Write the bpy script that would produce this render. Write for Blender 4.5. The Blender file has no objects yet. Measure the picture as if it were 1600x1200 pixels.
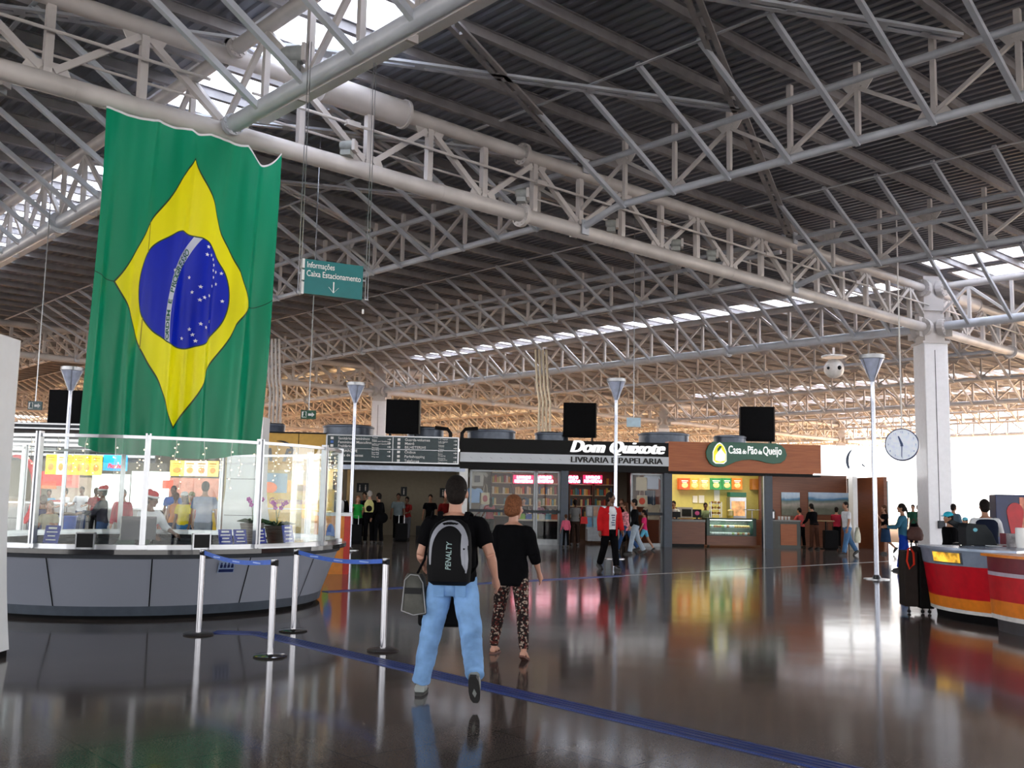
import bpy, math, random
from math import sin, cos, pi, radians, sqrt, atan2, hypot, floor as flr
from mathutils import Vector, Matrix, Euler
R_ = random.Random(7)
D = bpy.data
scene = bpy.context.scene
col = scene.collection

# ------------------------------------------------------------------ camera
FPX = 1555.0; PITCH = math.atan(180 / FPX); ROLL = radians(1.15); CH = 1.62
cam_d = D.cameras.new('camera'); cam = D.objects.new('camera', cam_d); col.objects.link(cam)
cam_d.sensor_fit = 'HORIZONTAL'; cam_d.sensor_width = 36; cam_d.lens = FPX / 1600 * 36
cam_d.clip_end = 600; cam_d.clip_start = .05
_r = Vector((1, 0, 0)); _u = Vector((0, -sin(PITCH), cos(PITCH))); _f = Vector((0, cos(PITCH), sin(PITCH)))
_R = cos(ROLL) * _r + sin(ROLL) * _u; _U = -sin(ROLL) * _r + cos(ROLL) * _u
cam.matrix_world = Matrix(((_R.x, _U.x, -_f.x, 0), (_R.y, _U.y, -_f.y, 0), (_R.z, _U.z, -_f.z, CH), (0, 0, 0, 1)))
scene.camera = cam

# ------------------------------------------------------------------ light
vs = scene.view_settings
vs.view_transform = 'Standard'; vs.look = 'None'; vs.gamma = 1; vs.exposure = 0.15
try: vs.use_curve_mapping = False
except Exception: pass
w = D.worlds.new('world'); scene.world = w; w.use_nodes = True
nt = w.node_tree; bg = nt.nodes['Background']
tc = nt.nodes.new('ShaderNodeTexCoord'); sx = nt.nodes.new('ShaderNodeSeparateXYZ'); cr = nt.nodes.new('ShaderNodeValToRGB')
nt.links.new(tc.outputs['Generated'], sx.inputs[0]); nt.links.new(sx.outputs['Z'], cr.inputs[0]); nt.links.new(cr.outputs[0], bg.inputs[0])
cr.color_ramp.elements[0].position = 0.0; cr.color_ramp.elements[0].color = (1, .97, .93, 1)
cr.color_ramp.elements[1].position = 0.6; cr.color_ramp.elements[1].color = (.72, .82, 1, 1)
bg.inputs[1].default_value = 4.4
sun_d = D.lights.new('sun', 'SUN'); sun = D.objects.new('sun', sun_d); col.objects.link(sun)
sun_d.energy = 21; sun_d.angle = radians(1.5); sun_d.color = (1, .93, .82)
sun.rotation_euler = Euler((radians(32), 0, radians(60)))
def area(loc, size, sizey, power, colr=(1, 1, 1), rot=(0, 0, 0), name='lamp_light'):
    l = D.lights.new(name, 'AREA'); l.shape = 'RECTANGLE'; l.size = size; l.size_y = sizey; l.energy = power; l.color = colr
    o = D.objects.new(name, l); o.location = loc; o.rotation_euler = rot; col.objects.link(o); return o
def point(loc, power, colr=(1, 1, 1), r=.1, name='lamp_light'):
    l = D.lights.new(name, 'POINT'); l.energy = power; l.color = colr; l.shadow_soft_size = r
    o = D.objects.new(name, l); o.location = loc; col.objects.link(o); return o

# ------------------------------------------------------------------ measuring (photo frame 1600x1200 -> place)
def ray(x, y):
    u = x - 800; v = y - 600; c, s = cos(ROLL), sin(ROLL); u, v = c * u + s * v, -s * u + c * v
    return Vector((u, FPX * cos(PITCH) + v * sin(PITCH), FPX * sin(PITCH) - v * cos(PITCH)))
def fl(x, y, z=0.0):
    d = ray(x, y); return Vector((0, 0, CH)) + d * ((z - CH) / d.z)
def at(x, y, Y):
    d = ray(x, y); return Vector((0, 0, CH)) + d * (Y / d.y)
# shop front line: local x along it, local y behind it
FA = radians(5.1); FO = Vector((-1.5, 36.3, 0))
def fp(x, y, back=0.0):
    d = ray(x, y); n = Vector((-sin(FA), cos(FA), 0)); o = Vector((0, 0, CH))
    t = (n.dot(FO - o) + back) / n.dot(d); p = o + d * t
    return (p - FO).dot(Vector((cos(FA), sin(FA), 0))), p.z
def fw(u, d, z=0.0):
    return FO + Vector((cos(FA), sin(FA), 0)) * u + Vector((-sin(FA), cos(FA), 0)) * d + Vector((0, 0, z))

# ------------------------------------------------------------------ materials
MATS = {}
def pm(name, c, rough=.5, metal=0, emit=0, emitc=None, ns=8, na=.12, bump=0, coat=0, spec=.5, sheen=0):
    if name in MATS: return MATS[name]
    m = D.materials.new(name); m.use_nodes = True; t = m.node_tree; b = t.nodes['Principled BSDF']
    b.inputs['Roughness'].default_value = rough; b.inputs['Metallic'].default_value = metal
    b.inputs['Specular IOR Level'].default_value = spec; b.inputs['Coat Weight'].default_value = coat
    b.inputs['Sheen Weight'].default_value = sheen
    n = t.nodes.new('ShaderNodeTexNoise'); n.inputs['Scale'].default_value = ns; n.inputs['Detail'].default_value = 3
    tcn = t.nodes.new('ShaderNodeTexCoord'); t.links.new(tcn.outputs['Object'], n.inputs['Vector'])
    r = t.nodes.new('ShaderNodeValToRGB'); t.links.new(n.outputs['Fac'], r.inputs[0])
    r.color_ramp.elements[0].position = .3; r.color_ramp.elements[1].position = .7
    r.color_ramp.elements[0].color = tuple(x * (1 - na) for x in c[:3]) + (1,)
    r.color_ramp.elements[1].color = tuple(min(1, x * (1 + na)) for x in c[:3]) + (1,)
    t.links.new(r.outputs[0], b.inputs['Base Color'])
    if bump:
        bp = t.nodes.new('ShaderNodeBump'); bp.inputs['Strength'].default_value = bump; bp.inputs['Distance'].default_value = .02
        t.links.new(n.outputs['Fac'], bp.inputs['Height']); t.links.new(bp.outputs[0], b.inputs['Normal'])
    if emit and emitc is None and na >= .3: t.links.new(r.outputs[0], b.inputs['Emission Color']); b.inputs['Emission Strength'].default_value = emit
    elif emit:
        b.inputs['Emission Color'].default_value = tuple(emitc or c)[:3] + (1,); b.inputs['Emission Strength'].default_value = emit
    MATS[name] = m; return m
def glass(name, tint=(1, 1, 1), refl=.12, rough=.02):
    if name in MATS: return MATS[name]
    m = D.materials.new(name); m.use_nodes = True; t = m.node_tree; t.nodes.clear()
    o = t.nodes.new('ShaderNodeOutputMaterial'); mx = t.nodes.new('ShaderNodeMixShader')
    tr = t.nodes.new('ShaderNodeBsdfTransparent'); gl = t.nodes.new('ShaderNodeBsdfGlossy'); lw = t.nodes.new('ShaderNodeLayerWeight')
    n = t.nodes.new('ShaderNodeTexNoise'); n.inputs['Scale'].default_value = 3
    ml = t.nodes.new('ShaderNodeMath'); ml.operation = 'MULTIPLY'; ml.inputs[1].default_value = refl * 4; lw.inputs[0].default_value = .25
    ad = t.nodes.new('ShaderNodeMath'); ad.operation = 'ADD'; ad.inputs[1].default_value = refl * .35; ad.use_clamp = True
    tr.inputs[0].default_value = tint + (1,); gl.inputs['Roughness'].default_value = rough
    t.links.new(lw.outputs['Fresnel'], ml.inputs[0]); t.links.new(ml.outputs[0], ad.inputs[0]); t.links.new(ad.outputs[0], mx.inputs[0])
    t.links.new(tr.outputs[0], mx.inputs[1]); t.links.new(gl.outputs[0], mx.inputs[2]); t.links.new(mx.outputs[0], o.inputs[0])
    MATS[name] = m; return m
def wood(name, a, b_, scale=3, rough=.4, axis='Z'):
    m = pm(name, a, rough, na=.1); t = m.node_tree; bs = t.nodes['Principled BSDF']
    wv = t.nodes.new('ShaderNodeTexNoise'); mp = t.nodes.new('ShaderNodeMapping'); tcn = t.nodes.new('ShaderNodeTexCoord')
    mp.inputs['Scale'].default_value = (.6, .6, 14) if axis == 'Z' else (14, 14, .6)
    wv.inputs['Scale'].default_value = scale; wv.inputs['Detail'].default_value = 4
    r = t.nodes.new('ShaderNodeValToRGB'); r.color_ramp.elements[0].color = a + (1,); r.color_ramp.elements[1].color = b_ + (1,)
    r.color_ramp.elements[0].position = .35; r.color_ramp.elements[1].position = .65
    t.links.new(tcn.outputs['Object'], mp.inputs[0]); t.links.new(mp.outputs[0], wv.inputs['Vector']); t.links.new(wv.outputs['Fac'], r.inputs[0])
    t.links.new(r.outputs[0], bs.inputs['Base Color']); return m
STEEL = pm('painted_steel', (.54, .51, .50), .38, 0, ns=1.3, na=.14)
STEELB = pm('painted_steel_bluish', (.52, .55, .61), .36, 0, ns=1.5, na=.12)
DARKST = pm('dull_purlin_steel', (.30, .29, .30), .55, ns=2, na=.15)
CHROME = pm('brushed_chrome', (.34, .34, .36), .14, 1, na=.04)
ALU = pm('aluminium', (.33, .34, .36), .28, 1, na=.05)
WHITE = pm('white_paint', (.78, .78, .78), .4, na=.03)
BLACK = pm('black_plastic', (.008, .008, .009), .5, na=.2, spec=.2)
MATTBLK = pm('matt_black', (.005, .005, .006), .8, na=.2, spec=.1)
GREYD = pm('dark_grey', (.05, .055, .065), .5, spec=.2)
BLUEB = pm('belt_blue', (.03, .13, .62), .5)
TEAL = pm('sign_teal', (.0, .17, .18), .35, na=.05)
TXTW = pm('lettering_white', (.85, .85, .85), .5, na=.02)
TXTK = pm('lettering_black', (.01, .01, .012), .5)
GLS = glass('clear_glass', (1, 1, 1), .025)
GLK = glass('kiosk_glass', (.98, 1, .99), .04)
FRMD = pm('dark_aluminium', (.16, .17, .18), .35, .8)

# ------------------------------------------------------------------ mesh helpers
class MB:
    def __init__(s, M=None): s.v = []; s.f = []; s.M = M; s.mi = []; s.cur = 0; s.uv = None
    def add(s, vs_, fs):
        b = len(s.v)
        if s.M is not None: vs_ = [tuple(s.M @ Vector(p)) for p in vs_]
        s.v += [tuple(p) for p in vs_]; s.f += [tuple(b + i for i in f) for f in fs]; s.mi += [s.cur] * len(fs); return s
    def box(s, a, b):
        (x0, y0, z0), (x1, y1, z1) = a, b
        if x0 > x1: x0, x1 = x1, x0
        if y0 > y1: y0, y1 = y1, y0
        if z0 > z1: z0, z1 = z1, z0
        return s.add([(x0, y0, z0), (x1, y0, z0), (x1, y1, z0), (x0, y1, z0), (x0, y0, z1), (x1, y0, z1), (x1, y1, z1), (x0, y1, z1)],
                     [(0, 3, 2, 1), (4, 5, 6, 7), (0, 1, 5, 4), (1, 2, 6, 5), (2, 3, 7, 6), (3, 0, 4, 7)])
    def cbox(s, c, sz): return s.box([c[i] - sz[i] / 2 for i in range(3)], [c[i] + sz[i] / 2 for i in range(3)])
    def bar(s, p, q, w_, h, up=(0, 0, 1)):
        p = Vector(p); q = Vector(q); d = (q - p).normalized(); upv = Vector(up)
        sd = d.cross(upv)
        if sd.length < 1e-4: sd = Vector((1, 0, 0))
        sd.normalize(); u2 = sd.cross(d); vs_ = []
        for e in (p, q):
            for a, b in ((-1, -1), (1, -1), (1, 1), (-1, 1)): vs_.append(e + sd * (a * w_ / 2) + u2 * (b * h / 2))
        return s.add(vs_, [(3, 2, 1, 0), (4, 5, 6, 7), (0, 1, 5, 4), (1, 2, 6, 5), (2, 3, 7, 6), (3, 0, 4, 7)])
    def loft(s, rings, caps=True):
        n = len(rings[0]); vs_ = [p for r in rings for p in r]; fs = []
        for i in range(len(rings) - 1):
            for j in range(n):
                a = i * n + j; b = i * n + (j + 1) % n; fs.append((a, b, b + n, a + n))
        if caps: fs.append(tuple(reversed(range(n)))); fs.append(tuple((len(rings) - 1) * n + j for j in range(n)))
        return s.add(vs_, fs)
    def tube(s, pts, r, n=12, caps=True):
        pts = [Vector(p) for p in pts]; rr = r if isinstance(r, (list, tuple)) else [r] * len(pts); rings = []; pa = None
        for i, p in enumerate(pts):
            d = (pts[min(i + 1, len(pts) - 1)] - pts[max(i - 1, 0)]).normalized()
            a = pa if pa is not None else (Vector((0, 0, 1)) if abs(d.z) < .9 else Vector((1, 0, 0)))
            x = a - d * a.dot(d)
            if x.length < 1e-5: x = d.orthogonal()
            x.normalize(); pa = x; y = d.cross(x)
            rings.append([p + x * (rr[i] * cos(2 * pi * k / n)) + y * (rr[i] * sin(2 * pi * k / n)) for k in range(n)])
        return s.loft(rings, caps)
    def lathe(s, prof, c=(0, 0, 0), n=24, caps=True):
        return s.loft([[(c[0] + r * cos(2 * pi * k / n), c[1] + r * sin(2 * pi * k / n), c[2] + z) for k in range(n)] for r, z in prof], caps)
    def ball(s, c, r, n=12, m=8):
        r = r if isinstance(r, (list, tuple)) else (r, r, r); rings = []
        for i in range(1, m):
            a = pi * i / m; rings.append([(c[0] + r[0] * sin(a) * cos(2 * pi * k / n), c[1] + r[1] * sin(a) * sin(2 * pi * k / n), c[2] - r[2] * cos(a)) for k in range(n)])
        vs_ = [p for g in rings for p in g] + [(c[0], c[1], c[2] - r[2]), (c[0], c[1], c[2] + r[2])]; fs = []
        for i in range(len(rings) - 1):
            for j in range(n):
                a = i * n + j; b = i * n + (j + 1) % n; fs.append((a, b, b + n, a + n))
        L = len(rings) * n
        for j in range(n): fs.append((L, (j + 1) % n, j)); fs.append((L + 1, L - n + j, L - n + (j + 1) % n))
        return s.add(vs_, fs)
    def prism(s, poly, d0, d1, plane='xz'):
        # poly: list of 2-D points counter-clockwise; extruded between d0 and d1 along the missing axis
        def P(p, d): return (p[0], d, p[1]) if plane == 'xz' else ((p[0], p[1], d) if plane == 'xy' else (d, p[0], p[1]))
        n = len(poly); vs_ = [P(p, d0) for p in poly] + [P(p, d1) for p in poly]
        return s.add(vs_, [tuple(range(n)), tuple(n + i for i in reversed(range(n)))] + [(i, n + i, n + (i + 1) % n, (i + 1) % n) for i in range(n)])
def build(mb, name, mats, parent=None, loc=None, rz=None, smooth=False, bev=0):
    me = D.meshes.new(name); me.from_pydata(mb.v, [], mb.f); me.update()
    mats = mats if isinstance(mats, (list, tuple)) else [mats]
    for m in mats: me.materials.append(m)
    if len(mats) > 1: me.polygons.foreach_set('material_index', mb.mi)
    import bmesh
    bm = bmesh.new(); bm.from_mesh(me); bmesh.ops.recalc_face_normals(bm, faces=bm.faces[:]); bm.to_mesh(me); bm.free()
    if smooth:
        me.polygons.foreach_set('use_smooth', [True] * len(me.polygons))
        try: me.set_sharp_from_angle(angle=radians(40))
        except Exception: pass
    o = D.objects.new(name, me); col.objects.link(o)
    if parent is not None: o.parent = parent
    if loc is not None: o.location = loc
    if rz is not None: o.rotation_euler[2] = rz
    if bev:
        b = o.modifiers.new('bevel', 'BEVEL'); b.width = bev; b.segments = 2; b.limit_method = 'ANGLE'; b.angle_limit = radians(50)
    return o
def tag(o, label=None, cat=None, group=None, kind=None):
    if label: o['label'] = label
    if cat: o['category'] = cat
    if group: o['group'] = group
    if kind: o['kind'] = kind
    return o
def thing(name, label, cat, loc=(0, 0, 0), rz=0, group=None):
    o = D.objects.new(name, None); o.empty_display_size = .1; col.objects.link(o); o.location = loc; o.rotation_euler = (0, 0, rz)
    return tag(o, label, cat, group)
def copy_tree(o, parent=None):
    c = o.copy(); col.objects.link(c); c.parent = parent
    for ch in list(o.children): copy_tree(ch, c)
    return c
def inst(o, parent, loc, rot=None):
    c = D.objects.new(o.name.split('.')[0], o.data); col.objects.link(c); c.parent = parent; c.location = loc
    if rot is not None: c.rotation_euler = rot
    return c
def text_mb(s, size, ext=.01, shear=0, bold=0, space=1.0, align='LEFT', sx=1.0, M=None, fat=0):
    # lettering in the xz plane (front towards -y), baseline at z = 0
    cu = D.curves.new('txt', 'FONT'); cu.body = s; cu.size = size; cu.extrude = ext; cu.shear = shear; cu.offset = bold
    cu.space_character = space; cu.align_x = align; cu.resolution_u = 3
    ob = D.objects.new('txt', cu); me = D.meshes.new_from_object(ob)
    vs_ = [(p.co.x * sx, -p.co.z, p.co.y) for p in me.vertices]; fs = [tuple(f.vertices) for f in me.polygons]
    D.objects.remove(ob); D.meshes.remove(me); D.curves.remove(cu)
    mb = MB(M); mb.add(vs_, fs)
    for k in range(1, fat + 1):
        for sg in (-1, 1): mb.add([(x + sg * k * .011 * size / .3, y - .0005 * k, z) for x, y, z in vs_], fs)
    return mb
def struct(mb, name, mats, **k):
    return tag(build(mb, name, mats, **k), kind='structure')
# ================================================================== roof
N2 = Vector((1.51, 22.85, 0)); RZ = radians(42.1); S = 8.95; PB = 34.0
d1 = Vector((cos(RZ), sin(RZ), 0)); d2 = Vector((-sin(RZ), cos(RZ), 0))
def G(s, t, z=0.0): return N2 + d1 * s + d2 * t + Vector((0, 0, z))
ROOFM = Matrix.Translation(N2) @ Matrix.Rotation(RZ, 4, 'Z')
ZL, ZU = 7.92, 9.32          # main truss chords
SL, SU = 8.28, 9.45          # secondary truss chords
ZP, ZD = 9.86, 9.98          # purlin centre, deck
NP = 1.4917
# deck: corrugated sheet, ribs along d2
def deck_strip(s0, s1, t0, t1):
    mb = MB(ROOFM); pitch = .26; n = int(round((s1 - s0) / pitch)); pitch = (s1 - s0) / n; pr = []
    for i in range(n):
        x = s0 + i * pitch
        pr += [(x, 0), (x + pitch * .35, 0), (x + pitch * .5, .05), (x + pitch * .85, .05)]
    pr.append((s1, 0)); vs_ = []
    for x, z in pr: vs_ += [(x, t0, ZD + z), (x, t1, ZD + z)]
    mb.add(vs_, [(2 * i, 2 * i + 1, 2 * i + 3, 2 * i + 2) for i in range(len(pr) - 1)]); return mb
DECK = pm('corrugated_sheet', (.25, .26, .30), .45, .0, ns=.5, na=.2)
SMAX, TMAX = 11 * S, 102.0
sky = []      # skylight rectangles (s0,s1,t0,t1)
for k, tt in ((-1, (-6.5, 5.0)), (-1, (9, 30)), (2, (-9, -.6)), (2, (1.2, 32)), (2, (36, 66)), (5, (1, 32)), (5, (36, 66)), (5, (70, 100)), (8, (36, 66)), (8, (70, 100)), (-1, (36, 66)), (3, (36, 66)), (4, (36, 66)), (6, (36, 66)), (7, (36, 66)), (9, (36, 66)), (10, (36, 66)), (0, (70, 100)), (2, (70, 100)), (3, (70, 100)), (4, (70, 100)), (6, (70, 100)), (7, (70, 100)), (9, (70, 100)), (10, (70, 100)), (1, (50, 66)), (-2, (40, 66)), (6, (2, 30)), (7, (10, 30))):
    sky.append((k * S + .35, k * S + 2.6, tt[0], tt[1]))
sky.append((2 * S - 1.75, 2 * S - .3, -4.5, -.5)); sky.append((2 * S - 1.75, 2 * S - .3, -9, -5.2))
sb = sorted({-5 * S, SMAX} | {a for q in sky for a in q[:2]})
dn = 0
mall = MB()
sb = sorted(set(sb) | {5 * S, 8 * S})
for a, b in zip(sb[:-1], sb[1:]):
    TB = -50.0 if a < 2 * S - .1 else (-17.0 if a < 5 * S - .1 else (0.0 if a < 8 * S - .1 else 34.0))
    gaps = sorted((q[2], q[3]) for q in sky if q[0] <= a + 1e-6 and q[1] >= b - 1e-6)
    t = TB; segs = []
    for g0, g1 in gaps: (segs.append((t, g0)) if g0 > t else None); t = max(t, g1)
    segs.append((t, TMAX))
    for t0, t1 in segs:
        m_ = deck_strip(a, b, t0, t1); mall.add(m_.v, m_.f)
# weather sheet on top so the deck is a closed layer
struct(mall, 'ceiling', DECK)
SKYG = pm('skylight_sheet', (.85, .88, .9), .5); _t = SKYG.node_tree; _tl = _t.nodes.new('ShaderNodeBsdfTranslucent'); _tl.inputs[0].default_value = (.9, .93, 1, 1)
_mx = _t.nodes.new('ShaderNodeMixShader'); _mx.inputs[0].default_value = .75; _t.links.new(_t.nodes['Principled BSDF'].outputs[0], _mx.inputs[1]); _t.links.new(_tl.outputs[0], _mx.inputs[2]); _t.links.new(_mx.outputs[0], _t.nodes['Material Output'].inputs[0])
SKYW = SKYG.copy(); SKYW.name = 'skylight_sheet_warm_tint'
for _n in SKYW.node_tree.nodes:
    if _n.type == 'BSDF_TRANSLUCENT': _n.inputs[0].default_value = (1, .80, .55, 1)  # warm tint added so the far skylights light the roof tan
for i, (a, b, t0, t1) in enumerate(sky):
    m_ = MB(ROOFM); m_.box((a, t0, ZD + .07), (b, t1, ZD + .09)); o = struct(m_, 'window_%d' % (i + 1), SKYW if t1 > 60 else SKYG)
    fr = MB(ROOFM); nn = max(1, int((t1 - t0) / 3.0))
    for x in (a, b): fr.box((x - .05, t0, ZD - .05), (x + .05, t1, ZD + .12))
    for j in range(nn + 1):
        y = t0 + (t1 - t0) * j / nn; fr.box((a, y - .06, ZD - .05), (b, y + .06, ZD + .12))
    build(fr, 'window_frame', STEEL, o)
# purlins along d1
pmb = MB(); L = SMAX + 5 * S
for z in (-.1, .1): pmb.box((0, -.06, z - .006), (L, .06, z + .006))
pmb.box((0, -.007, -.1), (L, .007, .1))
pur = None
t = -33 * NP
while t < TMAX - .3:
    if pur is None:
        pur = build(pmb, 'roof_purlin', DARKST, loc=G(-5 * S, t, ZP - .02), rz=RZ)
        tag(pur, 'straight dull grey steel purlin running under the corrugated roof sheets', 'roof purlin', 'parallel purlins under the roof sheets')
    else:
        c = pur.copy(); col.objects.link(c); c.location = G(-5 * S, t, ZP - .02); c.scale = (1 if t > 33 else ((13 * S) / L if t > -.5 else (10 * S / L if t > -17.5 else 7 * S / L)), 1, 1)
    t += NP
# ---- web members, built once in truss space (y along the truss)
def mesh_only(mb, name, m, smooth=True):
    o = build(mb, name, m, smooth=smooth); me = o.data; D.objects.remove(o); return me
def post_mesh(z0, z1, w_):
    mb = MB(); h = z1 - z0; prof = [(w_ * .55, .04), (w_ * .95, .10), (w_, .16), (w_, h - .16), (w_ * .95, h - .10), (w_ * .55, h - .04)]
    return mb.loft([[(-a / 1.0 * .5, -w_ * .5, z0 + b), (a * .5, -w_ * .5, z0 + b), (a * .5, w_ * .5, z0 + b), (-a * .5, w_ * .5, z0 + b)] for a, b in prof])
def gusset(mb, y, z, sg, L=.34, H=.20):
    mb.prism([(y - L, z), (y + L, z), (y + L * .55, z + sg * H), (y - L * .55, z + sg * H)][::(1 if sg > 0 else -1)], -.012, .012, 'yz'); return mb
me_post = mesh_only(post_mesh(SL + .06, SU - .05, .085), 'post', STEEL, False)
me_stub = mesh_only(MB().box((-.05, -.05, SU), (.05, .05, ZP - .1)), 'purlin_stub', STEEL, False)
dd = MB().bar((0, 0, SL + .12), (0, NP, SU - .12), .07, .07); me_diag = mesh_only(dd, 'diagonal', STEEL, False)
me_gl = mesh_only(gusset(MB(), 0, SL + .03, 1), 'gusset_plate', STEEL, False)
me_gu = mesh_only(gusset(MB(), 0, SU - .03, -1), 'gusset_plate', STEEL, False)
me_brace = mesh_only(MB().bar((0, 0, SL - .08), (-2.9, 0, ZP - .12), .09, .09), 'knee_brace', STEELB, False)
def child(me, name, parent, loc=(0, 0, 0), sc=None):
    o = D.objects.new(name, me); col.objects.link(o); o.parent = parent; o.location = loc
    if sc: o.scale = sc
    return o
# secondary truss, full detail, from y=0 to y=PB
def sec_chords(L):
    up = MB().tube([(0, .25, SU), (0, L - .25, SU)], .075, 12)
    lo = MB().tube([(0, .12, ZL + .06), (0, 1.05, SL - .04), (0, 1.25, SL), (0, L - 1.25, SL), (0, L - 1.05, SL - .04), (0, L - .12, ZL + .06)], .082, 12)
    for y in (9.9, L - 11.5):
        lo.tube([(0, y - .05, SL), (0, y + .05, SL)], .17, 10)
    for y in (0.2, L - .2): lo.cbox((0, y, ZL + .05), (.22, .04, .34)); up.cbox((0, y, SU), (.2, .04, .34))
    return mesh_only(up, 'upper_chord', STEELB), mesh_only(lo, 'lower_chord', STEELB)
me_up, me_lo = sec_chords(PB)
def sec_truss(label, detail=True):
    t_ = thing('roof_truss', label, 'roof truss')
    n = int(round((PB) / NP)); stp = PB / (n + (n % 2)); n = int(round(PB / stp))
    if detail:
        child(me_up, 'upper_chord', t_); child(me_lo, 'lower_chord', t_)
        for i in range(1, n):
            y = i * stp; child(me_post, 'post', t_, (0, y, 0)); child(me_stub, 'purlin_stub', t_, (0, y, 0))
            child(me_brace, 'knee_brace', t_, (0, y, 0))
            child(me_gl if i % 2 == 0 else me_gu, 'gusset_plate', t_, (0, y, 0))
        for i in range(0, n):
            if i % 2 == 0: child(me_diag, 'diagonal', t_, (0, i * stp, 0))
            else: child(me_diag, 'diagonal', t_, (0, (i + 1) * stp, 0), (1, -1, 1))
    else:
        D.objects.remove(t_)
        mb = MB().tube([(0, .25, SU), (0, PB - .25, SU)], .075, 6)
        mb.tube([(0, .12, ZL + .06), (0, 1.15, SL), (0, PB - 1.15, SL), (0, PB - .12, ZL + .06)], .082, 6)
        for i in range(1, n):
            y = i * stp; mb.bar((0, y, SL), (0, y, ZP - .1), .085, .085); mb.bar((0, y, SL - .08), (-2.9, y, ZP - .12), .09, .09)
        for i in range(0, n):
            a = (i + (i % 2)) * stp; b = (i + 1 - (i % 2)) * stp; mb.bar((0, a, SL + .1), (0, b, SU - .1), .07, .07)
        t_ = tag(build(mb, 'roof_truss', STEEL), label, 'roof truss')
    t_.rotation_euler = (0, 0, RZ); return t_
first = {}
ORD = ['first', 'second', 'third', 'fourth', 'fifth', 'sixth', 'seventh', 'eighth', 'ninth', 'tenth', 'eleventh', 'twelfth', 'thirteenth', 'fourteenth', 'fifteenth', 'sixteenth']
for bay, t0 in enumerate((-PB, 0, PB, 2 * PB)):
    for k in range(-3, 12):
        if k in (-1, 2, 5, 8, 11): continue
        if bay == 0 and k > 4: continue
        if bay == 1 and k > 8: continue
        det = (bay == 0 and k in (-2, 0, 1, 3)) or (bay == 1 and k <= 4)
        if det:
            if (bay == 1 and k == -2): lab = 'roof truss at far left beyond the long tube, above and behind the flag'
            else: lab = {(0, -2): 'grey roof truss nearest overhead on the left, over the flag', (0, 0): 'bright grey roof truss crossing the dark upper right ceiling',
                   (0, 1): 'double-tubed roof truss at right, nearer than the skylight by the column', (0, 3): 'roof truss just behind the square column at far right',
                   (1, -3): 'leftmost roof truss beyond the long tube, mostly behind the flag', (1, 0): 'roof truss passing just behind the hanging teal sign', (1, 1): 'truss with double upper tubes seen below the teal sign',
                   (1, 3): 'truss just beyond the main frame at the square column, over the shops', (1, 4): 'second roof truss beyond the square column, over the shops'}.get((bay, k), 'tubular roof truss overhead')
            key = 'd'
            grp = None
        else:
            lab = 'distant pale roof truss, one of the ranks fading into the bright far roof'; key = 's'; grp = 'distant roof trusses'
        if key not in first: first[key] = sec_truss(lab, det); o = first[key]
        else: o = copy_tree(first[key]); o['label'] = lab
        if grp: o['group'] = grp
        o.location = G(k * S, t0)
        if k == 1 and bay in (0, 1):
            ex = MB().tube([(0, .3, SU - .33), (0, PB - .3, SU - .33)], .07, 10); build(ex, 'second_chord', STEELB, o, smooth=True)
# main trusses along d1 (x along)
MP = 3 * S / 18
def flange(mb, x, y, z, r=.3, ax=0):
    q = [(x - .05, y, z), (x + .05, y, z)] if ax == 0 else [(x, y - .05, z), (x, y + .05, z)]
    mb.tube(q, r, 18)
    for i in range(10):
        a = 2 * pi * i / 10; c, s_ = cos(a) * r * .82, sin(a) * r * .82
        if ax == 0: mb.tube([(x - .08, y + c, z + s_), (x + .08, y + c, z + s_)], .022, 6)
        else: mb.tube([(x + c, y - .08, z + s_), (x + c, y + .08, z + s_)], .022, 6)
L3 = 3 * S
lo = MB().tube([(0, 0, ZL), (L3, 0, ZL)], .165, 20)
for x in (4.8, 10.0, 14.9, 20.4, 24.3): lo.tube([(x - .012, 0, ZL), (x + .012, 0, ZL)], .169, 20)
flange(lo, 7.1, 0, ZL, .27)
up = MB().tube([(0, 0, ZU), (L3, 0, ZU)], .15, 20); flange(up, 7.1, 0, ZU, .25)
slv = MB(); slv.tube([(1.9, 0, ZU), (3.8, 0, ZU)], .27, 20); slv.tube([(1.86, 0, ZU), (1.92, 0, ZU)], .3, 20); slv.tube([(3.78, 0, ZU), (3.84, 0, ZU)], .3, 20)
mm_lo = mesh_only(lo, 'lower_chord', STEEL); mm_up = mesh_only(up, 'upper_chord', STEEL); mm_sl = mesh_only(slv, 'sleeve', STEEL)
def post2(z0, z1, w_):
    mb = MB(); h = z1 - z0; prof = [(w_ * .6, .1), (w_, .22), (w_, h - .22), (w_ * .6, h - .1)]
    return mb.loft([[(-w_ * .5, -a * .5, z0 + b), (w_ * .5, -a * .5, z0 + b), (w_ * .5, a * .5, z0 + b), (-w_ * .5, a * .5, z0 + b)] for a, b in prof])
mm_post = mesh_only(post2(ZL, ZU, .13), 'post', STEEL, False)
mm_diag = mesh_only(MB().bar((.1, 0, ZL + .2), (MP - .1, 0, ZU - .2), .11, .11), 'diagonal', STEEL, False)
gx = MB(); gx.prism([(-.4, ZL + .1), (.4, ZL + .1), (.28, ZL + .34), (-.28, ZL + .34)], -.015, .015, 'xz'); mm_g = mesh_only(gx, 'gusset_plate', STEEL, False)
gx = MB(); gx.prism([(-.4, ZU - .1), (-.28, ZU - .32), (.28, ZU - .32), (.4, ZU - .1)], -.015, .015, 'xz'); mm_g2 = mesh_only(gx, 'gusset_plate', STEEL, False)
pip = MB(); pip.tube([(.4, -.18, ZL + .78), (L3 - .4, -.18, ZL + .78)], .03, 8); pip.tube([(.4, .22, ZL + .55), (L3 - .4, .22, ZL + .55)], .025, 8)
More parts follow.
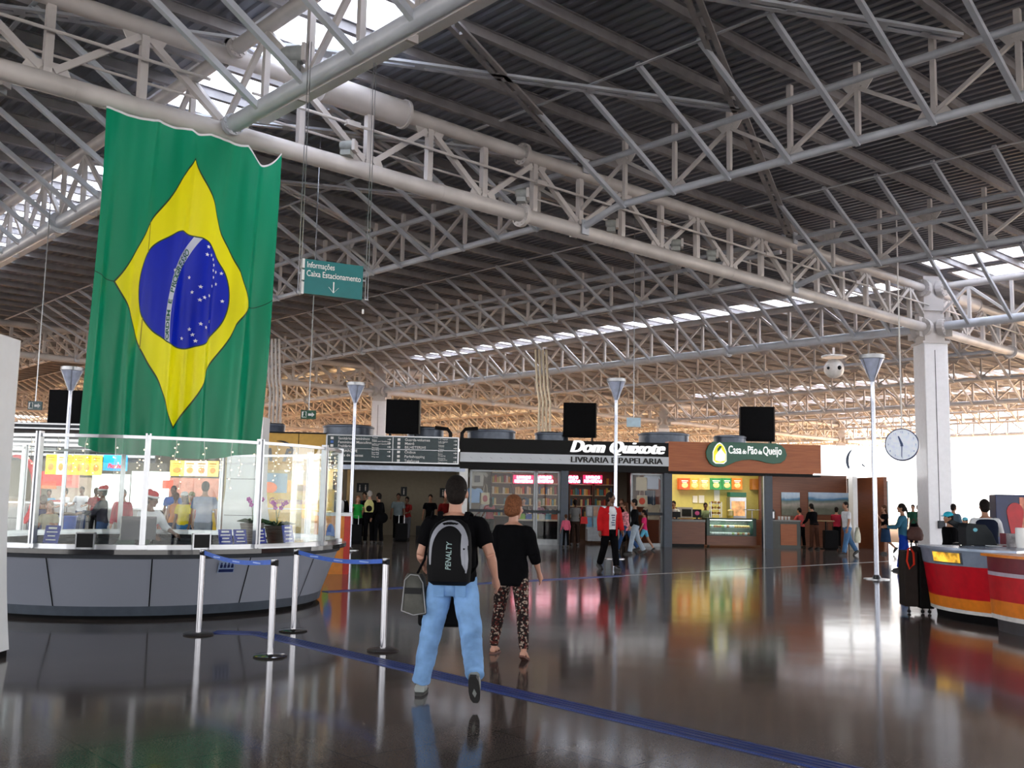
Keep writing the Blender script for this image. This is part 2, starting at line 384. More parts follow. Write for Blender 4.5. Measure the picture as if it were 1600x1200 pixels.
for x in (2.5, 7.5, 11.9, 16.5, 21.5): pip.cbox((x, -.18, ZL + .78), (.3, .12, .1))
mm_pip = mesh_only(pip, 'conduit', STEEL)
def main_truss(label):
    o = thing('tube_girder', label, 'main roof truss'); child(mm_lo, 'lower_chord', o); child(mm_up, 'upper_chord', o); child(mm_sl, 'sleeve', o); child(mm_pip, 'conduit', o)
    for i in range(1, 18):
        child(mm_post, 'post', o, (i * MP, 0, 0)); child(mm_g if i % 2 == 0 else mm_g2, 'gusset_plate', o, (i * MP, 0, 0))
    for i in range(18):
        if i % 2 == 0: child(mm_diag, 'diagonal', o, (i * MP, 0, 0))
        else: child(mm_diag, 'diagonal', o, ((i + 1) * MP, 0, 0), (-1, 1, 1))
    o.rotation_euler = (0, 0, RZ); return o
mt = None
MOK = lambda k, j: not (j == 0 and k >= 5)
names = {(-1, 0): 'heavy round-tube main truss running from above the flag to the square column', (-4, 0): 'heavy main truss continuing off the left edge above the flag',
         (2, 0): 'heavy main truss continuing right of the square column'}
for j in range(4):
    for k in (-4, -1, 2, 5, 8):
        if not MOK(k, j): continue
        lab = names.get((k, j)) or ('heavy main truss far behind, low over the shops' if j == 1 else 'faint main truss in the bright distance')
        if mt is None: mt = main_truss(lab); o = mt
        else: o = copy_tree(mt); o['label'] = lab
        if (k, j) not in names: o['group'] = 'main trusses in row %s from the flag' % ORD[j]; o['label'] = lab if j < 2 else lab + (', in the third row' if j == 2 else ', in the last row')
        o.location = G(k * S, j * PB)
# main frames along d2 (y along), at k=-1,2,5,8,11
n = 24; stp = PB / n
flo = MB().tube([(0, .3, ZL + .05), (0, PB - .3, ZL + .05)], .15, 18); flange(flo, 0, .3, ZL + .05, .19, 1); flange(flo, 0, 8.6, ZL + .05, .26, 1); flange(flo, 0, PB - 8.6, ZL + .05, .26, 1); flange(flo, 0, PB - .3, ZL + .05, .19, 1)
fup = MB().tube([(0, .3, ZU + .05), (0, PB - .3, ZU + .05)], .13, 18); flange(fup, 0, .3, ZU + .05, .18, 1); flange(fup, 0, PB - .3, ZU + .05, .18, 1)
fm_lo = mesh_only(flo, 'lower_chord', STEELB); fm_up = mesh_only(fup, 'upper_chord', STEEL)
fm_post = mesh_only(MB().bar((0, 0, ZL + .15), (0, 0, ZU), .1, .1), 'post', STEEL, False)
fm_diag = mesh_only(MB().bar((0, 0, ZL + .15), (0, stp, ZU - .05), .09, .09), 'diagonal', STEEL, False)
fm_br = mesh_only(MB().bar((0, 0, ZL - .05), (-2.9, 0, ZP - .12), .10, .10), 'knee_brace', STEELB, False)
def main_frame(label):
    o = thing('roof_girder', label, 'main roof frame'); child(fm_lo, 'lower_chord', o); child(fm_up, 'upper_chord', o)
    for i in range(1, n):
        child(fm_post, 'post', o, (0, i * stp, 0)); child(fm_br, 'knee_brace', o, (0, i * stp, 0))
    for i in range(n):
        if i % 2 == 0: child(fm_diag, 'diagonal', o, (0, i * stp, 0))
        else: child(fm_diag, 'diagonal', o, (0, (i + 1) * stp, 0), (1, -1, 1))
    o.rotation_euler = (0, 0, RZ); return o
mf = None
for k in (-1, 2, 5, 8, 11):
    for j in (-1, 0, 1, 2):
        if (j == -1 and k > 2) or (j == 0 and k > 8): continue
        lab = {(-1, -1): 'thick tube frame beside the skylight, rising over the hanging sign to the top edge', (-1, 0): 'thick tube frame running behind the top of the flag to the left edge',
               (2, -1): 'thick tube frame running right from the square column under a skylight', (2, 0): 'thick tube frame running left from the square column over the shops'}.get((k, j))
        g_ = None
        if not lab: lab = 'distant thick tube frame across the far roof, %s row' % ORD[k]; g_ = 'distant tube frames, %s row' % ORD[k]
        if mf is None: mf = main_frame(lab); o = mf
        else: o = copy_tree(mf); o['label'] = lab
        if 'group' in o: del o['group']
        if g_: o['group'] = g_
        o.location = G(k * S, j * PB)
# gutter beams beside the flag frame (light I-section)
for (ta, tb, lab) in ((-27, -.3, 'pale gutter beam alongside the thick tube, from the tube joint to the top edge'), (.4, 33.5, 'pale gutter beam behind the flag running down to the left edge')):
    mb = MB().box((-.10, ta, ZL - .15), (.10, tb, ZL - .13)); mb.box((-.10, ta, ZL - .02), (.10, tb, ZL)); mb.box((-.01, ta, ZL - .14), (.01, tb, ZL))
    o = build(mb, 'gutter_beam', WHITE, loc=G(-S + .55, 0, .38), rz=RZ); tag(o, lab, 'gutter beam')
    hg = MB()
    y = ta + 1.2
    while y < tb: hg.box((-.55, y - .03, ZL - .28), (-.05, y + .03, ZL - .15)); y += 2.98
    build(hg, 'bracket', STEEL, o)
# sag ties linking the heads of the knee braces, along d2
tie = MB().box((-.04, 0, -.01), (.04, TMAX, .01)); o0 = None
for k in range(-3, 9):
    if k <= 2: tag(build(MB().box((-.035, -27, -.01), (.035, -.4, .01)), 'sag_tie', STEELB, loc=G(k * S - 2.9, 0, ZP - .17), rz=RZ), 'flat steel tie strip linking brace heads on the near side of the long tube', 'roof tie', 'near tie strips under the roof')
    if o0 is None: o = o0 = build(tie, 'sag_tie', STEELB, loc=G(k * S - 2.9, 0, ZP - .15), rz=RZ)
    else: o = o0.copy(); col.objects.link(o); o.location = G(k * S - 2.9, 0, ZP - .15)
    tag(o, 'thin flat steel tie strip joining brace heads under the purlins', 'roof tie', 'flat tie strips under the roof')
# slotted plan braces between trusses
def slotted(p, q):
    mb = MB(); p = Vector(p); q = Vector(q); d = (q - p).normalized(); sd = Vector((-d.y, d.x, 0)); L_ = (q - p).length
    for sg in (-1, 1): mb.bar(p + sd * .085 * sg, q + sd * .085 * sg, .10, .05)
    i = 0
    while i * .85 < L_: mb.bar(p + d * i * .85 - d * .08, p + d * min(L_, i * .85 + .1), .10, .05); i += 1
    return mb
X0 = SU + .17
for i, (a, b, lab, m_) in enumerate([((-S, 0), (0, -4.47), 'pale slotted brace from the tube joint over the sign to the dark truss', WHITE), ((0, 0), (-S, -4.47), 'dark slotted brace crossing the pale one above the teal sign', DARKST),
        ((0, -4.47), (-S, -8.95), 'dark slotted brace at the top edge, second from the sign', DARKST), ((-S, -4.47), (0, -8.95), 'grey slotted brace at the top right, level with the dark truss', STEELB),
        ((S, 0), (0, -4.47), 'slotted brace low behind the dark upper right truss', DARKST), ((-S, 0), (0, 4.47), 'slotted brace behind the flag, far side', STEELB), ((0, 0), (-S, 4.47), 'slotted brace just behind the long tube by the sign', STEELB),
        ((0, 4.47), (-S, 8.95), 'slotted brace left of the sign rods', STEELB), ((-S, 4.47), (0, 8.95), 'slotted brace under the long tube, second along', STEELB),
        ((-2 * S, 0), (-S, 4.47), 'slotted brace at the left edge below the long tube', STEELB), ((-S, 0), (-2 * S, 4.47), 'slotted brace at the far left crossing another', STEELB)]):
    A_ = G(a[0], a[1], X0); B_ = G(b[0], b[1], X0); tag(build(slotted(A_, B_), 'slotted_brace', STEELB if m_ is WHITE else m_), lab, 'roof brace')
# square column with steel head
def column(s, t, lab, w_=.86):
    c = G(s, t); o = thing('column', lab, 'column', c, radians(3))
    b = MB().box((-w_ / 2, -w_ / 2, 0), (w_ / 2, w_ / 2, 7.35)); build(b, 'shaft', pm('column_white', (.80, .80, .84), .25, na=.03), o, bev=.03)
    g = MB(); g.box((-.06, -w_ / 2 - .004, 1.0), (-.035, -w_ / 2 + .01, 7.1)); g.cbox((0, -w_ / 2 - .03, 1.05), (.24, .06, .26)); build(g, 'cable_duct', GREYD, o)
    h = MB().box((-w_ * .42, -w_ * .42, 7.3), (w_ * .42, w_ * .42, 9.75)); h.box((-w_ * .56, -w_ * .56, 7.34), (w_ * .56, w_ * .56, 7.42)); h.box((-w_ * .5, -w_ * .5, 8.5), (w_ * .5, w_ * .5, 8.62))
    build(h, 'steel_head', STEEL, o)
    for a in range(4):
        f = MB(Matrix.Rotation(RZ - radians(3) + a * pi / 2, 4, 'Z'))
        for z in (ZL, ZU):
            f.tube([(.36, 0, z), (.58, 0, z)], .31, 18)
            for i in range(12): q = 2 * pi * i / 12; f.tube([(.57, cos(q) * .25, z + sin(q) * .25), (.61, cos(q) * .25, z + sin(q) * .25)], .024, 6)
        f.box((.2, -.012, ZL - .35), (.8, .012, ZL + .35)); build(f, 'flange_plate', STEEL, o)
    return o
column(2 * S, 0, 'tall white square column with a beige steel head, right of the clock')
for k, j in ((2, 1), (5, 1), (5, 0), (8, 1), (2, 2), (5, 2)): column(k * S, j * PB, 'white roof column far behind the shops, row %s, place %s' % (ORD[j], ORD[k]))
# ================================================================== floor and outside
def floor_mat():
    m = D.materials.new('polished_granite'); m.use_nodes = True; t = m.node_tree; b = t.nodes['Principled BSDF']
    tcn = t.nodes.new('ShaderNodeTexCoord'); mp = t.nodes.new('ShaderNodeMapping'); mp.inputs['Rotation'].default_value = (0, 0, -RZ)
    br = t.nodes.new('ShaderNodeTexBrick'); br.offset = 0; br.inputs['Scale'].default_value = 1.0
    br.inputs['Brick Width'].default_value = 1.2; br.inputs['Row Height'].default_value = .6; br.inputs['Mortar Size'].default_value = .006
    br.inputs['Color1'].default_value = (.125, .102, .092, 1); br.inputs['Color2'].default_value = (.145, .12, .108, 1); br.inputs['Mortar'].default_value = (.055, .045, .04, 1)
    n = t.nodes.new('ShaderNodeTexNoise'); n.inputs['Scale'].default_value = 90; n.inputs['Detail'].default_value = 4
    n2 = t.nodes.new('ShaderNodeTexNoise'); n2.inputs['Scale'].default_value = .9
    mx = t.nodes.new('ShaderNodeMix'); mx.data_type = 'RGBA'; mx.blend_type = 'MULTIPLY'; mx.inputs[0].default_value = .55
    r = t.nodes.new('ShaderNodeValToRGB'); r.color_ramp.elements[0].position = .35; r.color_ramp.elements[1].position = .7; r.color_ramp.elements[0].color = (.45, .45, .45, 1); r.color_ramp.elements[1].color = (1.2, 1.2, 1.2, 1)
    t.links.new(tcn.outputs['Object'], mp.inputs[0]); t.links.new(mp.outputs[0], br.inputs[0]); t.links.new(tcn.outputs['Object'], n.inputs[0]); t.links.new(tcn.outputs['Object'], n2.inputs[0])
    t.links.new(n.outputs['Fac'], r.inputs[0]); t.links.new(br.outputs['Color'], mx.inputs[6]); t.links.new(r.outputs[0], mx.inputs[7]); t.links.new(mx.outputs[2], b.inputs['Base Color'])
    rr = t.nodes.new('ShaderNodeMapRange'); rr.inputs[3].default_value = .07; rr.inputs[4].default_value = .13; t.links.new(n2.outputs['Fac'], rr.inputs[0]); t.links.new(rr.outputs[0], b.inputs['Roughness'])
    bp = t.nodes.new('ShaderNodeBump'); bp.inputs['Strength'].default_value = .05; bp.inputs['Distance'].default_value = .05; t.links.new(n2.outputs['Fac'], bp.inputs['Height']); t.links.new(bp.outputs[0], b.inputs['Normal'])
    b.inputs['Specular IOR Level'].default_value = .22
    return m
mb = MB().box((-75, -35, -.2), (75, 46, 0)); struct(mb, 'floor', floor_mat())
OUT = pm('outside_paving', (.62, .58, .54), .8, ns=.05, na=.1)
mb = MB().box((-260, -120, -.5), (330, 330, -.21)); tag(build(mb, 'outside_paving', OUT), 'sunlit pale paving outside the open hall', 'paving', kind='structure')
mb = MB().box((-110, 46.5, -.3), (140, 150, -.01)); struct(mb, 'floor_platforms', pm('warm_bounce_paving', (.78, .50, .28), .8, ns=.05, na=.1))  # unseen behind the shops; coloured warm to bounce tan light onto the far roof
# outer kerb / far low wall seen bright on the right
# tactile strips
TAC = pm('tactile_blue', (.012, .038, .21), .35, na=.1)
def strip(p, q, w_, label):
    p = Vector(p); q = Vector(q); d = (q - p); L = d.length; a = atan2(d.y, d.x); mb = MB().box((0, -w_ / 2, 0), (L, w_ / 2, .004))
    for i in range(4): y = -w_ / 2 + w_ * (i + .5) / 4; mb.box((0, y - .018, .004), (L, y + .018, .009))
    x = .25
    tag(build(mb, 'tactile_strip', TAC, loc=(p.x, p.y, 0.001), rz=a), label, 'tactile strip')
pJ = fl(405, 990)
strip(pJ, fl(405, 990) - d2 * 12, .25, 'ribbed blue guide strip crossing the foreground floor to the bottom edge')
strip(fl(335, 988), pJ, .25, 'short blue guide strip in front of the stanchions at the glass booth')
mb = MB().box((0, -.04, 0), (13, .04, .003)); tag(build(mb, 'floor_joint', pm('joint_pale', (.28, .27, .28), .3), loc=tuple((fl(508, 925) + d1 * 7.6).xy) + (.001,), rz=RZ), 'pale straight floor joint running on from the blue strip towards the cafe', 'floor joint')
strip(fl(508, 925), fl(508, 925) + d1 * 7.5, .22, 'blue guide strip running behind the two walkers towards the shops')
# ================================================================== shops (local: x along front, y behind it)
SHM = Matrix.Translation(FO) @ Matrix.Rotation(FA, 4, 'Z')
def SH(mb=None): return MB(SHM)
def ux(x, y=720): return fp(x, y)[0]
def uz(x, y): return fp(x, y)[1]
# shop things are built in local coords and placed with this frame
def shop_thing(name, label, cat, u=0, d=0, z=0, group=None): return thing(name, label, cat, fw(u, d, z), FA, group)
def shop_solo(mb, name, mats, label, cat, u=0, d=0, z=0, group=None, **k):
    o = build(mb, name, mats, loc=fw(u, d, z), rz=FA, **k); return tag(o, label, cat, group)
BLKP = pm('black_fascia', (.006, .006, .007), .55, na=.1, spec=.2)
WOODF = wood('wood_fascia', (.36, .085, .018), (.46, .13, .03))
WOODD = wood('wood_dark', (.13, .035, .012), (.18, .055, .02))
NAVY = pm('navy_post', (.02, .035, .06), .4)
YELF = pm('yellow_fascia', (.62, .36, .06), .5, na=.05)
BEIGE = pm('beige_wall', (.36, .31, .24), .6, na=.05)
CREAM = pm('cream_tile', (.62, .55, .17), .5, na=.05)
GREENS = pm('sign_green', (.0, .10, .055), .35, na=.04)
TOPZ = 3.83
uA = ux(20); uY0 = ux(396); uS0 = ux(510); uD0 = ux(718); uD1 = ux(1041); uC1 = ux(1277); uW1 = ux(1448)
# --- back structure and roof slab of the shop row
DEEP = 7.0
mb = SH(); mb.box((uA - 12, -.05, TOPZ - .32), (uS0, DEEP, TOPZ - .12)); mb.box((uS0, .25, TOPZ - .32), (uW1 - .2, DEEP, TOPZ - .12)); struct(mb, 'trim_1', pm('slab_grey', (.12, .12, .12), .7))
mb = SH(); mb.box((uA - 12, DEEP, 0), (uC1 + 2.6, DEEP + .15, TOPZ - .12)); struct(mb, 'wall_back', BEIGE)
for i, (u, m_) in enumerate(((uS0 + .35, BEIGE), (uD0 + .2, BEIGE), (uD1 + .05, WOODD))):
    mb = SH(); mb.box((u - .06, .34, 0), (u + .06, DEEP, TOPZ - .33)); struct(mb, 'wall_partition_%d' % (i + 1), m_)
# --- yellow fascia
o = shop_thing('shop_fascia', 'yellow fascia panel with black brush lettering behind the glass booth', 'shop sign', uY0)
zt = uz(450, 678); zb = uz(450, 735); W = uS0 - uY0
mb = MB().box((0, -.3, zb), (W, .1, zt)); build(mb, 'panel', YELF, o)
mb = MB().box((-.02, -.34, zt), (W + .02, .1, zt + .05)); mb.box((W * .62 - .01, -.305, zb), (W * .62 + .01, -.3, zt)); build(mb, 'trim', BLKP, o)
mb = MB()
def arc_stroke(mb, cx, cz, rx, rz_, a0, a1, w0, w1, y0, y1, n=20):
    P = []; Q = []
    for i in range(n + 1):
        f = i / n; a = radians(a0 + (a1 - a0) * f); w_ = w0 + (w1 - w0) * sin(pi * min(1, f * 1.05) * .8)
        P.append((cx + rx * cos(a), cz + rz_ * sin(a))); Q.append((cx + (rx - w_) * cos(a), cz + (rz_ - w_) * sin(a)))
    for i in range(n): mb.prism([P[i], P[i + 1], Q[i + 1], Q[i]], y0, y1)
arc_stroke(mb, .95, zt - .62, .48, .36, 105, -25, .02, .09, -.33, -.3)
t_ = text_mb('A  F', .62, .012, .3, .02); t_.v = [(x + .28, y - .32, z + zt - .98) for x, y, z in t_.v]; mb.add(t_.v, t_.f)
build(mb, 'lettering', TXTK, o)
# --- direction board
o = shop_thing('direction_board', 'wide dark directory board with white lettering over the corridor', 'sign', uS0, -.35)
x0, x1 = 0, ux(716) - uS0; z0, z1 = uz(612, 724), uz(612, 682)
mb = MB().box((x0, -.08, z0), (x1, .2, z1)); build(mb, 'panel', pm('board_dark', (.02, .045, .055), .4), o)
fr = MB()
for a, b in (((x0, z1 - .04), (x1, z1)), ((x0, z0), (x1, z0 + .04)), ((x0, z0), (x0 + .05, z1)), ((x1 - .05, z0), (x1, z1))): fr.box((a[0], -.11, a[1]), (b[0], -.07, b[1]))
xm = (x0 + x1) / 2; zm = z0 + (z1 - z0) * .5
fr.box((xm - .012, -.095, z0), (xm + .012, -.08, z1)); fr.box((x0, -.095, zm - .008), (x1, -.08, zm + .008)); build(fr, 'frame', ALU, o)
le = MB(); sm = MB(); pc = MB(); bl = MB(); H_ = (z1 - z0)
colA = ['Sanitários Femininos', 'Feminino e Masculino', 'Fraldário']; colA2 = ['EMBARQUE', 'Saída de Pessoas']
colB = ['Guarda-volumes', 'Metrô', 'BILHETERIAS']; colB2 = ['Ônibus', 'Parkshopping', 'Telefones']
small = ['Toilets / Baños', 'Ladies and Gentlemen', 'Nursery', 'Boarding', 'Way out', 'Left luggage', 'Subway', 'Tickets', 'Buses', 'Shopping', 'Telephones']
def rows(lst, xo, ztop, zbot, k0):
    h = (ztop - zbot) / 3.15
    for i, s_ in enumerate(lst):
        z = ztop - h * (i + .85); a = text_mb(s_, .135, .004, bold=.001); le.add([(x + xo + .42, y - .085, zz + z) for x, y, zz in a.v], a.f)
        for q, s2 in enumerate(small[k0 + i].split(' / ')[:2] + [small[k0 + i]][:1]):
            if q > 1: break
            b = text_mb(s2, .072, .004); sm.add([(x + xo + 1.62, y - .085, zz + z + .075 - q * .09) for x, y, zz in b.v], b.f)
        (bl if (k0 + i) == 1 else pc).box((xo + .16, -.09, z), (xo + .26, -.08, z + .09))
        x = xo + 2.22; le.box((x - .05, -.09, z + .03), (x + .05, -.08, z + .05)); le.prism([(x + .02, z), (x + .08, z + .04), (x + .02, z + .08)], -.09, -.08)
rows(colA, x0, z1 - .06, zm, 0); rows(colA2, x0, zm, z0 + .0, 3); rows(colB, xm, z1 - .06, zm, 5); rows(colB2, xm, zm, z0 + .0, 8)
build(le, 'lettering', TXTW, o); build(sm, 'small_lettering', TXTW, o); build(pc, 'pictogram', TXTW, o); build(bl, 'pictogram', pm('pict_blue', (.05, .15, .5), .4), o)
# beam under the board, pillar
o = shop_thing('corridor_portal', 'dark header with a pale lower beam and white right post framing the corridor', 'doorway', uS0)
mb = MB().box((0, -.3, uz(612, 728)), (x1 + .1, .3, z0)); build(mb, 'header', BLKP, o)
mb = MB().box((0, -.34, uz(612, 735)), (x1 + .25, .3, uz(612, 728))); build(mb, 'beam', pm('pale_beam', (.55, .62, .78), .35), o)
pw = ux(732, 800) - ux(719, 800); mb = MB().box((x1 + .05, -.32, 0), (x1 + .05 + pw, .3, uz(720, 730))); build(mb, 'post', WHITE, o)
mb = MB().box((.28, -.2, 0), (.62, .3, uz(520, 735) - .05)); build(mb, 'post', GREYD, o)
# corridor interior: pictogram plates, downlights, exit sign, door outline
for i, (px, py) in enumerate(((562, 762), (571, 762), (631, 768), (692, 770))):
    u, z = fp(px, py, DEEP - .1); mb = MB().box((-.13, -.03, -.2), (.13, 0, .2)); o = shop_solo(mb, 'wall_plate', GREYD, ['slim pictogram plate at the left of the corridor wall', 'second slim pictogram plate beside the first', 'dark restroom plate above the grey-shirted man', 'dark restroom plate by the head of the near man'][i], 'sign', u, DEEP - .01, z)
    mb = MB(); mb.ball((0, -.04, .1), (.025, .015, .025)); mb.box((-.025, -.045, -.13), (.025, -.03, .06)); build(mb, 'pictogram', TXTW, o)
LAMP = pm('lamp_white', (1, 1, 1), .5, emit=9, emitc=(1, .95, .85))
for i, (px, py) in enumerate(((606, 741), (636, 739), (712, 742))):
    u, z = fp(px, py, 2.5); mb = MB().lathe([(.09, 0), (.13, .02), (.13, .08)], n=16); o = shop_solo(mb, 'downlight', LAMP, ['small warm downlight left in the corridor ceiling', 'bright white downlight in the middle of the corridor', 'faint downlight at the right end of the corridor'][i], 'lamp', u, 2.5, TOPZ - .42)
point(fw(ux(636), 2.5, 3.1), 22, (1, .93, .8), .15)
mb = MB().box((-.45, -.03, -.12), (.45, .03, .12)).box((-.3, -.01, .12), (-.28, .01, .22)).box((.28, -.01, .12), (.3, .01, .22)); shop_solo(mb, 'exit_sign', pm('exit_green', (.0, .12, .04), .4), 'dark green exit sign hanging in the corridor', 'sign', fp(627, 744, 2.8)[0], 2.8, 3.3)
# corridor bench
mb = MB().box((-.9, -.25, .0), (.9, .25, .42)); shop_solo(mb, 'low_cabinet', GREYD, 'low dark cabinet against the corridor wall', 'cabinet', fp(684, 800, 6.5)[0], 6.4)
# --- bookshop fascia
u0 = ux(718); u1 = uD1; W = u1 - u0
o = shop_thing('shop_fascia', 'black bookshop fascia with a silver band and bold white italic name', 'shop sign', u0)
z1 = uz(880, 689); zs1 = uz(880, 711); zs0 = uz(880, 725.5); z0 = uz(880, 736)
mb = MB().box((0, -.35, z0), (W, .2, z1)); build(mb, 'panel', BLKP, o)
mb = MB().box((0, -.38, zs0), (W, -.34, zs1)); build(mb, 'silver_band', pm('silver_band', (.62, .66, .72), .35, ns=1.3, na=.06), o)
um = MB()
for i in range(11): um.add([(.35 + i * .36 + a, -.382, zs0 + .1 + b) for a, b in ((0, .1), (.09, .05), (.11, .01), (.02, .06))], [(0, 1, 2, 3)])
build(um, 'pattern_mark', pm('band_mark', (.5, .5, .56), .4), o)
xs = ux(888) - u0; wt = ux(1036) - ux(888)
a = text_mb('Dom Quixote', .62, .02, .32, 0, fat=2); mw = max(p[0] for p in a.v); s_ = wt / mw
build(MB().add([(x * s_ + xs, y - .37, z + uz(960, 708.5)) for x, y, z in a.v], a.f), 'lettering', pm('lit_white', (.9, .9, .9), .4, emit=.6), o)
wt = ux(1032) - ux(889); a = text_mb('LIVRARIA E PAPELARIA', .3, .01, 0, 0, fat=1); mw = max(p[0] for p in a.v); s_ = wt / mw
build(MB().add([(x * s_ + xs + .02, y - .39, z + zs0 + .07) for x, y, z in a.v], a.f), 'lettering', TXTK, o)
# bookshop glazing
def shopfront(name, label, xa, xb, mull, ztop, zbot=.12, door=None):
    a, b = ux(xa, 800), ux(xb, 800); o = shop_thing(name, label, 'shop window', a); W = b - a; fr = MB()
    fr.box((0, -.05, ztop - .06), (W, .05, ztop)); fr.box((0, -.05, 0), (.07, .05, ztop)); fr.box((W - .07, -.05, 0), (W, .05, ztop)); fr.box((0, -.05, 0), (W, .05, zbot))
    for m_ in mull: x = ux(m_, 800) - a; fr.box((x - .03, -.06, 0), (x + .03, .04, ztop))
    build(fr, 'frame', FRMD, o); build(MB().box((.07, -.008, zbot), (W - .07, .008, ztop - .06)), 'pane', GLS, o)
    build(MB().box((0, -.06, 1.14), (W, .02, 1.24)), 'crash_bar', GREYD, o); return o
zt = uz(880, 737)
shopfront('shop_window', 'left bookshop window with a glass door and hung T-shirts behind', 733, 836, [], zt)
shopfront('glass_door', 'sliding glass bookshop door with a pale bottom rail', 836.5, 874.5, [], zt, .2)
shopfront('shop_window', 'right bookshop window with tote bags and a T-shirt', 985, 1035, [], zt)
for i, (xa, xb) in enumerate(((874.5, 886), (1035, 1047))):
    a, b = ux(xa, 800), ux(xb, 800); shop_solo(MB().box((0, -.3, 0), (b - a, .15, z0)), 'shop_post', NAVY, ['dark post between the glass door and the open bookshop entrance', 'dark post between the bookshop and the cheese-bread cafe'][i], 'post', a)
# bookshop interior
CAS = pm('case_wood', (.10, .05, .03), .5); BSHELF = pm('shelf_pale', (.55, .45, .3), .5)
ubl, ubr = ux(733) + .3, uD1 - .2
bookc = [(.42, .05, .02), (.5, .22, .03), (.12, .16, .07), (.55, .42, .2), (.04, .1, .2), (.5, .48, .42), (.25, .02, .03), (.45, .3, .05), (.05, .2, .22), (.03, .03, .04)]
bm_ = [pm('book_%d' % i, c, .6) for i, c in enumerate(bookc)]
bookme = []
for m_ in bm_:
    mb = MB().box((-.026, -.09, 0), (.026, .09, .27)); bookme.append(mesh_only(mb, 'book', m_, False))
nbk = 0
def bookcase(xa, xb, back, label, zs, width_gap=0):
    global nbk
    a = fp(xa, 780, back)[0]; b = fp(xb, 780, back)[0]; o = shop_thing('bookcase', label, 'bookcase', a, back); W = b - a; top = 3.0
    build(MB().box((0, 0, 0), (W, .03, top)).box((0, -.3, 0), (.04, 0, top)).box((W - .04, -.3, 0), (W, 0, top)), 'carcass', CAS, o)
    for z in zs: build(MB().box((.04, -.3, z - .03), (W - .04, 0, z)), 'shelf', BSHELF, o)
    for z in zs:
        x = .1
        while x < W - .1 and nbk < 290:
            if R_.random() < .12: x += .16; continue
            q = R_.randrange(len(bookme)); 
            k = D.objects.new('book', bookme[q]); col.objects.link(k); k.location = fw(a + x, back - .13, z + .0005); k.rotation_euler = (0, 0, FA)
            k.scale = (1.5, 1, .8 + R_.random() * .35)
            tag(k, 'upright book with a coloured spine in the %s' % label, 'book', 'books in the ' + label); nbk += 1; x += .083 + R_.random() * .02
zs = [.95, 1.4, 1.85, 2.3]
bookcase(766, 800, 5.0, 'left bookcase at the back of the bookshop', zs + [2.72])
bookcase(802, 834, 5.0, 'middle bookcase under the red lit signs', zs)
bookcase(838, 872, 5.0, 'bookcase seen through the glass door', zs)
bookcase(888, 925, 5.0, 'bookcase in the open bookshop entrance', zs)
bookcase(926, 958, 5.0, 'right bookcase of the bookshop', zs)
RED = pm('red_lit', (.6, .01, .06), .4, emit=1.6, emitc=(1, .03, .12)); PINK = pm('white_lit', (1, .7, .8), .4, emit=5, emitc=(1, .75, .85))
for i, (px, pw_) in enumerate(((818, 32), (850, 26), (892, 22), (926, 30))):
    u, z = fp(px, 749, 4.6); w_ = pw_ / 1555 * 41; mb = MB().box((-w_ / 2, -.04, -.17), (w_ / 2, .04, .17))
    o = shop_solo(mb, 'lit_sign', RED, ['first red lit sign from the left over the bookcases', 'red lit sign seen through the glass door', 'red lit sign at the left of the open entrance', 'rightmost red lit sign over the bookcases'][i], 'sign', u, 4.6, z)
    for q, s_ in enumerate(('LIVROS', 'REVISTAS')):
        a = text_mb(s_, .15, .003, 0, .008, align='CENTER', sx=1.2); build(MB().add([(x, y - .045, zz + .03 - q * .16) for x, y, zz in a.v], a.f), 'lettering', PINK, o)
# display tables and counters
PALE = pm('pale_top', (.5, .46, .36), .4)
a, b = fp(808, 830, 1.4)[0], fp(874, 830, 1.4)[0]
o = shop_thing('display_counter', 'long dark display counter with pale top behind the glass', 'counter', a, 1.4); build(MB().box((0, 0, 0), (b - a, .8, .82)), 'body', MATTBLK, o); build(MB().box((-.03, -.03, .82), (b - a + .03, .83, .88)), 'top', PALE, o)
cols = [(.2, .5, .02), (.05, .12, .4), (.6, .5, .05), (.5, .5, .5), (.1, .3, .4), (.4, .1, .05)]
for i, f in enumerate((.12, .3, .45, .6, .76, .9)):
    c = cols[i]; mb = MB().box((-.13, -.1, 0), (.13, .1, .16)); mb.box((-.1, -.08, .16), (.11, .09, .2)); shop_solo(mb, 'book_stack', pm('stack_%d' % i, c, .5), '%s pile of goods on the long dark counter' % ['lime green', 'dark blue', 'yellow', 'grey', 'teal', 'rusty red'][i], 'book stack', a + (b - a) * f, 1.75, .88)
a, b = fp(918, 830, 1.6)[0], fp(968, 830, 1.6)[0]
o = shop_thing('magazine_rack', 'pale magazine rack beside the woman in the bookshop entrance', 'rack', a, 1.6); W = b - a
build(MB().box((0, 0, .1), (W, .5, .55)).box((0, .4, .5), (W, .5, 1.45)), 'frame', pm('rack_grey', (.35, .38, .42), .5), o)
for i in range(5):
    for j in range(2):
        mb = MB().box((.03 + i * W / 5, .32 - j * .0, .62 + j * .42), (-.03 + (i + 1) * W / 5, .36, .98 + j * .42))
        k = shop_solo(mb, 'magazine', pm('mag_%d' % ((i * 2 + j) % 5), [(.1, .3, .55), (.5, .55, .6), (.3, .5, .6), (.5, .3, .2), (.15, .2, .35)][(i * 2 + j) % 5], .4), 'magazine facing out on the pale rack, %s column, %s row' % (ORD[i], ['lower', 'upper'][j]), 'magazine', a, 1.6, group=None)
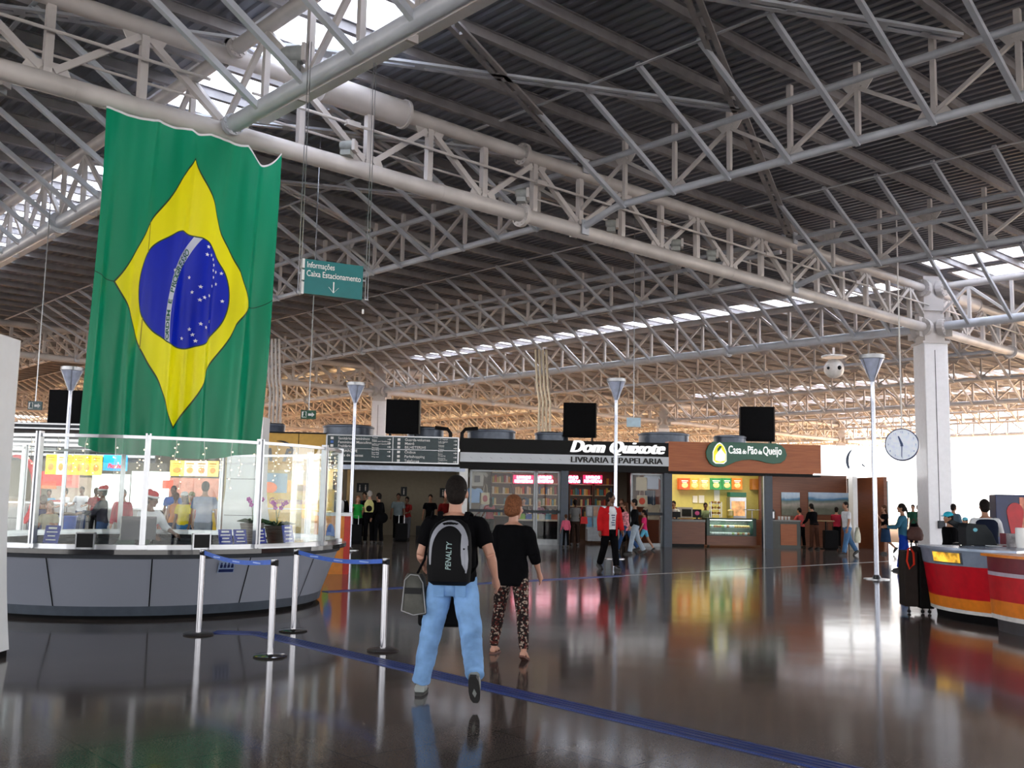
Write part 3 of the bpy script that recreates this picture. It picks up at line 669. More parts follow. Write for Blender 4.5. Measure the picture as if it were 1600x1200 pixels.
# hung shirts and bags in the windows
def tshirt(u, d, z, w_, c, label, printc=None):
    P = [(-.28, -.38), (.28, -.38), (.28, .16), (.42, .02), (.52, .14), (.3, .36), (.12, .38), (.06, .32), (-.06, .32), (-.12, .38), (-.3, .36), (-.52, .14), (-.42, .02), (-.28, .16)]
    k = w_ / 1.04; mb = MB().prism([(x * k, y * k) for x, y in P], -.02, .02); o = shop_solo(mb, 'tshirt', c, label, 'T-shirt', u, d, z, bev=.01)
    build(MB().tube([(0, 0, .3 * k), (0, 0, 2.5 - z)], .004, 5), 'hanger_line', ALU, o)
    if printc: build(MB().box((-.13 * k, -.03, -.2 * k), (.13 * k, -.02, .12 * k)), 'print', printc, o)
PR = pm('print_grey', (.08, .08, .09), .6)
for (px, py, w_, c, lab, pr) in ((746, 747, .8, pm('shirt_cream', (.38, .38, .34), .8), 'cream T-shirt with a dark print, top left of the bookshop window', PR), (741, 774, .75, pm('shirt_blue', (.25, .42, .68), .8), 'light blue T-shirt in the left bookshop window', None),
        (1020, 752, .8, pm('shirt_paleblue', (.5, .58, .72), .8), 'pale blue T-shirt high in the right bookshop window', None), (745, 818, .7, MATS['shirt_cream'], 'grey-white T-shirt low in the left bookshop window', PR), (1021, 800, .8, pm('shirt_sand', (.4, .34, .25), .8), 'sand-coloured shirt low in the right bookshop window', None)):
    u, z = fp(px, py, .35); tshirt(u, .35, z, w_, c, lab, pr)
def tote(u, d, z, w_, h, c, label, pc_=None):
    mb = MB().prism([(-w_ / 2, -h / 2), (w_ / 2, -h / 2), (w_ * .47, h / 2), (-w_ * .47, h / 2)], -.03, .03); o = shop_solo(mb, 'tote_bag', c, label, 'bag', u, d, z, bev=.008)
    hd = MB().tube([(-w_ * .25, 0, h / 2 - .02), (-w_ * .15, 0, h / 2 + .25), (0, 0, h / 2 + .33), (w_ * .15, 0, h / 2 + .25), (w_ * .25, 0, h / 2 - .02)], .012, 6); build(hd, 'handle', c, o)
    if pc_:
        pr = MB(); pr.ball((0, -.032, 0), (w_ * .28, .008, h * .3), 10, 8); build(pr, 'print', pc_, o)
TO = pm('tote_cloth', (.48, .42, .30), .8)
for px, py, w_, h, lab, pc_ in ((1002, 756, .42, .5, 'plain cloth tote hanging above the strawberry bag', None), (1003, 783, .42, .42, 'cloth tote bag with a red strawberry print in the right window', pm('berry', (.6, .06, .02), .6)), (758, 779, .32, .42, 'small dark printed tote beside the light blue T-shirt', pm('print_red', (.3, .05, .06), .6))):
    u, z = fp(px, py, .3); tote(u, .3, z, w_, h, TO, lab, pc_)
# trousers on display (dark)
u, z = fp(1016, 783, .5); mb = MB().prism([(-.2, -.5), (-.02, -.5), (0, .1), (.02, -.5), (.2, -.5), (.18, .4), (-.18, .4)], -.04, .04); shop_solo(mb, 'jeans', pm('jeans_dark', (.02, .04, .07), .8), 'dark jeans hung in the right bookshop window', 'trousers', u, .5, z)
area(tuple(fw(ux(880), 2.6, 3.3)), 6, 2.2, 32, (1, .82, .6))
# --- cafe fascia
u0 = uD1; u1 = uC1; W = u1 - u0; z1 = uz(1160, 693.5); z0 = uz(1160, 739)
o = shop_thing('shop_fascia', 'reddish-brown wooden fascia of the cheese-bread cafe', 'shop sign', u0)
build(MB().box((0, -.35, z0), (W, .2, z1)), 'panel', WOODF, o)
build(MB().box((0, -.3, z0 - .1), (W, .2, z0)), 'header', BLKP, o)
sg = shop_thing('logo_board', 'green bone-shaped board with the yellow cone emblem on the wooden fascia', 'sign', ux(1098), -.36)
k = (ux(1223) - ux(1098)) / 1.0; zc = uz(1160, 731.5); hh = uz(1160, 692.5) - zc
P = [(.16, .0), (.22, .02), (.28, .1), (.36, .22), (.45, .30), (.55, .33), (.65, .29), (.74, .22), (.83, .18), (.92, .22), (.98, .36), (1.0, .55), (.98, .78), (.93, .93), (.86, 1.0), (.5, 1.0), (.08, 1.0), (.03, .85), (.0, .6), (.01, .35), (.05, .13), (.1, .03)]
build(MB().prism([(x * k, zc + y * hh) for x, y in P], -.08, 0), 'panel', GREENS, sg, bev=.01)
YEL = pm('lit_yellow', (.85, .8, .02), .4, emit=.5); LW = MATS['lit_white']
ex = .165 * k; ez = zc + hh * .2
def em(sc, y0, y1): return MB().prism([(ex + sc * x * .075 * k, ez + .34 * hh + sc * y * .36 * hh) for x, y in ((-1, -.75), (-.6, -1), (.6, -1), (1, -.75), (1, .15), (.7, .65), (.35, .95), (0, 1.08), (-.35, .95), (-.7, .65), (-1, .15))], y0, y1)
build(em(1.12, -.11, -.08), 'emblem', LW, sg); build(em(1.0, -.125, -.11), 'emblem', YEL, sg)
build(MB().prism([(ex + x * .075 * k, ez + .34 * hh + y * .36 * hh) for x, y in ((-.75, -.75), (0, -.9), (.85, -.75), (.9, -.1), (.35, .35), (.1, .7), (-.35, .1), (-.7, -.2))], -.14, -.125), 'emblem', LW, sg)
build(MB().prism([(ex + x * .075 * k, ez + .34 * hh + y * .36 * hh) for x, y in ((-.4, .15), (.1, .5), (.3, .8), (-.05, .85), (-.4, .5))], -.15, -.14), 'emblem', GREENS, sg)
xs = ux(1132) - ux(1098); wt = ux(1216) - ux(1132); parts = [('Casa', .42), ('do', .24), ('Pão', .42), ('de', .24), ('Queijo', .42)]; x_ = 0; lm = MB()
for s_, h in parts:
    a = text_mb(s_, h, .015, 0, .003); lm.add([(x + x_, y, z) for x, y, z in a.v], a.f); x_ += max(p[0] for p in a.v) + .06
s_ = wt / x_; build(MB().add([(x * s_ + xs, y - .1, z + zc + hh * .55) for x, y, z in lm.v], lm.f), 'lettering', LW, sg)
for i, (xa, xb) in enumerate(((1192, 1203),)):
    a, b = ux(xa, 800), ux(xb, 800); shop_solo(MB().box((0, -.3, 0), (b - a, .15, z0)), 'shop_post', NAVY, 'dark post in the middle of the cheese-bread cafe front', 'post', a)
shop_solo(MB().box((0, 0, 0), (.05, .05, z0)), 'shop_post', ALU, 'thin aluminium post left of the dark cafe post', 'post', ux(1190, 800), -.2)
# cafe interior
CB = 3.4
a, b = fp(1046, 800, CB)[0], fp(1222, 800, CB)[0]
struct(SH().box((a - .3, CB, 0), (b, CB + .1, TOPZ - .35)), 'wall_cafe_back', CREAM)
mcol = [(.30, .05, .01), (.65, .09, .02), (.70, .35, .05), (.72, .42, .12), (.03, .25, .08), (.03, .25, .08), (.70, .20, .02)]
xs_ = [1061, 1078, 1092, 1109, 1128, 1143, 1160]
nm = ['dark brown', 'deep red', 'orange', 'peach', 'green left', 'green right', 'bright orange']
for i in range(6):
    ua, za = fp(xs_[i], 747, CB - .3); ub, zb_ = fp(xs_[i + 1], 765, CB - .3)
    o = shop_solo(MB().box((0, -.05, zb_), (ub - ua - .02, .299, za)), 'menu_board', pm('menu_%d' % i, mcol[i + 1], .4, emit=.5, ns=3, na=.35), '%s backlit menu panel, %s in the cafe row' % (nm[i + 1], ORD[i]), 'menu board', ua, CB - .3)
    mb = MB(); w_ = ub - ua; mb.ball((w_ / 2, -.055, zb_ + .17), (.13, .01, .11), 10, 6); build(mb, 'picture', pm('food_pic', (.7, .5, .2), .4, emit=.5, ns=9, na=.5), o)
    build(MB().box((w_ * .2, -.055, za - .12), (w_ * .8, -.05, za - .09)).box((w_ * .25, -.055, za - .17), (w_ * .7, -.05, za - .15)), 'lettering', LW, o)
ua, za = fp(1175, 748, CB - .3); ub, zb_ = fp(1219, 766, CB - .3); o = shop_solo(MB().box((0, -.05, zb_), (ub - ua - .15, .299, za)), 'menu_board', wood('menu_wood', (.42, .14, .02), (.5, .2, .04)), 'wide brown menu panel at the right of the cafe', 'menu board', ua, CB - .3)
build(MB().box((.3, -.06, zb_ + .2), (.6, -.05, zb_ + .24)).box((.8, -.06, zb_ + .2), (1.05, -.05, zb_ + .24)), 'lettering', TXTK, o)
# counter
STONE = pm('dark_stone', (.02, .022, .025), .2)
ua, ub = ux(1047, 830), ux(1106, 830); o = shop_thing('service_counter', 'brown wooden cafe counter with a dark stone top, left of the display case', 'counter', ua, .35)
build(MB().box((0, 0, .1), (ub - ua, .6, .92)), 'body', WOODD, o); build(MB().box((-.02, -.05, .92), (ub - ua, .65, 1.0)), 'top', STONE, o); build(MB().box((.03, .04, 0), (ub - ua - .03, .6, .1)), 'plinth', BLACK, o)
ua, ub = ux(1108, 830), ux(1186, 830); W = ub - ua; zt_ = uz(1150, 811)
o = shop_thing('display_case', 'lit glass pastry display case with wooden base in the cafe', 'display case', ua, .3)
build(MB().box((0, 0, .08), (W, .7, .42)), 'base', WOODD, o)
build(MB().box((0, .0, .42), (.12, .7, zt_)).box((W - .12, 0, .42), (W, .7, zt_)).box((0, .66, .42), (W, .7, zt_)).box((0, 0, zt_ - .04), (W, .7, zt_ + .02)).box((0, 0, .42), (W, .05, .45)), 'frame', pm('case_green', (.01, .04, .03), .4), o)
build(MB().box((.12, 0.005, .45), (W - .12, .015, zt_ - .04)), 'pane', GLS, o)
build(MB().box((.12, .08, .70), (W - .12, .62, .715)), 'shelf', GLS, o)
build(MB().box((.15, .05, zt_ - .06), (W - .15, .09, zt_ - .04)), 'lamp_tube', pm('case_lamp', (1, 1, 1), .4, emit=6, emitc=(.8, 1, .85)), o)
area(tuple(fw(ua + W / 2, .65, zt_ - .1)), W - .4, .4, 14, (.8, 1, .85))
pc_ = [pm('pastry_gold', (.6, .4, .1), .5), pm('pastry_green', (.3, .45, .15), .5), pm('tray_white', (.6, .7, .7), .3), pm('pastry_brown', (.35, .15, .04), .5)]
pme = [mesh_only(MB().ball((0, 0, .05), (.075, .06, .05), 8, 6), 'pastry', m_) for m_ in pc_]
for lv, z in enumerate((.45, .715)):
    for i in range(15):
        for j in range(2):
            q = 2 if (lv == 0 and i < 6) else (0 if i > 8 and lv else R_.randrange(4)); p = D.objects.new('pastry', pme[q]); col.objects.link(p); p.location = fw(ua + .25 + i * (W - .5) / 14, .45 + j * .25, z + .001); p.rotation_euler = (0, 0, R_.random())
            tag(p, 'small round pastry on the %s shelf of the glass display case' % ('upper' if lv else 'lower'), 'pastry', 'pastries on the %s shelf of the display case' % ('upper' if lv else 'lower'))
ua2, ub2 = ux(1204, 830), ux(1254, 830); o = shop_thing('service_counter', 'dark cafe counter with an orange-wood front panel, right of the dark post', 'counter', ua2, .2)
build(MB().box((0, 0, 0), (ub2 - ua2, .7, 1.0)), 'body', pm('counter_dark', (.025, .03, .025), .4), o); build(MB().box((.45, -.02, .12), (ub2 - ua2 - .15, 0, .9)), 'front_panel', WOODF, o); build(MB().box((-.02, -.05, 1.0), (ub2 - ua2 + .02, .72, 1.05)), 'top', STONE, o)
def onc(px, d, z, mbf, name, m_, label, cat, **k):
    return shop_solo(mbf, name, m_, label, cat, fp(px, 800, d)[0], d, z, **k)
mw = onc(1068, 2.9, 1.02, MB().box((-.32, -.2, 0), (.32, .2, .42)), 'microwave', pm('mw_grey', (.25, .25, .27), .4), 'grey microwave at the left of the cafe back counter', 'microwave'); build(MB().box((-.12, -.215, .07), (.26, -.2, .35)), 'door', BLACK, mw)
bc_ = fp(1050, 800, 2.7)[0]; be_ = fp(1203, 800, 2.7)[0]; o = shop_thing('back_counter', 'long dark counter along the back wall of the cafe', 'counter', bc_, 2.55); build(MB().box((0, 0, 0), (be_ - bc_, .8, 1.0)), 'body', WOODD, o)
ov = onc(1151, 2.9, 1.02, MB().box((-.33, -.2, 0), (.33, .25, .85)), 'warming_cabinet', ALU, 'silver warming cabinet with a lit window and green top sign', 'oven')
build(MB().box((-.27, -.215, .12), (.27, -.2, .7)), 'window', pm('oven_glow', (.5, .25, .1), .3, emit=.9, ns=4, na=.5), ov); build(MB().box((-.33, -.22, .87), (.33, .2, 1.05)), 'header', GREENS, ov)
for px, h, w_, lab in ((1057, .2, .3, 'black cash till at the left end of the cafe counter'), (1089, .3, .32, 'black monitor seen from behind on the cafe counter')):
    q = onc(px, .6, 1.0, MB().box((-w_ / 2, -.03, .07), (w_ / 2, .03, h + .08)).box((-.1, -.08, 0), (.1, .08, .02)).box((-.03, -.02, .02), (.03, .02, .08)), 'monitor' if h > .25 else 'cash_till', BLACK, lab, 'monitor' if h > .25 else 'till')
    if h > .25: build(MB().ball((0, -.032, .24), (.09, .01, .08), 10, 6), 'pink_sticker', pm('sticker_pink', (.6, .05, .2), .4), q)
for px, py, w_, h, lab in ((1086, 780, .14, .2, 'white notice left on the cream cafe wall'), (1096, 780, .16, .22, 'white notice beside the first on the cream cafe wall'), (1120, 776, .16, .38, 'tall white dispenser on the cream cafe wall')):
    u, z = fp(px, py, CB - .02); o = shop_solo(MB().box((-w_ / 2 * 1.4, -.03, -h / 2 * 1.4), (w_ / 2 * 1.4, 0, h / 2 * 1.4)), 'wall_notice', WHITE, lab, 'notice', u, CB - .01, z)
rk = MB()
for z in (0, .2, .4): rk.box((-.2, -.12, z + .12), (.2, .12, z + .13))
for x in (-.2, .2): rk.box((x - .01, -.12, 0), (x + .01, -.1, .6)); rk.box((x - .01, .1, 0), (x + .01, .12, .6))
o = onc(1118, .75, zt_ + .02 - .0, rk, 'snack_rack', ALU, 'small wire snack rack on the cafe counter', 'rack'); 
for z in (.13, .33, .53):
    for x in (-.13, 0, .13): k_ = D.objects.new('snack_bag', pme[3 if x else 0]); col.objects.link(k_); k_.location = fw(fp(1118, 800, .75)[0] + x, .75, zt_ + .02 + z); k_.scale = (.8, .8, 1); tag(k_, 'snack packet on the small wire rack', 'snack', 'snack packets on the wire rack')
br_ = onc(1175, .7, zt_ + .02, MB().lathe([(.05, 0), (.05, .02), (.015, .03), (.015, .3), (.3, .32), (.3, .34)], n=20), 'cake_stand', ALU, 'round cake stand with green garnish right on the display case', 'cake stand'); 
onc(1141, .65, zt_ + .02, MB().lathe([(.11, 0), (.13, .1), (.12, .28), (.05, .33)], n=16), 'glass_jar', pm('jar_yellow', (.6, .45, .08), .2), 'squat yellow jar on top of the display case', 'jar')
for i in range(4):
    onc(1217 + i * 5.2, .45, 1.05, MB().lathe([(.035, 0), (.045, .12), (.045, .13)], n=10), 'cup', WHITE, 'white paper cup in the row on the right cafe counter', 'cup', group='paper cups on the right cafe counter')
onc(1206, .5, 1.05, MB().lathe([(.1, 0), (.13, .05), (.13, .3), (.08, .38), (.03, .4)], n=16), 'coffee_urn', ALU, 'silver urn beside the dark post on the right cafe counter', 'urn')
area(tuple(fw(ux(1125), 1.8, 3.25)), 4, 1.6, 120, (1, .9, .6))
# right part: brown wall with photo murals, under a white backlit fascia
ua, ub = ux(1222, 800), ux(1378, 800)
struct(SH().box((ua + .1, 2.8, 0), (ub - .12, 2.9, TOPZ - .35)), 'wall_cafe_right', WOODD)
def mural_mat(name, seed):
    m = pm(name, (.3, .35, .4), .45); t = m.node_tree; b = t.nodes['Principled BSDF']; tcn = t.nodes.new('ShaderNodeTexCoord'); sp = t.nodes.new('ShaderNodeSeparateXYZ'); n = t.nodes.new('ShaderNodeTexNoise'); n.inputs['Scale'].default_value = 6; n.inputs['Detail'].default_value = 8
    n3 = t.nodes.new('ShaderNodeTexNoise'); n3.inputs['Scale'].default_value = 1.3 + seed; a = t.nodes.new('ShaderNodeMath'); a.operation = 'MULTIPLY_ADD'; a.inputs[1].default_value = .35
    a2 = t.nodes.new('ShaderNodeMath'); a2.operation = 'ADD'; r = t.nodes.new('ShaderNodeValToRGB'); e = r.color_ramp.elements
    e[0].position = .2; e[0].color = (.12, .13, .10, 1); e[1].position = .95; e[1].color = (.45, .60, .80, 1)
    for p, c in ((.45, (.30, .28, .26, 1)), (.58, (.10, .16, .16, 1)), (.66, (.05, .2, .42, 1)), (.74, (.42, .55, .72, 1))): x = r.color_ramp.elements.new(p); x.color = c
    t.links.new(tcn.outputs['Generated'], sp.inputs[0]); t.links.new(tcn.outputs['Generated'], n.inputs[0]); t.links.new(tcn.outputs['Generated'], n3.inputs[0])
    t.links.new(n3.outputs['Fac'], a.inputs[0]); t.links.new(sp.outputs['Z'], a.inputs[2]); s2 = t.nodes.new('ShaderNodeMath'); s2.operation = 'SUBTRACT'; s2.inputs[1].default_value = .22; t.links.new(a.outputs[0], s2.inputs[0])
    mx = t.nodes.new('ShaderNodeMix'); mx.data_type = 'RGBA'; mx.blend_type = 'OVERLAY'; mx.inputs[0].default_value = .5
    t.links.new(s2.outputs[0], r.inputs[0]); t.links.new(r.outputs[0], mx.inputs[6]); t.links.new(n.outputs['Fac'], mx.inputs[7]); t.links.new(mx.outputs[2], b.inputs['Base Color']); return m
for i, (xa, xb, ya, yb) in enumerate(((1221, 1250, 769, 806), (1263, 1327, 769, 805), (1336, 1374, 771, 806))):
    p, z1_ = fp(xa, ya, 2.75); q, z0_ = fp(xb, yb, 2.75); o = shop_solo(MB().box((0, -.04, z0_), (q - p, 0, z1_)), 'photo_mural', mural_mat('mural_%d' % i, i * .4), ['small city photograph by the cafe corner', 'wide city and hills photograph on the brown wall', 'grey-blue hillside photograph at the right end of the brown wall'][i], 'wall picture', p, 2.78)
u0 = uC1; W = uW1 - u0; z1 = uz(1300, 697); z0 = uz(1300, 741)
WLIT = pm('backlit_white', (.9, .9, .9), .4, emit=2.2)
o = shop_thing('shop_fascia', 'bright white backlit fascia right of the wooden one', 'shop sign', u0, .05)
build(MB().box((0, -.35, z0), (W, .25, z1)), 'panel', WLIT, o); mb = MB(); arc_stroke(mb, ux(1337) - u0, uz(1330, 721), .52, .52, 125, 215, .03, .1, -.38, -.35); mb.prism([(ux(1341) - u0, uz(1341, 725)), (ux(1346) - u0, uz(1341, 729)), (ux(1345) - u0, uz(1341, 730)), (ux(1340.5) - u0, uz(1341, 727))], -.38, -.35); build(mb, 'emblem', pm('emblem_slate', (.03, .05, .10), .4), o)
build(MB().box((-.3, -.4, z0 - .06), (W * .55, -.3, z0)), 'lamp_strip', WLIT, o)
a, b = ux(1328, 800), ux(1335, 800); shop_solo(MB().box((0, -.3, 0), (b - a, .1, z0)), 'shop_post', WHITE, 'slim white post under the white fascia between the murals', 'post', a)
a, b = ux(1376, 800), ux(1381, 800); shop_solo(MB().box((0, -.3, 0), (b - a, 2.95, z0 - .06)), 'shop_post', WOODD, 'brown end wall of the cafe seating', 'post', a)
# poster board and its stand further right
p, z1_ = fp(1396, 752); q, z0_ = fp(1417, 808); o = shop_thing('poster_board', 'dark green poster board with a blue header beyond the cafe', 'notice board', p, 1.5)
build(MB().box((0, 0, z0_), (q - p, .08, z1_)), 'panel', pm('poster_green', (.05, .14, .15), .4, ns=2, na=.5), o); build(MB().box((-.1, -.05, z0_ - .1), (q - p + .1, .1, z0_)).box((0, 0, 0), (.1, .1, z0_)).box((q - p - .1, 0, 0), (q - p, .1, z0_)).box((q - p, 0, z0_), (q - p + .08, .1, z1_ + .05)), 'frame', ALU, o)
build(MB().box((-.35, -.1, z1_ - .35), (.2, -.02, z1_ - .05)), 'header', pm('header_blue', (.02, .12, .4), .4), o)
# --- drums on the shop roof and black boxes above
DRUM = pm('drum_grey', (.09, .11, .15), .35, .3)
for i, (px, py, wpx) in enumerate(((430, 662, 30), (545, 665, 76), (665, 668, 56), (768, 672, 74), (862, 676, 52), (1037, 677, 78), (1140, 681, 50))):
    u, z = fp(px, py, 3.2); r = wpx / 1555 * 40 / 2; h = z - (TOPZ - .12); mb = MB().lathe([(r, 0), (r, h - .12), (r * 1.03, h - .1), (r * 1.03, h - .05), (r * .9, h)], n=36)
    shop_solo(mb, 'roof_drum', DRUM, ['small dark drum above the yellow fascia', 'wide grey drum above the left half of the directory board', 'grey drum right of the leftmost black box over the shops', 'wide grey drum over the black fascia end', 'grey drum left of the middle black box', 'wide grey drum above the end of the bookshop name', 'grey drum at the rightmost black box'][i], 'roof drum', u, 3.2, TOPZ - .12, smooth=True)
for i, (px, py) in enumerate(((704, 676), (722, 676))):
    u, z = fp(px, py, 1.6); s_ = 1 if i == 0 else -1; mb = MB().tube([(0, 0, 0), (0, 0, z - TOPZ + .1), (-.12 * s_, 0, z - TOPZ + .25), (-.6 * s_, 0, z - TOPZ + .3)], .07, 8); shop_solo(mb, 'roof_pipe', BLACK, ['black bent pipe on the shop roof, left of a pair', 'black bent pipe on the shop roof, right of a pair'][i], 'pipe', u, 1.6, TOPZ - .12)
BOX = pm('speaker_black', (.004, .004, .005), .8, spec=.1)
for i, (x0_, x1_, y0_, y1_) in enumerate(((74, 127, 609, 661), (602, 655, 624, 677), (880, 932, 629, 683), (1158, 1211, 635, 689))):
    YB = (35.6, 37.6, 39.2, 40.6)[i]; c = at((x0_ + x1_) / 2, y1_, YB); w_ = (x1_ - x0_) / 1555 * YB / 2; h = (y1_ - y0_) / 1555 * YB; o = thing('display_box', ['leftmost black box, behind the lamp pole and flag edge', 'black box over the directory board', 'black box over the bookshop name', 'black box over the green cafe logo'][i], 'display box', c, radians((4, 0, -2, -4)[i]))
    build(MB().box((-w_, 0, 0), (w_ - .04, .45, h)), 'body', BOX, o, bev=.02); build(MB().box((-w_ + .06, -.01, .06), (w_ - .1, 0, h - .06)), 'screen', MATTBLK, o); build(MB().box((w_ - .04, .02, 0), (w_, .43, h)), 'side_plate', pm('box_side', (.05, .04, .03), .6), o)
    zz = TOPZ - .12 - c.z; build(MB().box((-w_ * .8, .05, zz), (-w_ * .7, .4, 0)).box((w_ * .7, .05, zz), (w_ * .8, .4, 0)), 'foot', BLACK, o)
# ================================================================== food court seen through the glass booth
o = shop_thing('canopy', 'dark canopy with silver edge lines over the fast-food counters', 'canopy', uA - 3)
W = uY0 - 3.4 - (uA - 3); zc1 = uz(80, 662); zc0 = uz(80, 673)
build(MB().box((0, -.6, zc0), (W, .4, zc1)), 'slab', GREYD, o); build(MB().box((0, -.63, zc0 + .02), (W, -.6, zc0 + .07)).box((0, -.63, zc1 - .07), (W, -.6, zc1 - .02)), 'edge_strip', ALU, o)
lv = MB()
for i in range(5): z = uz(80, 680) - i * .17; lv.box((0, -.1, z - .05), (W, -.04, z + .04))
build(lv, 'louvre', ALU, o)
build(MB().box((0, -.02, uz(80, 720)), (W, .05, zc0)), 'backing', GREYD, o)
mx_ = [(78, 92), (95, 106), (109, 121), (124, 135), (138, 146), (148, 162), (270, 290), (292, 308), (310, 326), (328, 343)]
mcl = [(.75, .45, .0), (.8, .75, .5), (.75, .5, .0), (.75, .4, .02), (.75, .45, .0), (.75, .5, .05), (.75, .5, .05), (.8, .5, .3), (.8, .55, .4), (.75, .5, .1)]
for i, (a, b) in enumerate(mx_):
    right = i > 5; yt = (710.5 if not right else 722) + (i % 6) * .3; pa, z1_ = fp(a, yt - (2 if right else 0), .2); pb, z0_ = fp(b, yt + 31 if not right else yt + 22, .2)
    m_ = pm('menu_lit_%d' % i, mcl[i], .4, emit=1.5, ns=2.2, na=.4)
    o = shop_solo(MB().box((0, -.04, z0_), (pb - pa, .06, z1_)), 'menu_board', m_, '%s yellow backlit menu panel in the %s row behind the booth glass' % (ORD[i if not right else i - 6], 'right' if right else 'left'), 'menu board', pa, -.09)
    mb = MB(); w_ = pb - pa; h_ = z1_ - z0_; mb.ball((w_ / 2, -.045, z0_ + h_ * .38), (w_ * .3, .01, h_ * .2), 10, 6); build(mb, 'picture', pm('menu_food', (.75, .18, .02), .4, emit=.8, ns=7, na=.5), o)
    build(MB().box((w_ * .15, -.05, z1_ - .12), (w_ * .85, -.04, z1_ - .08)).box((w_ * .2, -.05, z1_ - .2), (w_ * .7, -.04, z1_ - .17)), 'lettering', pm('menu_ink', (.5, .25, .02), .5), o)
pa, z1_ = fp(164, 711); pb, z0_ = fp(199, 736); o = shop_solo(MB().box((0, -.05, z0_), (pb - pa, .05, z1_)), 'shop_sign', pm('sign_blue', (.0, .25, .75), .4, emit=.7), 'bright blue lit shop sign between the menu rows', 'sign', pa, -.08)
a = text_mb('Picanha', .2, .01, .2, .01); mw = max(p[0] for p in a.v); build(MB().add([(x * (pb - pa) * .6 / mw + (pb - pa) * .2, y - .06, z + z0_ + .1) for x, y, z in a.v], a.f), 'lettering', pm('sign_red', (.7, .02, .05), .4, emit=.6), o)
# bright white back-lit counter backs
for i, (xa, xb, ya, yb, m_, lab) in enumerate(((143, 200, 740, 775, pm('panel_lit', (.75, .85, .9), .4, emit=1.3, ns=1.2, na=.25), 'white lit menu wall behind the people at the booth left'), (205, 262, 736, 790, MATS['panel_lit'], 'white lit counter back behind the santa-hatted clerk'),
        (76, 140, 745, 790, pm('tile_beige', (.5, .45, .4), .5), 'beige tiled back wall under the left menu panels'), (264, 345, 746, 800, pm('brick_red', (.34, .15, .12), .7, ns=5, na=.3), 'reddish brick back wall under the right menu panels'))):
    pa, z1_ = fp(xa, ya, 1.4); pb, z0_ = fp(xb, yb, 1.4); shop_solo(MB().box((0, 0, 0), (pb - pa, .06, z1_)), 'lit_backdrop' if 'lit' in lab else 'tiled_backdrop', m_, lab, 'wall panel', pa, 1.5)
# long counters
for i, (xa, xb, c, h, lab) in enumerate(((20, 140, pm('counter_grey', (.52, .52, .52), .4), 1.15, 'pale grey fast-food counter with seams, left behind the booth'), (141, 262, MATS['counter_grey'], 1.0, 'pale grey fast-food counter behind the middle of the booth'))):
    pa = ux(xa, 800); pb = ux(xb, 800); o = shop_thing('service_counter', lab, 'counter', pa, -.4); build(MB().box((0, 0, 0), (pb - pa, .7, h)), 'body', c, o); sm_ = MB()
    for j in range(1, 4): sm_.box(((pb - pa) * j / 4 - .012, -.006, .1), ((pb - pa) * j / 4 + .012, 0, h - .1))
    sm_.box((0, -.006, h * .55), (pb - pa, 0, h * .55 + .02)); build(sm_, 'seam', GREYD, o); build(MB().box((-.03, -.05, h), (pb - pa + .03, .72, h + .06)), 'top', ALU, o)
a = ux(84, 775); b = ux(105, 775); shop_solo(MB().box((0, -.25, 0), (b - a, .2, .07)), 'red_tray', pm('tray_red', (.5, .02, .03), .4), 'red tray on the left pale grey counter', 'tray', a, -.1, 1.21)
for i, (px, py, w_, h, c, lab) in enumerate(((88, 748, 1.1, .5, (.7, .02, .02), 'red lit hanging sign under the left menu panels'), (72, 757, .7, .3, (.5, .15, .05), 'orange-brown sign at the far left counter'), (262, 757, .35, .3, (.8, .05, .02), 'small red lit sign left of the right menu row'), (112, 752, .5, .45, (.55, .2, .18), 'pinkish poster beside the red hanging sign'))):
    u, z = fp(px, py, .8); shop_solo(MB().box((-w_ / 2, -.04, -h / 2), (w_ / 2, .04, h / 2)), 'hanging_sign', pm('hs_%d' % i, c, .4, emit=.6), lab, 'sign', u, .8, z)
# red arch at far left
mb = MB(); arc_stroke(mb, 0, 0, .8, 1.25, 100, -60, .08, .22, -.1, .1); u, z = fp(24, 768, -.8); shop_solo(mb, 'red_arch', pm('arch_red', (.6, .02, .03), .4, emit=.3), 'curved red arch sign at the left edge behind the booth', 'sign', u, -.8, z)
# blue bins
for i, (px, lab) in enumerate(((119, 'blue waste bin in front of the grey counter, left of a pair'), (140, 'blue waste bin in front of the grey counter, right of a pair'))):
    o = shop_solo(MB().lathe([(.24, 0), (.3, .75), (.33, .76), (.33, .8)], n=18), 'waste_bin', pm('bin_blue', (.02, .1, .5), .4), lab, 'bin', ux(px, 800), -2.2, smooth=True)
    build(MB().lathe([(.31, .8), (.28, .86), (.1, .9)], n=18), 'liner', BLACK, o)
# yellow pastry shop counter and back wall
YEL2 = pm('counter_yellow', (.72, .45, .02), .4); ORG = pm('swirl_orange', (.85, .18, .03), .45)
pa = ux(303, 800); pb = ux(350, 800) ; o = shop_thing('stall_counter', 'yellow stall counter with an orange swirl front, left of the white totem', 'counter', pa, -3.0)
W = pb - pa + .4; zt2 = 1.62 - (800 - 771) / 1555 * 33
build(MB().box((0, 0, 0), (W, .6, 1.0)), 'body', YEL2, o); build(MB().box((-.05, -.06, 1.0), (W + .05, .65, 1.06)), 'top', WHITE, o); sw = MB().prism([(.01, .05), (W - .02, .05), (W - .02, .35), (W * .75, .55), (W * .45, .6), (W * .2, .85), (.01, .95)], -.02, -.001); build(sw, 'swirl', ORG, o)
build(MB().box((0, .05, 1.06), (W, .08, 1.48)), 'screen', YEL2, o); a = text_mb('Sou', .3, .004, .4, .012); build(MB().add([(x + W * .5, y + .04, z + 1.14) for x, y, z in a.v], a.f), 'lettering', pm('ink_wine', (.35, .03, .03), .5), o)
pa = ux(416, 800); pb = ux(508, 800); W = pb - pa
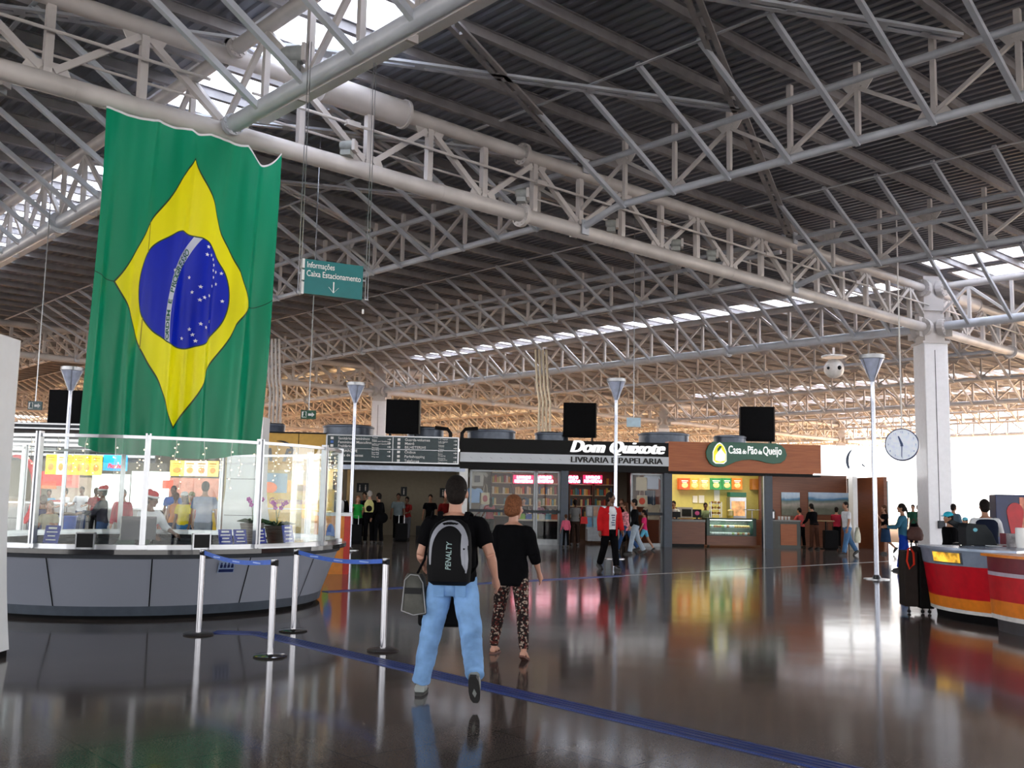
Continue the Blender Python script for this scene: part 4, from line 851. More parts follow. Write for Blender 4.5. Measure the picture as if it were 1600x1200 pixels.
o = shop_thing('service_counter', 'yellow counter of the pastry shop with cursive lettering behind the booth', 'counter', pa, -.3)
build(MB().box((0, 0, 0), (W, .7, 1.1)), 'body', YEL2, o); build(MB().box((-.02, -.05, 1.1), (W, .7, 1.15)), 'top', WHITE, o); build(MB().box((0, .0, 1.15), (W, .03, 1.68)), 'screen', YEL2, o)
a = text_mb('Gostoso uma massa', .3, .004, .35, .008); mw = max(p[0] for p in a.v); build(MB().add([(x * W * .85 / mw + .1, y - .01, z + 1.3) for x, y, z in a.v], a.f), 'lettering', MATS['ink_wine'], o)
struct(SH().box((uY0 - 1.5, 2.6, 0), (uS0, 2.7, TOPZ - .35)), 'wall_pastry_back', pm('olive_wall', (.30, .27, .14), .6, ns=1.5, na=.3))
for i, (px, py, w_, h, m_, lab) in enumerate(((423, 762, 1.15, 1.05, pm('poster_blue', (.18, .35, .55), .4), 'blue poster with a pastry picture above the yellow counter'), (466, 762, 1.5, .55, pm('panel_mustard', (.55, .33, .04), .4), 'mustard menu panel above the yellow counter'))):
    u, z = fp(px, py, .5); o = shop_solo(MB().box((-w_ / 2, -.03, -h / 2), (w_ / 2, .03, h / 2)), 'poster', m_, lab, 'poster', u, .5 + i * 1.2, z); q = MB(); q.ball((-.05, -.035, 0), (w_ * .25, .01, h * .2), 12, 6); build(q, 'picture', ORG if i == 0 else pm('ring_brown', (.2, .1, .03), .5), o)
WARM = pm('bulb_warm', (1, .8, .5), .4, emit=14, emitc=(1, .62, .32))
for i in range(7):
    u, z = fp(441 + i * 6.5, 731 + (i % 2) * 4, .7); o = shop_solo(MB().lathe([(.0, .0), (.09, .03), (.12, .12), (.05, .2), (.012, .24), (.012, 3.51 - z)], n=12), 'pendant_lamp', pm('copper', (.5, .2, .08), .3, .6), '%s copper pendant lamp over the pastry counter' % ORD[i], 'lamp', u, .7, z); build(MB().ball((0, 0, .02), .07, 10, 6), 'bulb', WARM, o)
area(tuple(fw(ux(455), 1.2, 3.2)), 3, 1, 35, (1, .8, .5)); area(tuple(fw(ux(120), -.2, 3.3)), 8, 1.2, 260, (1, .95, .85)); area(tuple(fw(ux(280), .4, 3.3)), 5, 1.2, 150, (1, .92, .85))
pa = ux(516, 800); o = shop_thing('lit_doorway', 'warm lit narrow doorway at the right end of the pastry shop', 'doorway', pa - .2, .1); build(MB().box((0, 0, 0), (.5, .05, 2.6)), 'panel', pm('door_glow', (.9, .7, .35), .5, emit=.8), o); build(MB().box((.5, -.1, 0), (.62, .1, 2.9)).box((.75, -.1, 0), (.85, .1, 2.9)), 'frame', pm('frame_tan', (.35, .22, .08), .5), o)
# orange side counter by the booth end
c = at(541, 800, 21.0); o = thing('side_cabinet', 'orange cabinet with a blue and green leaf motif just right of the booth', 'cabinet', (c.x - .15, c.y, 0), radians(8))
build(MB().box((-.5, 0, 0), (.12, .6, 1.2)), 'body', pm('cab_orange', (.75, .25, .03), .4), o); build(MB().box((.12, -.02, 0), (.24, .6, 1.2)), 'side_panel', pm('cab_red', (.55, .03, .02), .4), o); build(MB().box((-.52, -.05, 1.2), (.28, .62, 1.27)), 'top', ALU, o)
q = MB(); q.ball((-.16, -.005, .8), (.09, .01, .24), 12, 8); build(q, 'leaf_motif', pm('leaf_blue', (.04, .15, .55), .4), o); q = MB(); q.ball((-.22, -.005, .48), (.07, .01, .16), 12, 8); build(q, 'leaf_motif', pm('leaf_green', (.3, .5, .05), .4), o)
build(MB().box((-.45, .1, 1.27), (-.12, .3, 1.75)), 'yellow_card', YEL2, o)

# ================================================================== glass booth (round)
KC = Vector((-5.5, 15.4, 0)); o = booth = thing('information_booth', 'round grey information booth with glass screens on a black counter', 'booth', KC)
a0, a1 = radians(170), radians(395)      # open at the back right
def arc_wall(r0, r1, z0, z1, th, n=60, A0=0, A1=2 * pi, mbx=None):
    mb = mbx or MB(); R = []
    for i in range(n + 1):
        a = A0 + (A1 - A0) * i / n; c, s_ = cos(a), sin(a); R.append([(c * r0, s_ * r0, z0), (c * r1, s_ * r1, z1), (c * (r1 - th), s_ * (r1 - th), z1), (c * (r0 - th), s_ * (r0 - th), z0)])
    return mb.loft(R, caps=(A1 - A0) < 6.28)
GP = pm('panel_grey', (.27, .29, .35), .32, 0, ns=.6, na=.06)
build(arc_wall(2.62, 2.86, .17, .80, .05), 'front_panel', GP, o, smooth=True)
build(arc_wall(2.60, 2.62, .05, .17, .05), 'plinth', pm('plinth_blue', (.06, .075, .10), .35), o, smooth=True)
build(arc_wall(2.5, 2.5, 0, .06, .1), 'plinth_shadow', MATTBLK, o)  # black strip standing in for the shadow under the plinth
sm_ = MB()
for i in range(14):
    a = radians(-80 + i * 360 / 14 - 15); c, s_ = cos(a), sin(a); t_ = Vector((-s_, c, 0)) * .008
    sm_.add([Vector((c * 2.624, s_ * 2.624, .17)) - t_, Vector((c * 2.624, s_ * 2.624, .17)) + t_, Vector((c * 2.866, s_ * 2.866, .80)) + t_, Vector((c * 2.866, s_ * 2.866, .80)) - t_], [(0, 1, 2, 3)])
build(sm_, 'seam', MATTBLK, o)
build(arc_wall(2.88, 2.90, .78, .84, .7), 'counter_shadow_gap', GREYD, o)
build(arc_wall(2.98, 2.98, .84, .90, .85), 'counter_top', pm('counter_black', (.012, .012, .016), .12, coat=.3), o)
build(arc_wall(2.86, 2.86, .90, .955, .07), 'bottom_rail', ALU, o)
build(arc_wall(2.86, 2.86, 2.29, 2.33, .05), 'top_rail', ALU, o)
gp = arc_wall(2.835, 2.835, .955, 2.29, .01, 72); gl_ = build(gp, 'glass_screen', GLK, o)
pa_ = [fl(48, 800, 1.62)]
def ang(px, py=850):
    d = ray(px, py); # hit circle r=2.84
    dx, dy = d.x, d.y; A = dx * dx + dy * dy; B = -2 * (dx * KC.x + dy * KC.y); C_ = KC.x ** 2 + KC.y ** 2 - 2.84 ** 2; disc = B * B - 4 * A * C_
    if disc < 0: return None
    t = (-B - sqrt(disc)) / (2 * A); return atan2(dy * t - KC.y, dx * t - KC.x)
pst = [ang(x) for x in (50, 222, 400, 502)] + [radians(8), radians(45), radians(85), radians(120), radians(155), radians(190)]
for a in pst:
    c, s_ = cos(a), sin(a); m_ = MB(Matrix.Rotation(a, 4, 'Z')); m_.box((2.80, -.035, .9), (2.88, -.012, 2.36)); m_.box((2.80, .012, .9), (2.88, .035, 2.36)); m_.box((2.81, -.012, .9), (2.86, .012, 2.34)); m_.cbox((2.85, 0, .93), (.12, .13, .05)); build(m_, 'post', ALU, o)
# pass-through windows
for i, px in enumerate((135, 313)):
    a = ang(px); q = MB(Matrix.Rotation(a, 4, 'Z')); q.box((2.84, -.10, .92), (2.90, .10, 1.09)); f = build(q, 'speech_window', BLACK, o)
    q = MB(Matrix.Rotation(a, 4, 'Z'))
    for (y0, y1, z0_, z1_) in ((-.115, -.10, .9, 1.105), (.10, .115, .9, 1.105), (-.115, .115, 1.09, 1.105)): q.box((2.84, y0, z0_), (2.91, y1, z1_))
    build(q, 'frame', ALU, f)
# inner worktop and cabinets
build(arc_wall(2.25, 2.25, .68, .72, .5, A0=radians(180), A1=radians(360)), 'inner_desk', pm('desk_grey', (.3, .31, .33), .4), o)
# priority symbol sticker on the front
def on_booth(px, z, r):
    a = ang(px); return KC + Vector((cos(a) * r, sin(a) * r, z)), a
a = ang(354, 880); rr_ = 2.62 + (.72 - .17) / .63 * .24 + .006; q = MB(Matrix.Rotation(a + pi / 2, 4, 'Z') @ Matrix.Translation((0, -rr_, .66)) @ Matrix.Rotation(radians(20), 4, 'X'))
for i in range(4): x = -.075 + i * .05; q.ball((x, -.012, .06), (.012, .004, .013), 8, 6); q.prism([(x - .016, .0), (x + .016, .0), (x + .014, .045), (x - .014, .045)], -.016, -.008)
q.box((-.1, -.014, -.06), (.1, -.008, -.02)); st = MB(Matrix.Rotation(a + pi / 2, 4, 'Z') @ Matrix.Translation((0, -rr_, .66)) @ Matrix.Rotation(radians(20), 4, 'X')).box((-.11, -.008, -.07), (.11, -.002, .09))
k_ = build(st, 'sticker', pm('sticker_blue', (.25, .33, .5), .4), o); build(q, 'pictogram', pm('ink_navy', (.01, .02, .1), .4), k_)
# icicle lights on the top rail
BUL = pm('fairy_bulb', (1, .8, .5), .4, emit=7, emitc=(1, .66, .36)); WIR = pm('clear_wire', (.6, .62, .6), .4)
lg = thing('icicle_lights', 'string of warm icicle fairy lights hanging from the booth top rail', 'fairy lights', KC); lw = MB(); lb = MB()
for i in range(44):
    a = radians(175 + i * 360 / 48) ; c, s_ = cos(a), sin(a); L = (.25, .42, .6, .34)[i % 4]; r = 2.775; pts = [(c * r + R_.uniform(-.012, .012), s_ * r, 2.29 - L * j / 5) for j in range(6)]; lw.tube(pts, .0035, 4)
    for j in range(1, 6): p = pts[j]; sg = .022 * (1 if j % 2 else -1); lb.ball((p[0] - s_ * sg, p[1] + c * sg, p[2]), .0085, 6, 4)
tag(build(lw, 'wire', WIR, lg)); build(lb, 'bulb', BUL, lg)['kind'] = 'stuff'
# blue information cards on the counter
CARD = pm('card_blue', (.01, .03, .33), .35); 
for i, (px, tw, w_, h, lab) in enumerate(((66, 12, .2, .27, 'slanted blue notice card at the left end of the booth counter'), (362, 0, .19, .24, 'blue notice card on the counter, left of a pair by the clerk'), (387, 0, .19, .24, 'blue notice card on the counter, right of a pair by the clerk'), (421, -6, .17, .25, 'tilted blue notice card beside the right glass post'), (467, 0, .22, .29, 'largest blue notice card in front of the orchid pots'))):
    p, a = on_booth(px, .902, 2.68); o = thing('notice_card', lab, 'notice card', p, a + pi / 2); q = MB().prism([(-.005, 0), (.01, 0), (.075, h), (.06, h)], -w_ / 2, w_ / 2, 'yz'); q.v = [(x, y, z) for x, y, z in q.v]
    build(q, 'card', CARD, o); l_ = MB()
    for j in range(5):
        z = h * (.88 - j * .18); y = z / h * .065; ww = w_ * (.28, .36, .25, .33, .4)[j]; th = .012 if j == 0 else .007; l_.box((-ww, y - .008, z - th), (ww, y - .002, z + th))
    build(l_, 'lettering', TXTW, o); build(MB().box((-w_ * .4, .0, 0), (w_ * .4, .12, .006)), 'foot', GLS, o)
# counter items: monitor, terminals, orchids
p, a = on_booth(212, .902, 2.45); o = thing('monitor', 'dark monitor seen from behind beside the booth post', 'monitor', p, a + pi / 2 + .3); build(MB().box((-.22, .0, .1), (.22, .05, .40)), 'screen', pm('mon_grey', (.05, .05, .07), .4), o); build(MB().box((-.1, -.06, 0), (.1, .1, .02)).box((-.03, .02, .02), (.03, .05, .12)), 'stand', BLACK, o)
p, a = on_booth(196, .722, 2.05); o = thing('cash_till', 'grey till with a keypad low inside the booth', 'till', p, a + pi / 2); build(MB().box((-.25, -.15, 0), (.25, .2, .2)).prism([(-.15, .2), (.2, .2), (.2, .3)], -.2, .2, 'yz'), 'body', pm('till_grey', (.08, .09, .1), .4), o)
for i, (px, r, h, lab) in enumerate(((455, 2.1, .30, 'ribbed brown flower pot holding orchids, left of a pair in the booth'), (492, 2.2, .26, 'dark brown flower pot holding orchids, right of a pair in the booth'))):
    p, a = on_booth(px, .0, r); z0_ = .905; o = thing('orchid_pot', lab, 'potted orchid', (p.x, p.y, z0_), 0)
    ped = MB().box((-.12, -.12, -.9), (.12, .12, 0)); build(ped, 'pedestal', pm('ped_grey', (.12, .12, .13), .5), o)
    pr = []; nb = 9
    for j in range(nb * 2 + 1): z = h * j / (nb * 2); pr.append((.11 + .06 * z / h + (.008 if j % 2 else 0), z))
    build(MB().lathe(pr, n=20), 'pot', pm('pot_brown', (.09, .07, .06), .5) if i else pm('pot_stripe', (.2, .18, .17), .5), o, smooth=False)
    lf = MB(); 
    for j in range(9):
        b = j * 2.4; r1 = .17 + .05 * (j % 3); lf.add([(0, 0, h), (cos(b - .25) * r1 * .5, sin(b - .25) * r1 * .5, h + .07), (cos(b) * r1, sin(b) * r1, h + .03), (cos(b + .25) * r1 * .5, sin(b + .25) * r1 * .5, h + .06)], [(0, 1, 2), (0, 2, 3)])
    k_ = build(lf, 'leaf_cluster', pm('leaf_dark', (.02, .07, .02), .5), o); k_.modifiers.new('s', 'SOLIDIFY').thickness = .006
    st = MB(); fl_ = MB()
    for j, (dx, dy) in enumerate(((.12, .03), (-.08, .05))):
        pts = [(0, 0, h)] + [(dx * (q / 5) ** 1.6, dy * q / 5, h + .36 * sin(q / 5 * 1.5)) for q in range(1, 6)]; st.tube(pts, .005, 6)
        for q in (3, 4, 5):
            x, y, z = pts[q]
            for g in range(5): b = g * 1.257; fl_.ball((x + cos(b) * .02, y - .01, z - .02 + sin(b) * .02), (.016, .006, .016), 6, 4)
    build(st, 'stem', pm('stem_green', (.08, .15, .04), .5), o); build(fl_, 'flower', pm('orchid_pink', (.45, .03, .38), .5), o)

# ================================================================== white totems with flared feet
TW = pm('totem_white', (.80, .82, .84), .25, na=.02)
def totem(name, label, c, rz, w_, dep, H, flare=.25, screen=None):
    o = thing(name, label, 'totem', c, rz); R = []; nseg = 22
    for i in range(nseg + 1):
        z = .06 + (H - .06) * i / nseg; f = z / H; k = w_ / 2 + flare * (max(0, 1 - f * 1.9) ** 1.8) * .9 ; d_ = dep / 2; R.append([(-k, -d_, z), (k, -d_, z), (k, d_, z), (-k, d_, z)])
    build(MB().loft(R), 'body', TW, o); build(MB().box((-w_ / 2 - flare * .8, -dep / 2 + .03, 0), (w_ / 2 + flare * .8, dep / 2 - .03, .07)), 'plinth', MATTBLK, o)
    s_ = MB()
    for z in (H * .32, H * .57, H * .8): s_.box((-w_ / 2 - .004, -dep / 2 - .003, z), (w_ / 2 + .004, -dep / 2 + .001, z + .012))
    build(s_, 'seam', GREYD, o)
    if screen: build(MB().box(screen[0], screen[1]), 'screen', pm('screen_blue', (.02, .05, .5), .2, emit=.7), o)
    return o
c = fl(-68, 1035); c = Vector((-5.57, 9.75, 0)); totem('totem', 'tall white totem with a blue screen at the left edge, nearest the camera', c, radians(0), 1.15, .5, 3.12, .14, ((-.5, -.27, 2.0), (.48, -.24, 2.55)))
c = at(383, 800, 24.0); totem('totem', 'tall white flaring totem behind the booth, right below the flag', (c.x, c.y, 0), radians(-6), .85, .45, 3.45, .5)
c = at(8, 780, 26.0); 
# ================================================================== queue stanchions and belts
tops = []
STN = [((310, 992), 'stanchion nearest the booth front with the left blue belt'), ((422, 1026), 'stanchion nearest the camera, with a bright base disc'), ((458, 986), 'stanchion in front of the booth holding the right belt'), ((598, 1017), 'rightmost stanchion, beside the walking man')]
for i, ((px, py), lab) in enumerate(STN):
    p = fl(px, py); o = thing('stanchion', 'chrome queue ' + lab, 'stanchion', (p.x, p.y, 0)); build(MB().lathe([(.165, 0), (.17, .012), (.15, .022), (.05, .03)], n=32), 'base', CHROME if i in (1, 2) else pm('base_dark', (.08, .07, .07), .3, .7), o, smooth=True)
    build(MB().lathe([(.033, .03), (.033, .90), (.033, .91)], n=20), 'tube', CHROME, o, smooth=True); build(MB().lathe([(.034, .905), (.038, .91), (.038, .965), (.03, .97)], n=20), 'cap', CHROME, o, smooth=True); build(MB().cbox((.03, -.02, .93), (.03, .03, .06)), 'belt_slot', BLACK, o); tops.append(p)
for (i, j, lab) in ((0, 1, 'left blue queue belt between the two left stanchions'), (2, 3, 'right blue queue belt ending behind the walking man')):
    a, b = tops[i], tops[j]; d = (b - a); L = d.length; an = atan2(d.y, d.x); q = MB(); R = []
    for k in range(13):
        f = k / 12; x = .038 + (L - .076) * f; z = .935 - .05 * sin(pi * f); R.append([(x, -.0015, z - .024), (x, .0015, z - .024), (x, .0015, z + .024), (x, -.0015, z + .024)])
    q.loft(R); o = build(q, 'queue_belt', BLUEB, loc=(a.x, a.y, 0), rz=an); tag(o, lab, 'belt'); lt = MB()
    for k in range(3):
        f = .22 + k * .28; z = .935 - .05 * sin(pi * f); lt.box((L * f - .09, -.004, z - .006), (L * f + .09, -.0016, z + .008))
    build(lt, 'lettering', pm('belt_ink', (.35, .5, .85), .5), o)

# ================================================================== lamp poles
LGL = pm('lamp_glass', (.50, .56, .74), .18, .15)
for i, (x0_, y0_, Y, lab) in enumerate(((113, 574, 26.0, 'chrome uplight pole at the left, overlapping a black box'), (556, 598, 30.3, 'chrome uplight pole in front of the directory board'), (963, 592, 28.6, 'chrome uplight pole behind the man in the red jacket'), (1362, 555, 22.6, 'nearest chrome uplight pole, right of the white-shirted man'))):
    tp = at(x0_, y0_, Y); 
    if i == 3: tp = at(1362, 555, fl(1367, 905).y)
    o = thing('lamp_post', lab, 'lamp post', (tp.x, tp.y, 0)); H = tp.z
    build(MB().lathe([(.28, 0), (.28, .015), (.1, .03), (.06, .1)], n=24), 'base', ALU, o, smooth=True); build(MB().lathe([(.055, .05), (.05, H - 1.1), (.045, H - .62), (.05, H - .6)], n=16), 'pole', pm('pole_chrome', (.30, .32, .38), .2, .9, na=.03), o, smooth=True)
    build(MB().lathe([(.045, H - .62), (.09, H - .5), (.25, H - .12), (.262, H - .1)], n=24), 'lamp_shade', LGL, o, smooth=True)
    build(MB().lathe([(.262, H - .1), (.285, H - .09), (.285, H), (.265, H), (.265, H - .07), (.25, H - .08)], n=24), 'rim', ALU, o, smooth=True)
    rb = MB()
    for k in range(4):
        a = k * pi / 2 + .4; rb.bar((cos(a) * .05, sin(a) * .05, H - .62), (cos(a) * .27, sin(a) * .27, H - .08), .012, .02)
    build(rb, 'rib', ALU, o)

# ================================================================== clock, dome camera, hanging signs
c = at(1409.5, 695, 27.0); c2 = at(1409.5, 695, 27.0); o = thing('wall_clock', 'large round white hanging clock showing half past eleven, left of the column', 'clock', c, radians(-24)); r = 24 / 1555 * 27.3
RM = Matrix.Rotation(pi / 2, 4, 'X')
build(MB(RM).lathe([(r, -.14), (r * 1.04, -.12), (r * 1.04, .12), (r, .14)], n=48), 'case', pm('clock_navy', (.03, .05, .12), .3), o, smooth=True); build(MB(RM).lathe([(r * .97, .142), (r * .97, .146)], n=48), 'dial', pm('dial_lit', (.72, .78, .9), .4, emit=.25), o)
h = MB(); h.prism([(-.035, -.05), (.035, -.05), (.028, .02), (-.07, .23), (-.1, .22), (-.035, .0)], -.155, -.15); h.prism([(-.012, -.0), (-.02, -.33), (.0, -.34), (.015, 0)], -.16, -.155); build(h, 'hand', pm('hand_navy', (.02, .06, .18), .4), o)
n_ = MB()
for k in range(12):
    a = radians(90 - 30 * (k + 1)); t_ = text_mb(str(k + 1), .075, .002, align='CENTER'); n_.add([(x + cos(a) * r * .82, y - .15, z + sin(a) * r * .82 - .03) for x, y, z in t_.v], t_.f)
build(n_, 'numeral', pm('num_grey', (.25, .32, .42), .4), o); build(MB().tube([(0, 0, r), (0, 0, 9.98 - c.z)], .02, 8), 'hanger', WHITE, o)
YC = fl(1303, 549, ZL - .1).y; c = at(1303, 576, YC); r = 15.5 / 1555 * YC; o = thing('dome_camera', 'white ball security camera hanging left of the nearest lamp post', 'security camera', c); build(MB().ball((0, 0, 0), r, 24, 16), 'ball', pm('cam_white', (.6, .58, .56), .3), o, smooth=True); build(MB().lathe([(r * 1.2, r * 1.12), (r * 1.25, r * 1.25), (r * 1.2, r * 1.3), (.05, r * 1.45)], n=24), 'bracket', MATS['cam_white'], o, smooth=True); q = MB(); q.ball((r * .25, -r * .92, -.01), r * .22, 12, 8); q.ball((-r * .75, -r * .6, -.01), r * .16, 12, 8); build(q, 'lens', BLACK, o, smooth=True); build(MB().tube([(0, 0, r * 1.4), (0, 0, ZL + .05 - c.z)], .05, 6), 'rod', STEEL, o)
# main hanging sign
pts = [(476, 403), (567, 418), (566, 470), (472, 457)]; Yl, Yr = 14.0, 14.4; P = [at(pts[0][0], pts[0][1], Yl), at(pts[1][0], pts[1][1], Yr), at(pts[2][0], pts[2][1], Yr), at(pts[3][0], pts[3][1], Yl)]
bl_ = (P[3] + Vector((0, 0, 0))); dv = (P[1] - P[0]); an = atan2(dv.y, dv.x); W = hypot(dv.x, dv.y); zt_ = (P[0].z + P[1].z) / 2; zb_ = (P[2].z + P[3].z) / 2; H = zt_ - zb_
o = thing('hanging_sign', 'teal hanging sign with white lettering and a down arrow on two long rods', 'sign', (P[0].x, P[0].y, zb_), an)
build(MB().box((0, -.02, 0), (W, .06, H)), 'panel', TEAL, o); 
for s_, z, wd in (('Informações', H - .12, .47), ('Caixa Estacionamento', H - .245, .93)):
    a = text_mb(s_, .13, .002, 0, .001); mw = max(p[0] for p in a.v); k = W * wd / mw; t_ = build(MB().add([(x * k + .03, y - .024, zz * .95 + z) for x, y, zz in a.v], a.f), 'lettering', TXTW, o)
ar = MB().box((W * .5 - .008, -.025, .05), (W * .5 + .008, -.021, H * .42)); ar.bar((W * .5, -.023, .05), (W * .5 - .075, -.023, .13), .004, .018, (0, 1, 0)); ar.bar((W * .5, -.023, .05), (W * .5 + .075, -.023, .13), .004, .018, (0, 1, 0)); build(ar, 'arrow', TXTW, o)
gz = 8.25
for i, x in enumerate((-.06, W + .07)):
    q = MB(); q.box((x - .024, -.005, -.02 + .02 * i), (x - .014, .005, gz - zb_)); q.box((x + .014, -.005, -.02 + .02 * i), (x + .024, .005, gz - zb_)); q.box((x - .03, -.012, .0), (x + .03, .012, .02)); q.box((x - .03, -.01, H * .55), (x + .09 * (1 if i == 0 else -1), .01, H * .6)); build(q, 'rod', ALU, o)
build(MB().box((-.035, -.03, -.01), (0, .07, H * .33)).box((-.035, -.03, H * .38), (0, .07, H * .68)).box((-.035, -.03, H * .73), (0, .07, H)), 'edge_plate', WHITE, o)
def small_sign(px, py, Y, w_, h, m_, lab, top, txt=None, rz=0):
    c = at(px, py, Y); o = thing('hanging_sign', lab, 'sign', c, rz); build(MB().box((-w_ / 2, -.03, -h / 2), (w_ / 2, .03, h / 2)), 'panel', m_, o); build(MB().tube([(0, 0, h / 2), (0, 0, top - c.z)], .012, 6), 'cable', ALU, o)
    if txt:
        q = MB(); q.box((-w_ * .42, -.04, -h * .35), (-w_ * .12, -.03, h * .35)); q.box((0, -.04, -.025), (w_ * .3, -.03, .025)); q.prism([(w_ * .25, -h * .28), (w_ * .42, 0), (w_ * .25, h * .28)], -.04, -.03); build(q, 'pictogram', TXTW, o)
        r_ = MB(); r_.ball((-w_ * .24, -.042, h * .18), (.03, .006, .03), 8, 6); r_.bar((-w_ * .27, -.042, h * .1), (-w_ * .22, -.042, -h * .05), .05, .02, (0, 1, 0)); r_.bar((-w_ * .22, -.042, -h * .05), (-w_ * .17, -.042, -h * .3), .03, .02, (0, 1, 0)); r_.bar((-w_ * .22, -.042, -h * .05), (-w_ * .34, -.042, -h * .25), .03, .02, (0, 1, 0)); build(r_, 'runner', m_, o)
    return o
EX = pm('exit_dark_green', (.01, .08, .045), .4)
small_sign(482, 648, 22.0, .33, .19, EX, 'small green exit sign with arrow on a cable right of the flag', 9.98, True)
small_sign(55, 634, 22.0, .30, .19, pm('exit_slate', (.04, .09, .10), .4), 'small slate exit sign with arrow on a cable left of the flag', 9.98, True)
small_sign(990, 660, 26.0, .37, .24, pm('pale_blue_card', (.45, .62, .75), .4), 'small pale blue sign on a cable beside the middle lamp post', 9.98)
# small white tag dangling near the big sign
c = at(567, 487, 14.4); o = thing('hanging_tag', 'tiny white tag dangling below the right edge of the teal sign', 'tag', c); build(MB().box((-.015, -.003, -.035), (.015, .003, .035)), 'card', WHITE, o); build(MB().tube([(0, 0, .03), (0, 0, 9.98 - c.z)], .0015, 4), 'thread', ALU, o)
# floodlights clipped to the long truss
for i, (s_, t_, z, lab) in enumerate(((-2.0, -.15, ZL + .42, 'flood lamp on the long tube by its flange joint'), (1.0, -.1, ZL + .35, 'flood lamp on the long tube right of the truss junction'), (3.5, -.1, ZL + .35, 'flood lamp on the long tube above the bookshop name'), (-6.5, -.1, ZL + .35, 'flood lamp on the long tube between the sign rods'), (5.0, -.1, ZL + .35, 'flood lamp on the long tube near the second truss'),
        (-9.1, -2.6, ZL + .5, 'big flood lamp on the thick tube at the top, left of the sign rod'), (-12.3, 1.3, ZL + .3, 'flood lamp at the left behind the flag corner'))):
    o = thing('flood_lamp', 'grey ' + lab, 'flood lamp', G(s_, t_, z), RZ + radians(-50)); b = .36 if i == 5 else .27
    build(MB(Matrix.Rotation(radians(90), 4, 'Y')).lathe([(b * .32, -b * .5), (b * .4, -b * .3), (b * .42, b * .3), (b * .34, b * .5)], n=14), 'housing', pm('lamp_grey', (.33, .35, .34), .4), o, smooth=True)
    build(MB().box((-.1, -.12, -b * .75), (.1, .12, -b * .38)), 'ballast', MATS['lamp_grey'], o); build(MB().cbox((b * .55, 0, 0), (.06, b * .8, b * .8)), 'end_plate', STEEL, o)
# white end of the pipe at top left (open tube)
c = at(188, 122, G(-S, 4.5).y); 
# vertical conduit bundles over the shops
for i, (px, Y, lab) in enumerate(((431, 40.0, 'bundle of grey vertical pipes above the yellow fascia'), (852, 41.5, 'bundle of shiny vertical pipes above the black fascia'))):
    c = at(px, 640, Y); o = thing('pipe_bundle', lab, 'pipes', (c.x, c.y, 3.7)); 
    for k in range(4): build(MB().tube([(k * .15 - .25, 0, 0), (k * .15 - .25, 0, 2.0), (k * .15 - .35, 0, 2.6), (k * .15 - .45, 0, 4.2)], .05, 8), 'pipe', STEEL if i == 0 else pm('pipe_tan', (.42, .36, .27), .35, .6), o, smooth=True)

# ================================================================== the flag
FL0 = G(-11.1, -.24); FLW = 3.12; ZT = ZL - .20; FH = 5.42
def sag(u):      # drop of the white heading between its ties
    ks = [0, .30, .46, .57, .80, 1.0]; dp = [.06, .02, .05, .05, .30]
    for a, b, d in zip(ks[:-1], ks[1:], dp):
        if a <= u <= b: f = (u - a) / (b - a); return d * sin(pi * f) + (.10 * f if b == 1.0 else 0) * 0
    return 0
def flagP(u, v):
    # u: 0..1 left->right, v: 0 top..1 bottom
    fold = (.038 + .045 * v) * sin(u * 31 + 1.6 * sin(v * 2.2)) + .03 * (.3 + v) * sin(u * 47 - v * 3 + .7) + .008 * sin(u * 95 + v * 5)
    k = max(0, 1 - v * 1.6)
    fold *= (1.15 - .5 * k)
    fold += .05 * sin(pi * u * 2.0 + 4 * v) * v
    # catenary swags at the top, between the ties
    fold += .045 * k * sin((u - .5) * 14 + 7 * v)
    uu = u + .006 * sin(u * 31 + 1.2 + 1.6 * sin(v * 2.2)) + .004 * sin(u * 52 - v * 3 + 2)
    narrow = .045 * v; x = FLW * (uu * (1 - narrow) + .012 * v - .03 * v)
    top = ZT - sag(u) * 1.0 - .10 * u * 0; bot = ZT - FH - .10 * sin(pi * min(1, u * 1.15)) * (.6 + .4 * sin(u * 9 + 1)) - .16 * u * (1 - u) * 2
    z = top + (bot - top) * v - .02 * sin(pi * v) * sin(pi * u * 3)
    p = FL0 + d1 * x - d2 * (fold + .02); return Vector((p.x, p.y, z))
NU, NV = 150, 220; vv = [flagP(i / NU, j / NV) for j in range(NV + 1) for i in range(NU + 1)]
ff = [(j * (NU + 1) + i, (j + 1) * (NU + 1) + i, (j + 1) * (NU + 1) + i + 1, j * (NU + 1) + i + 1) for j in range(NV) for i in range(NU)]
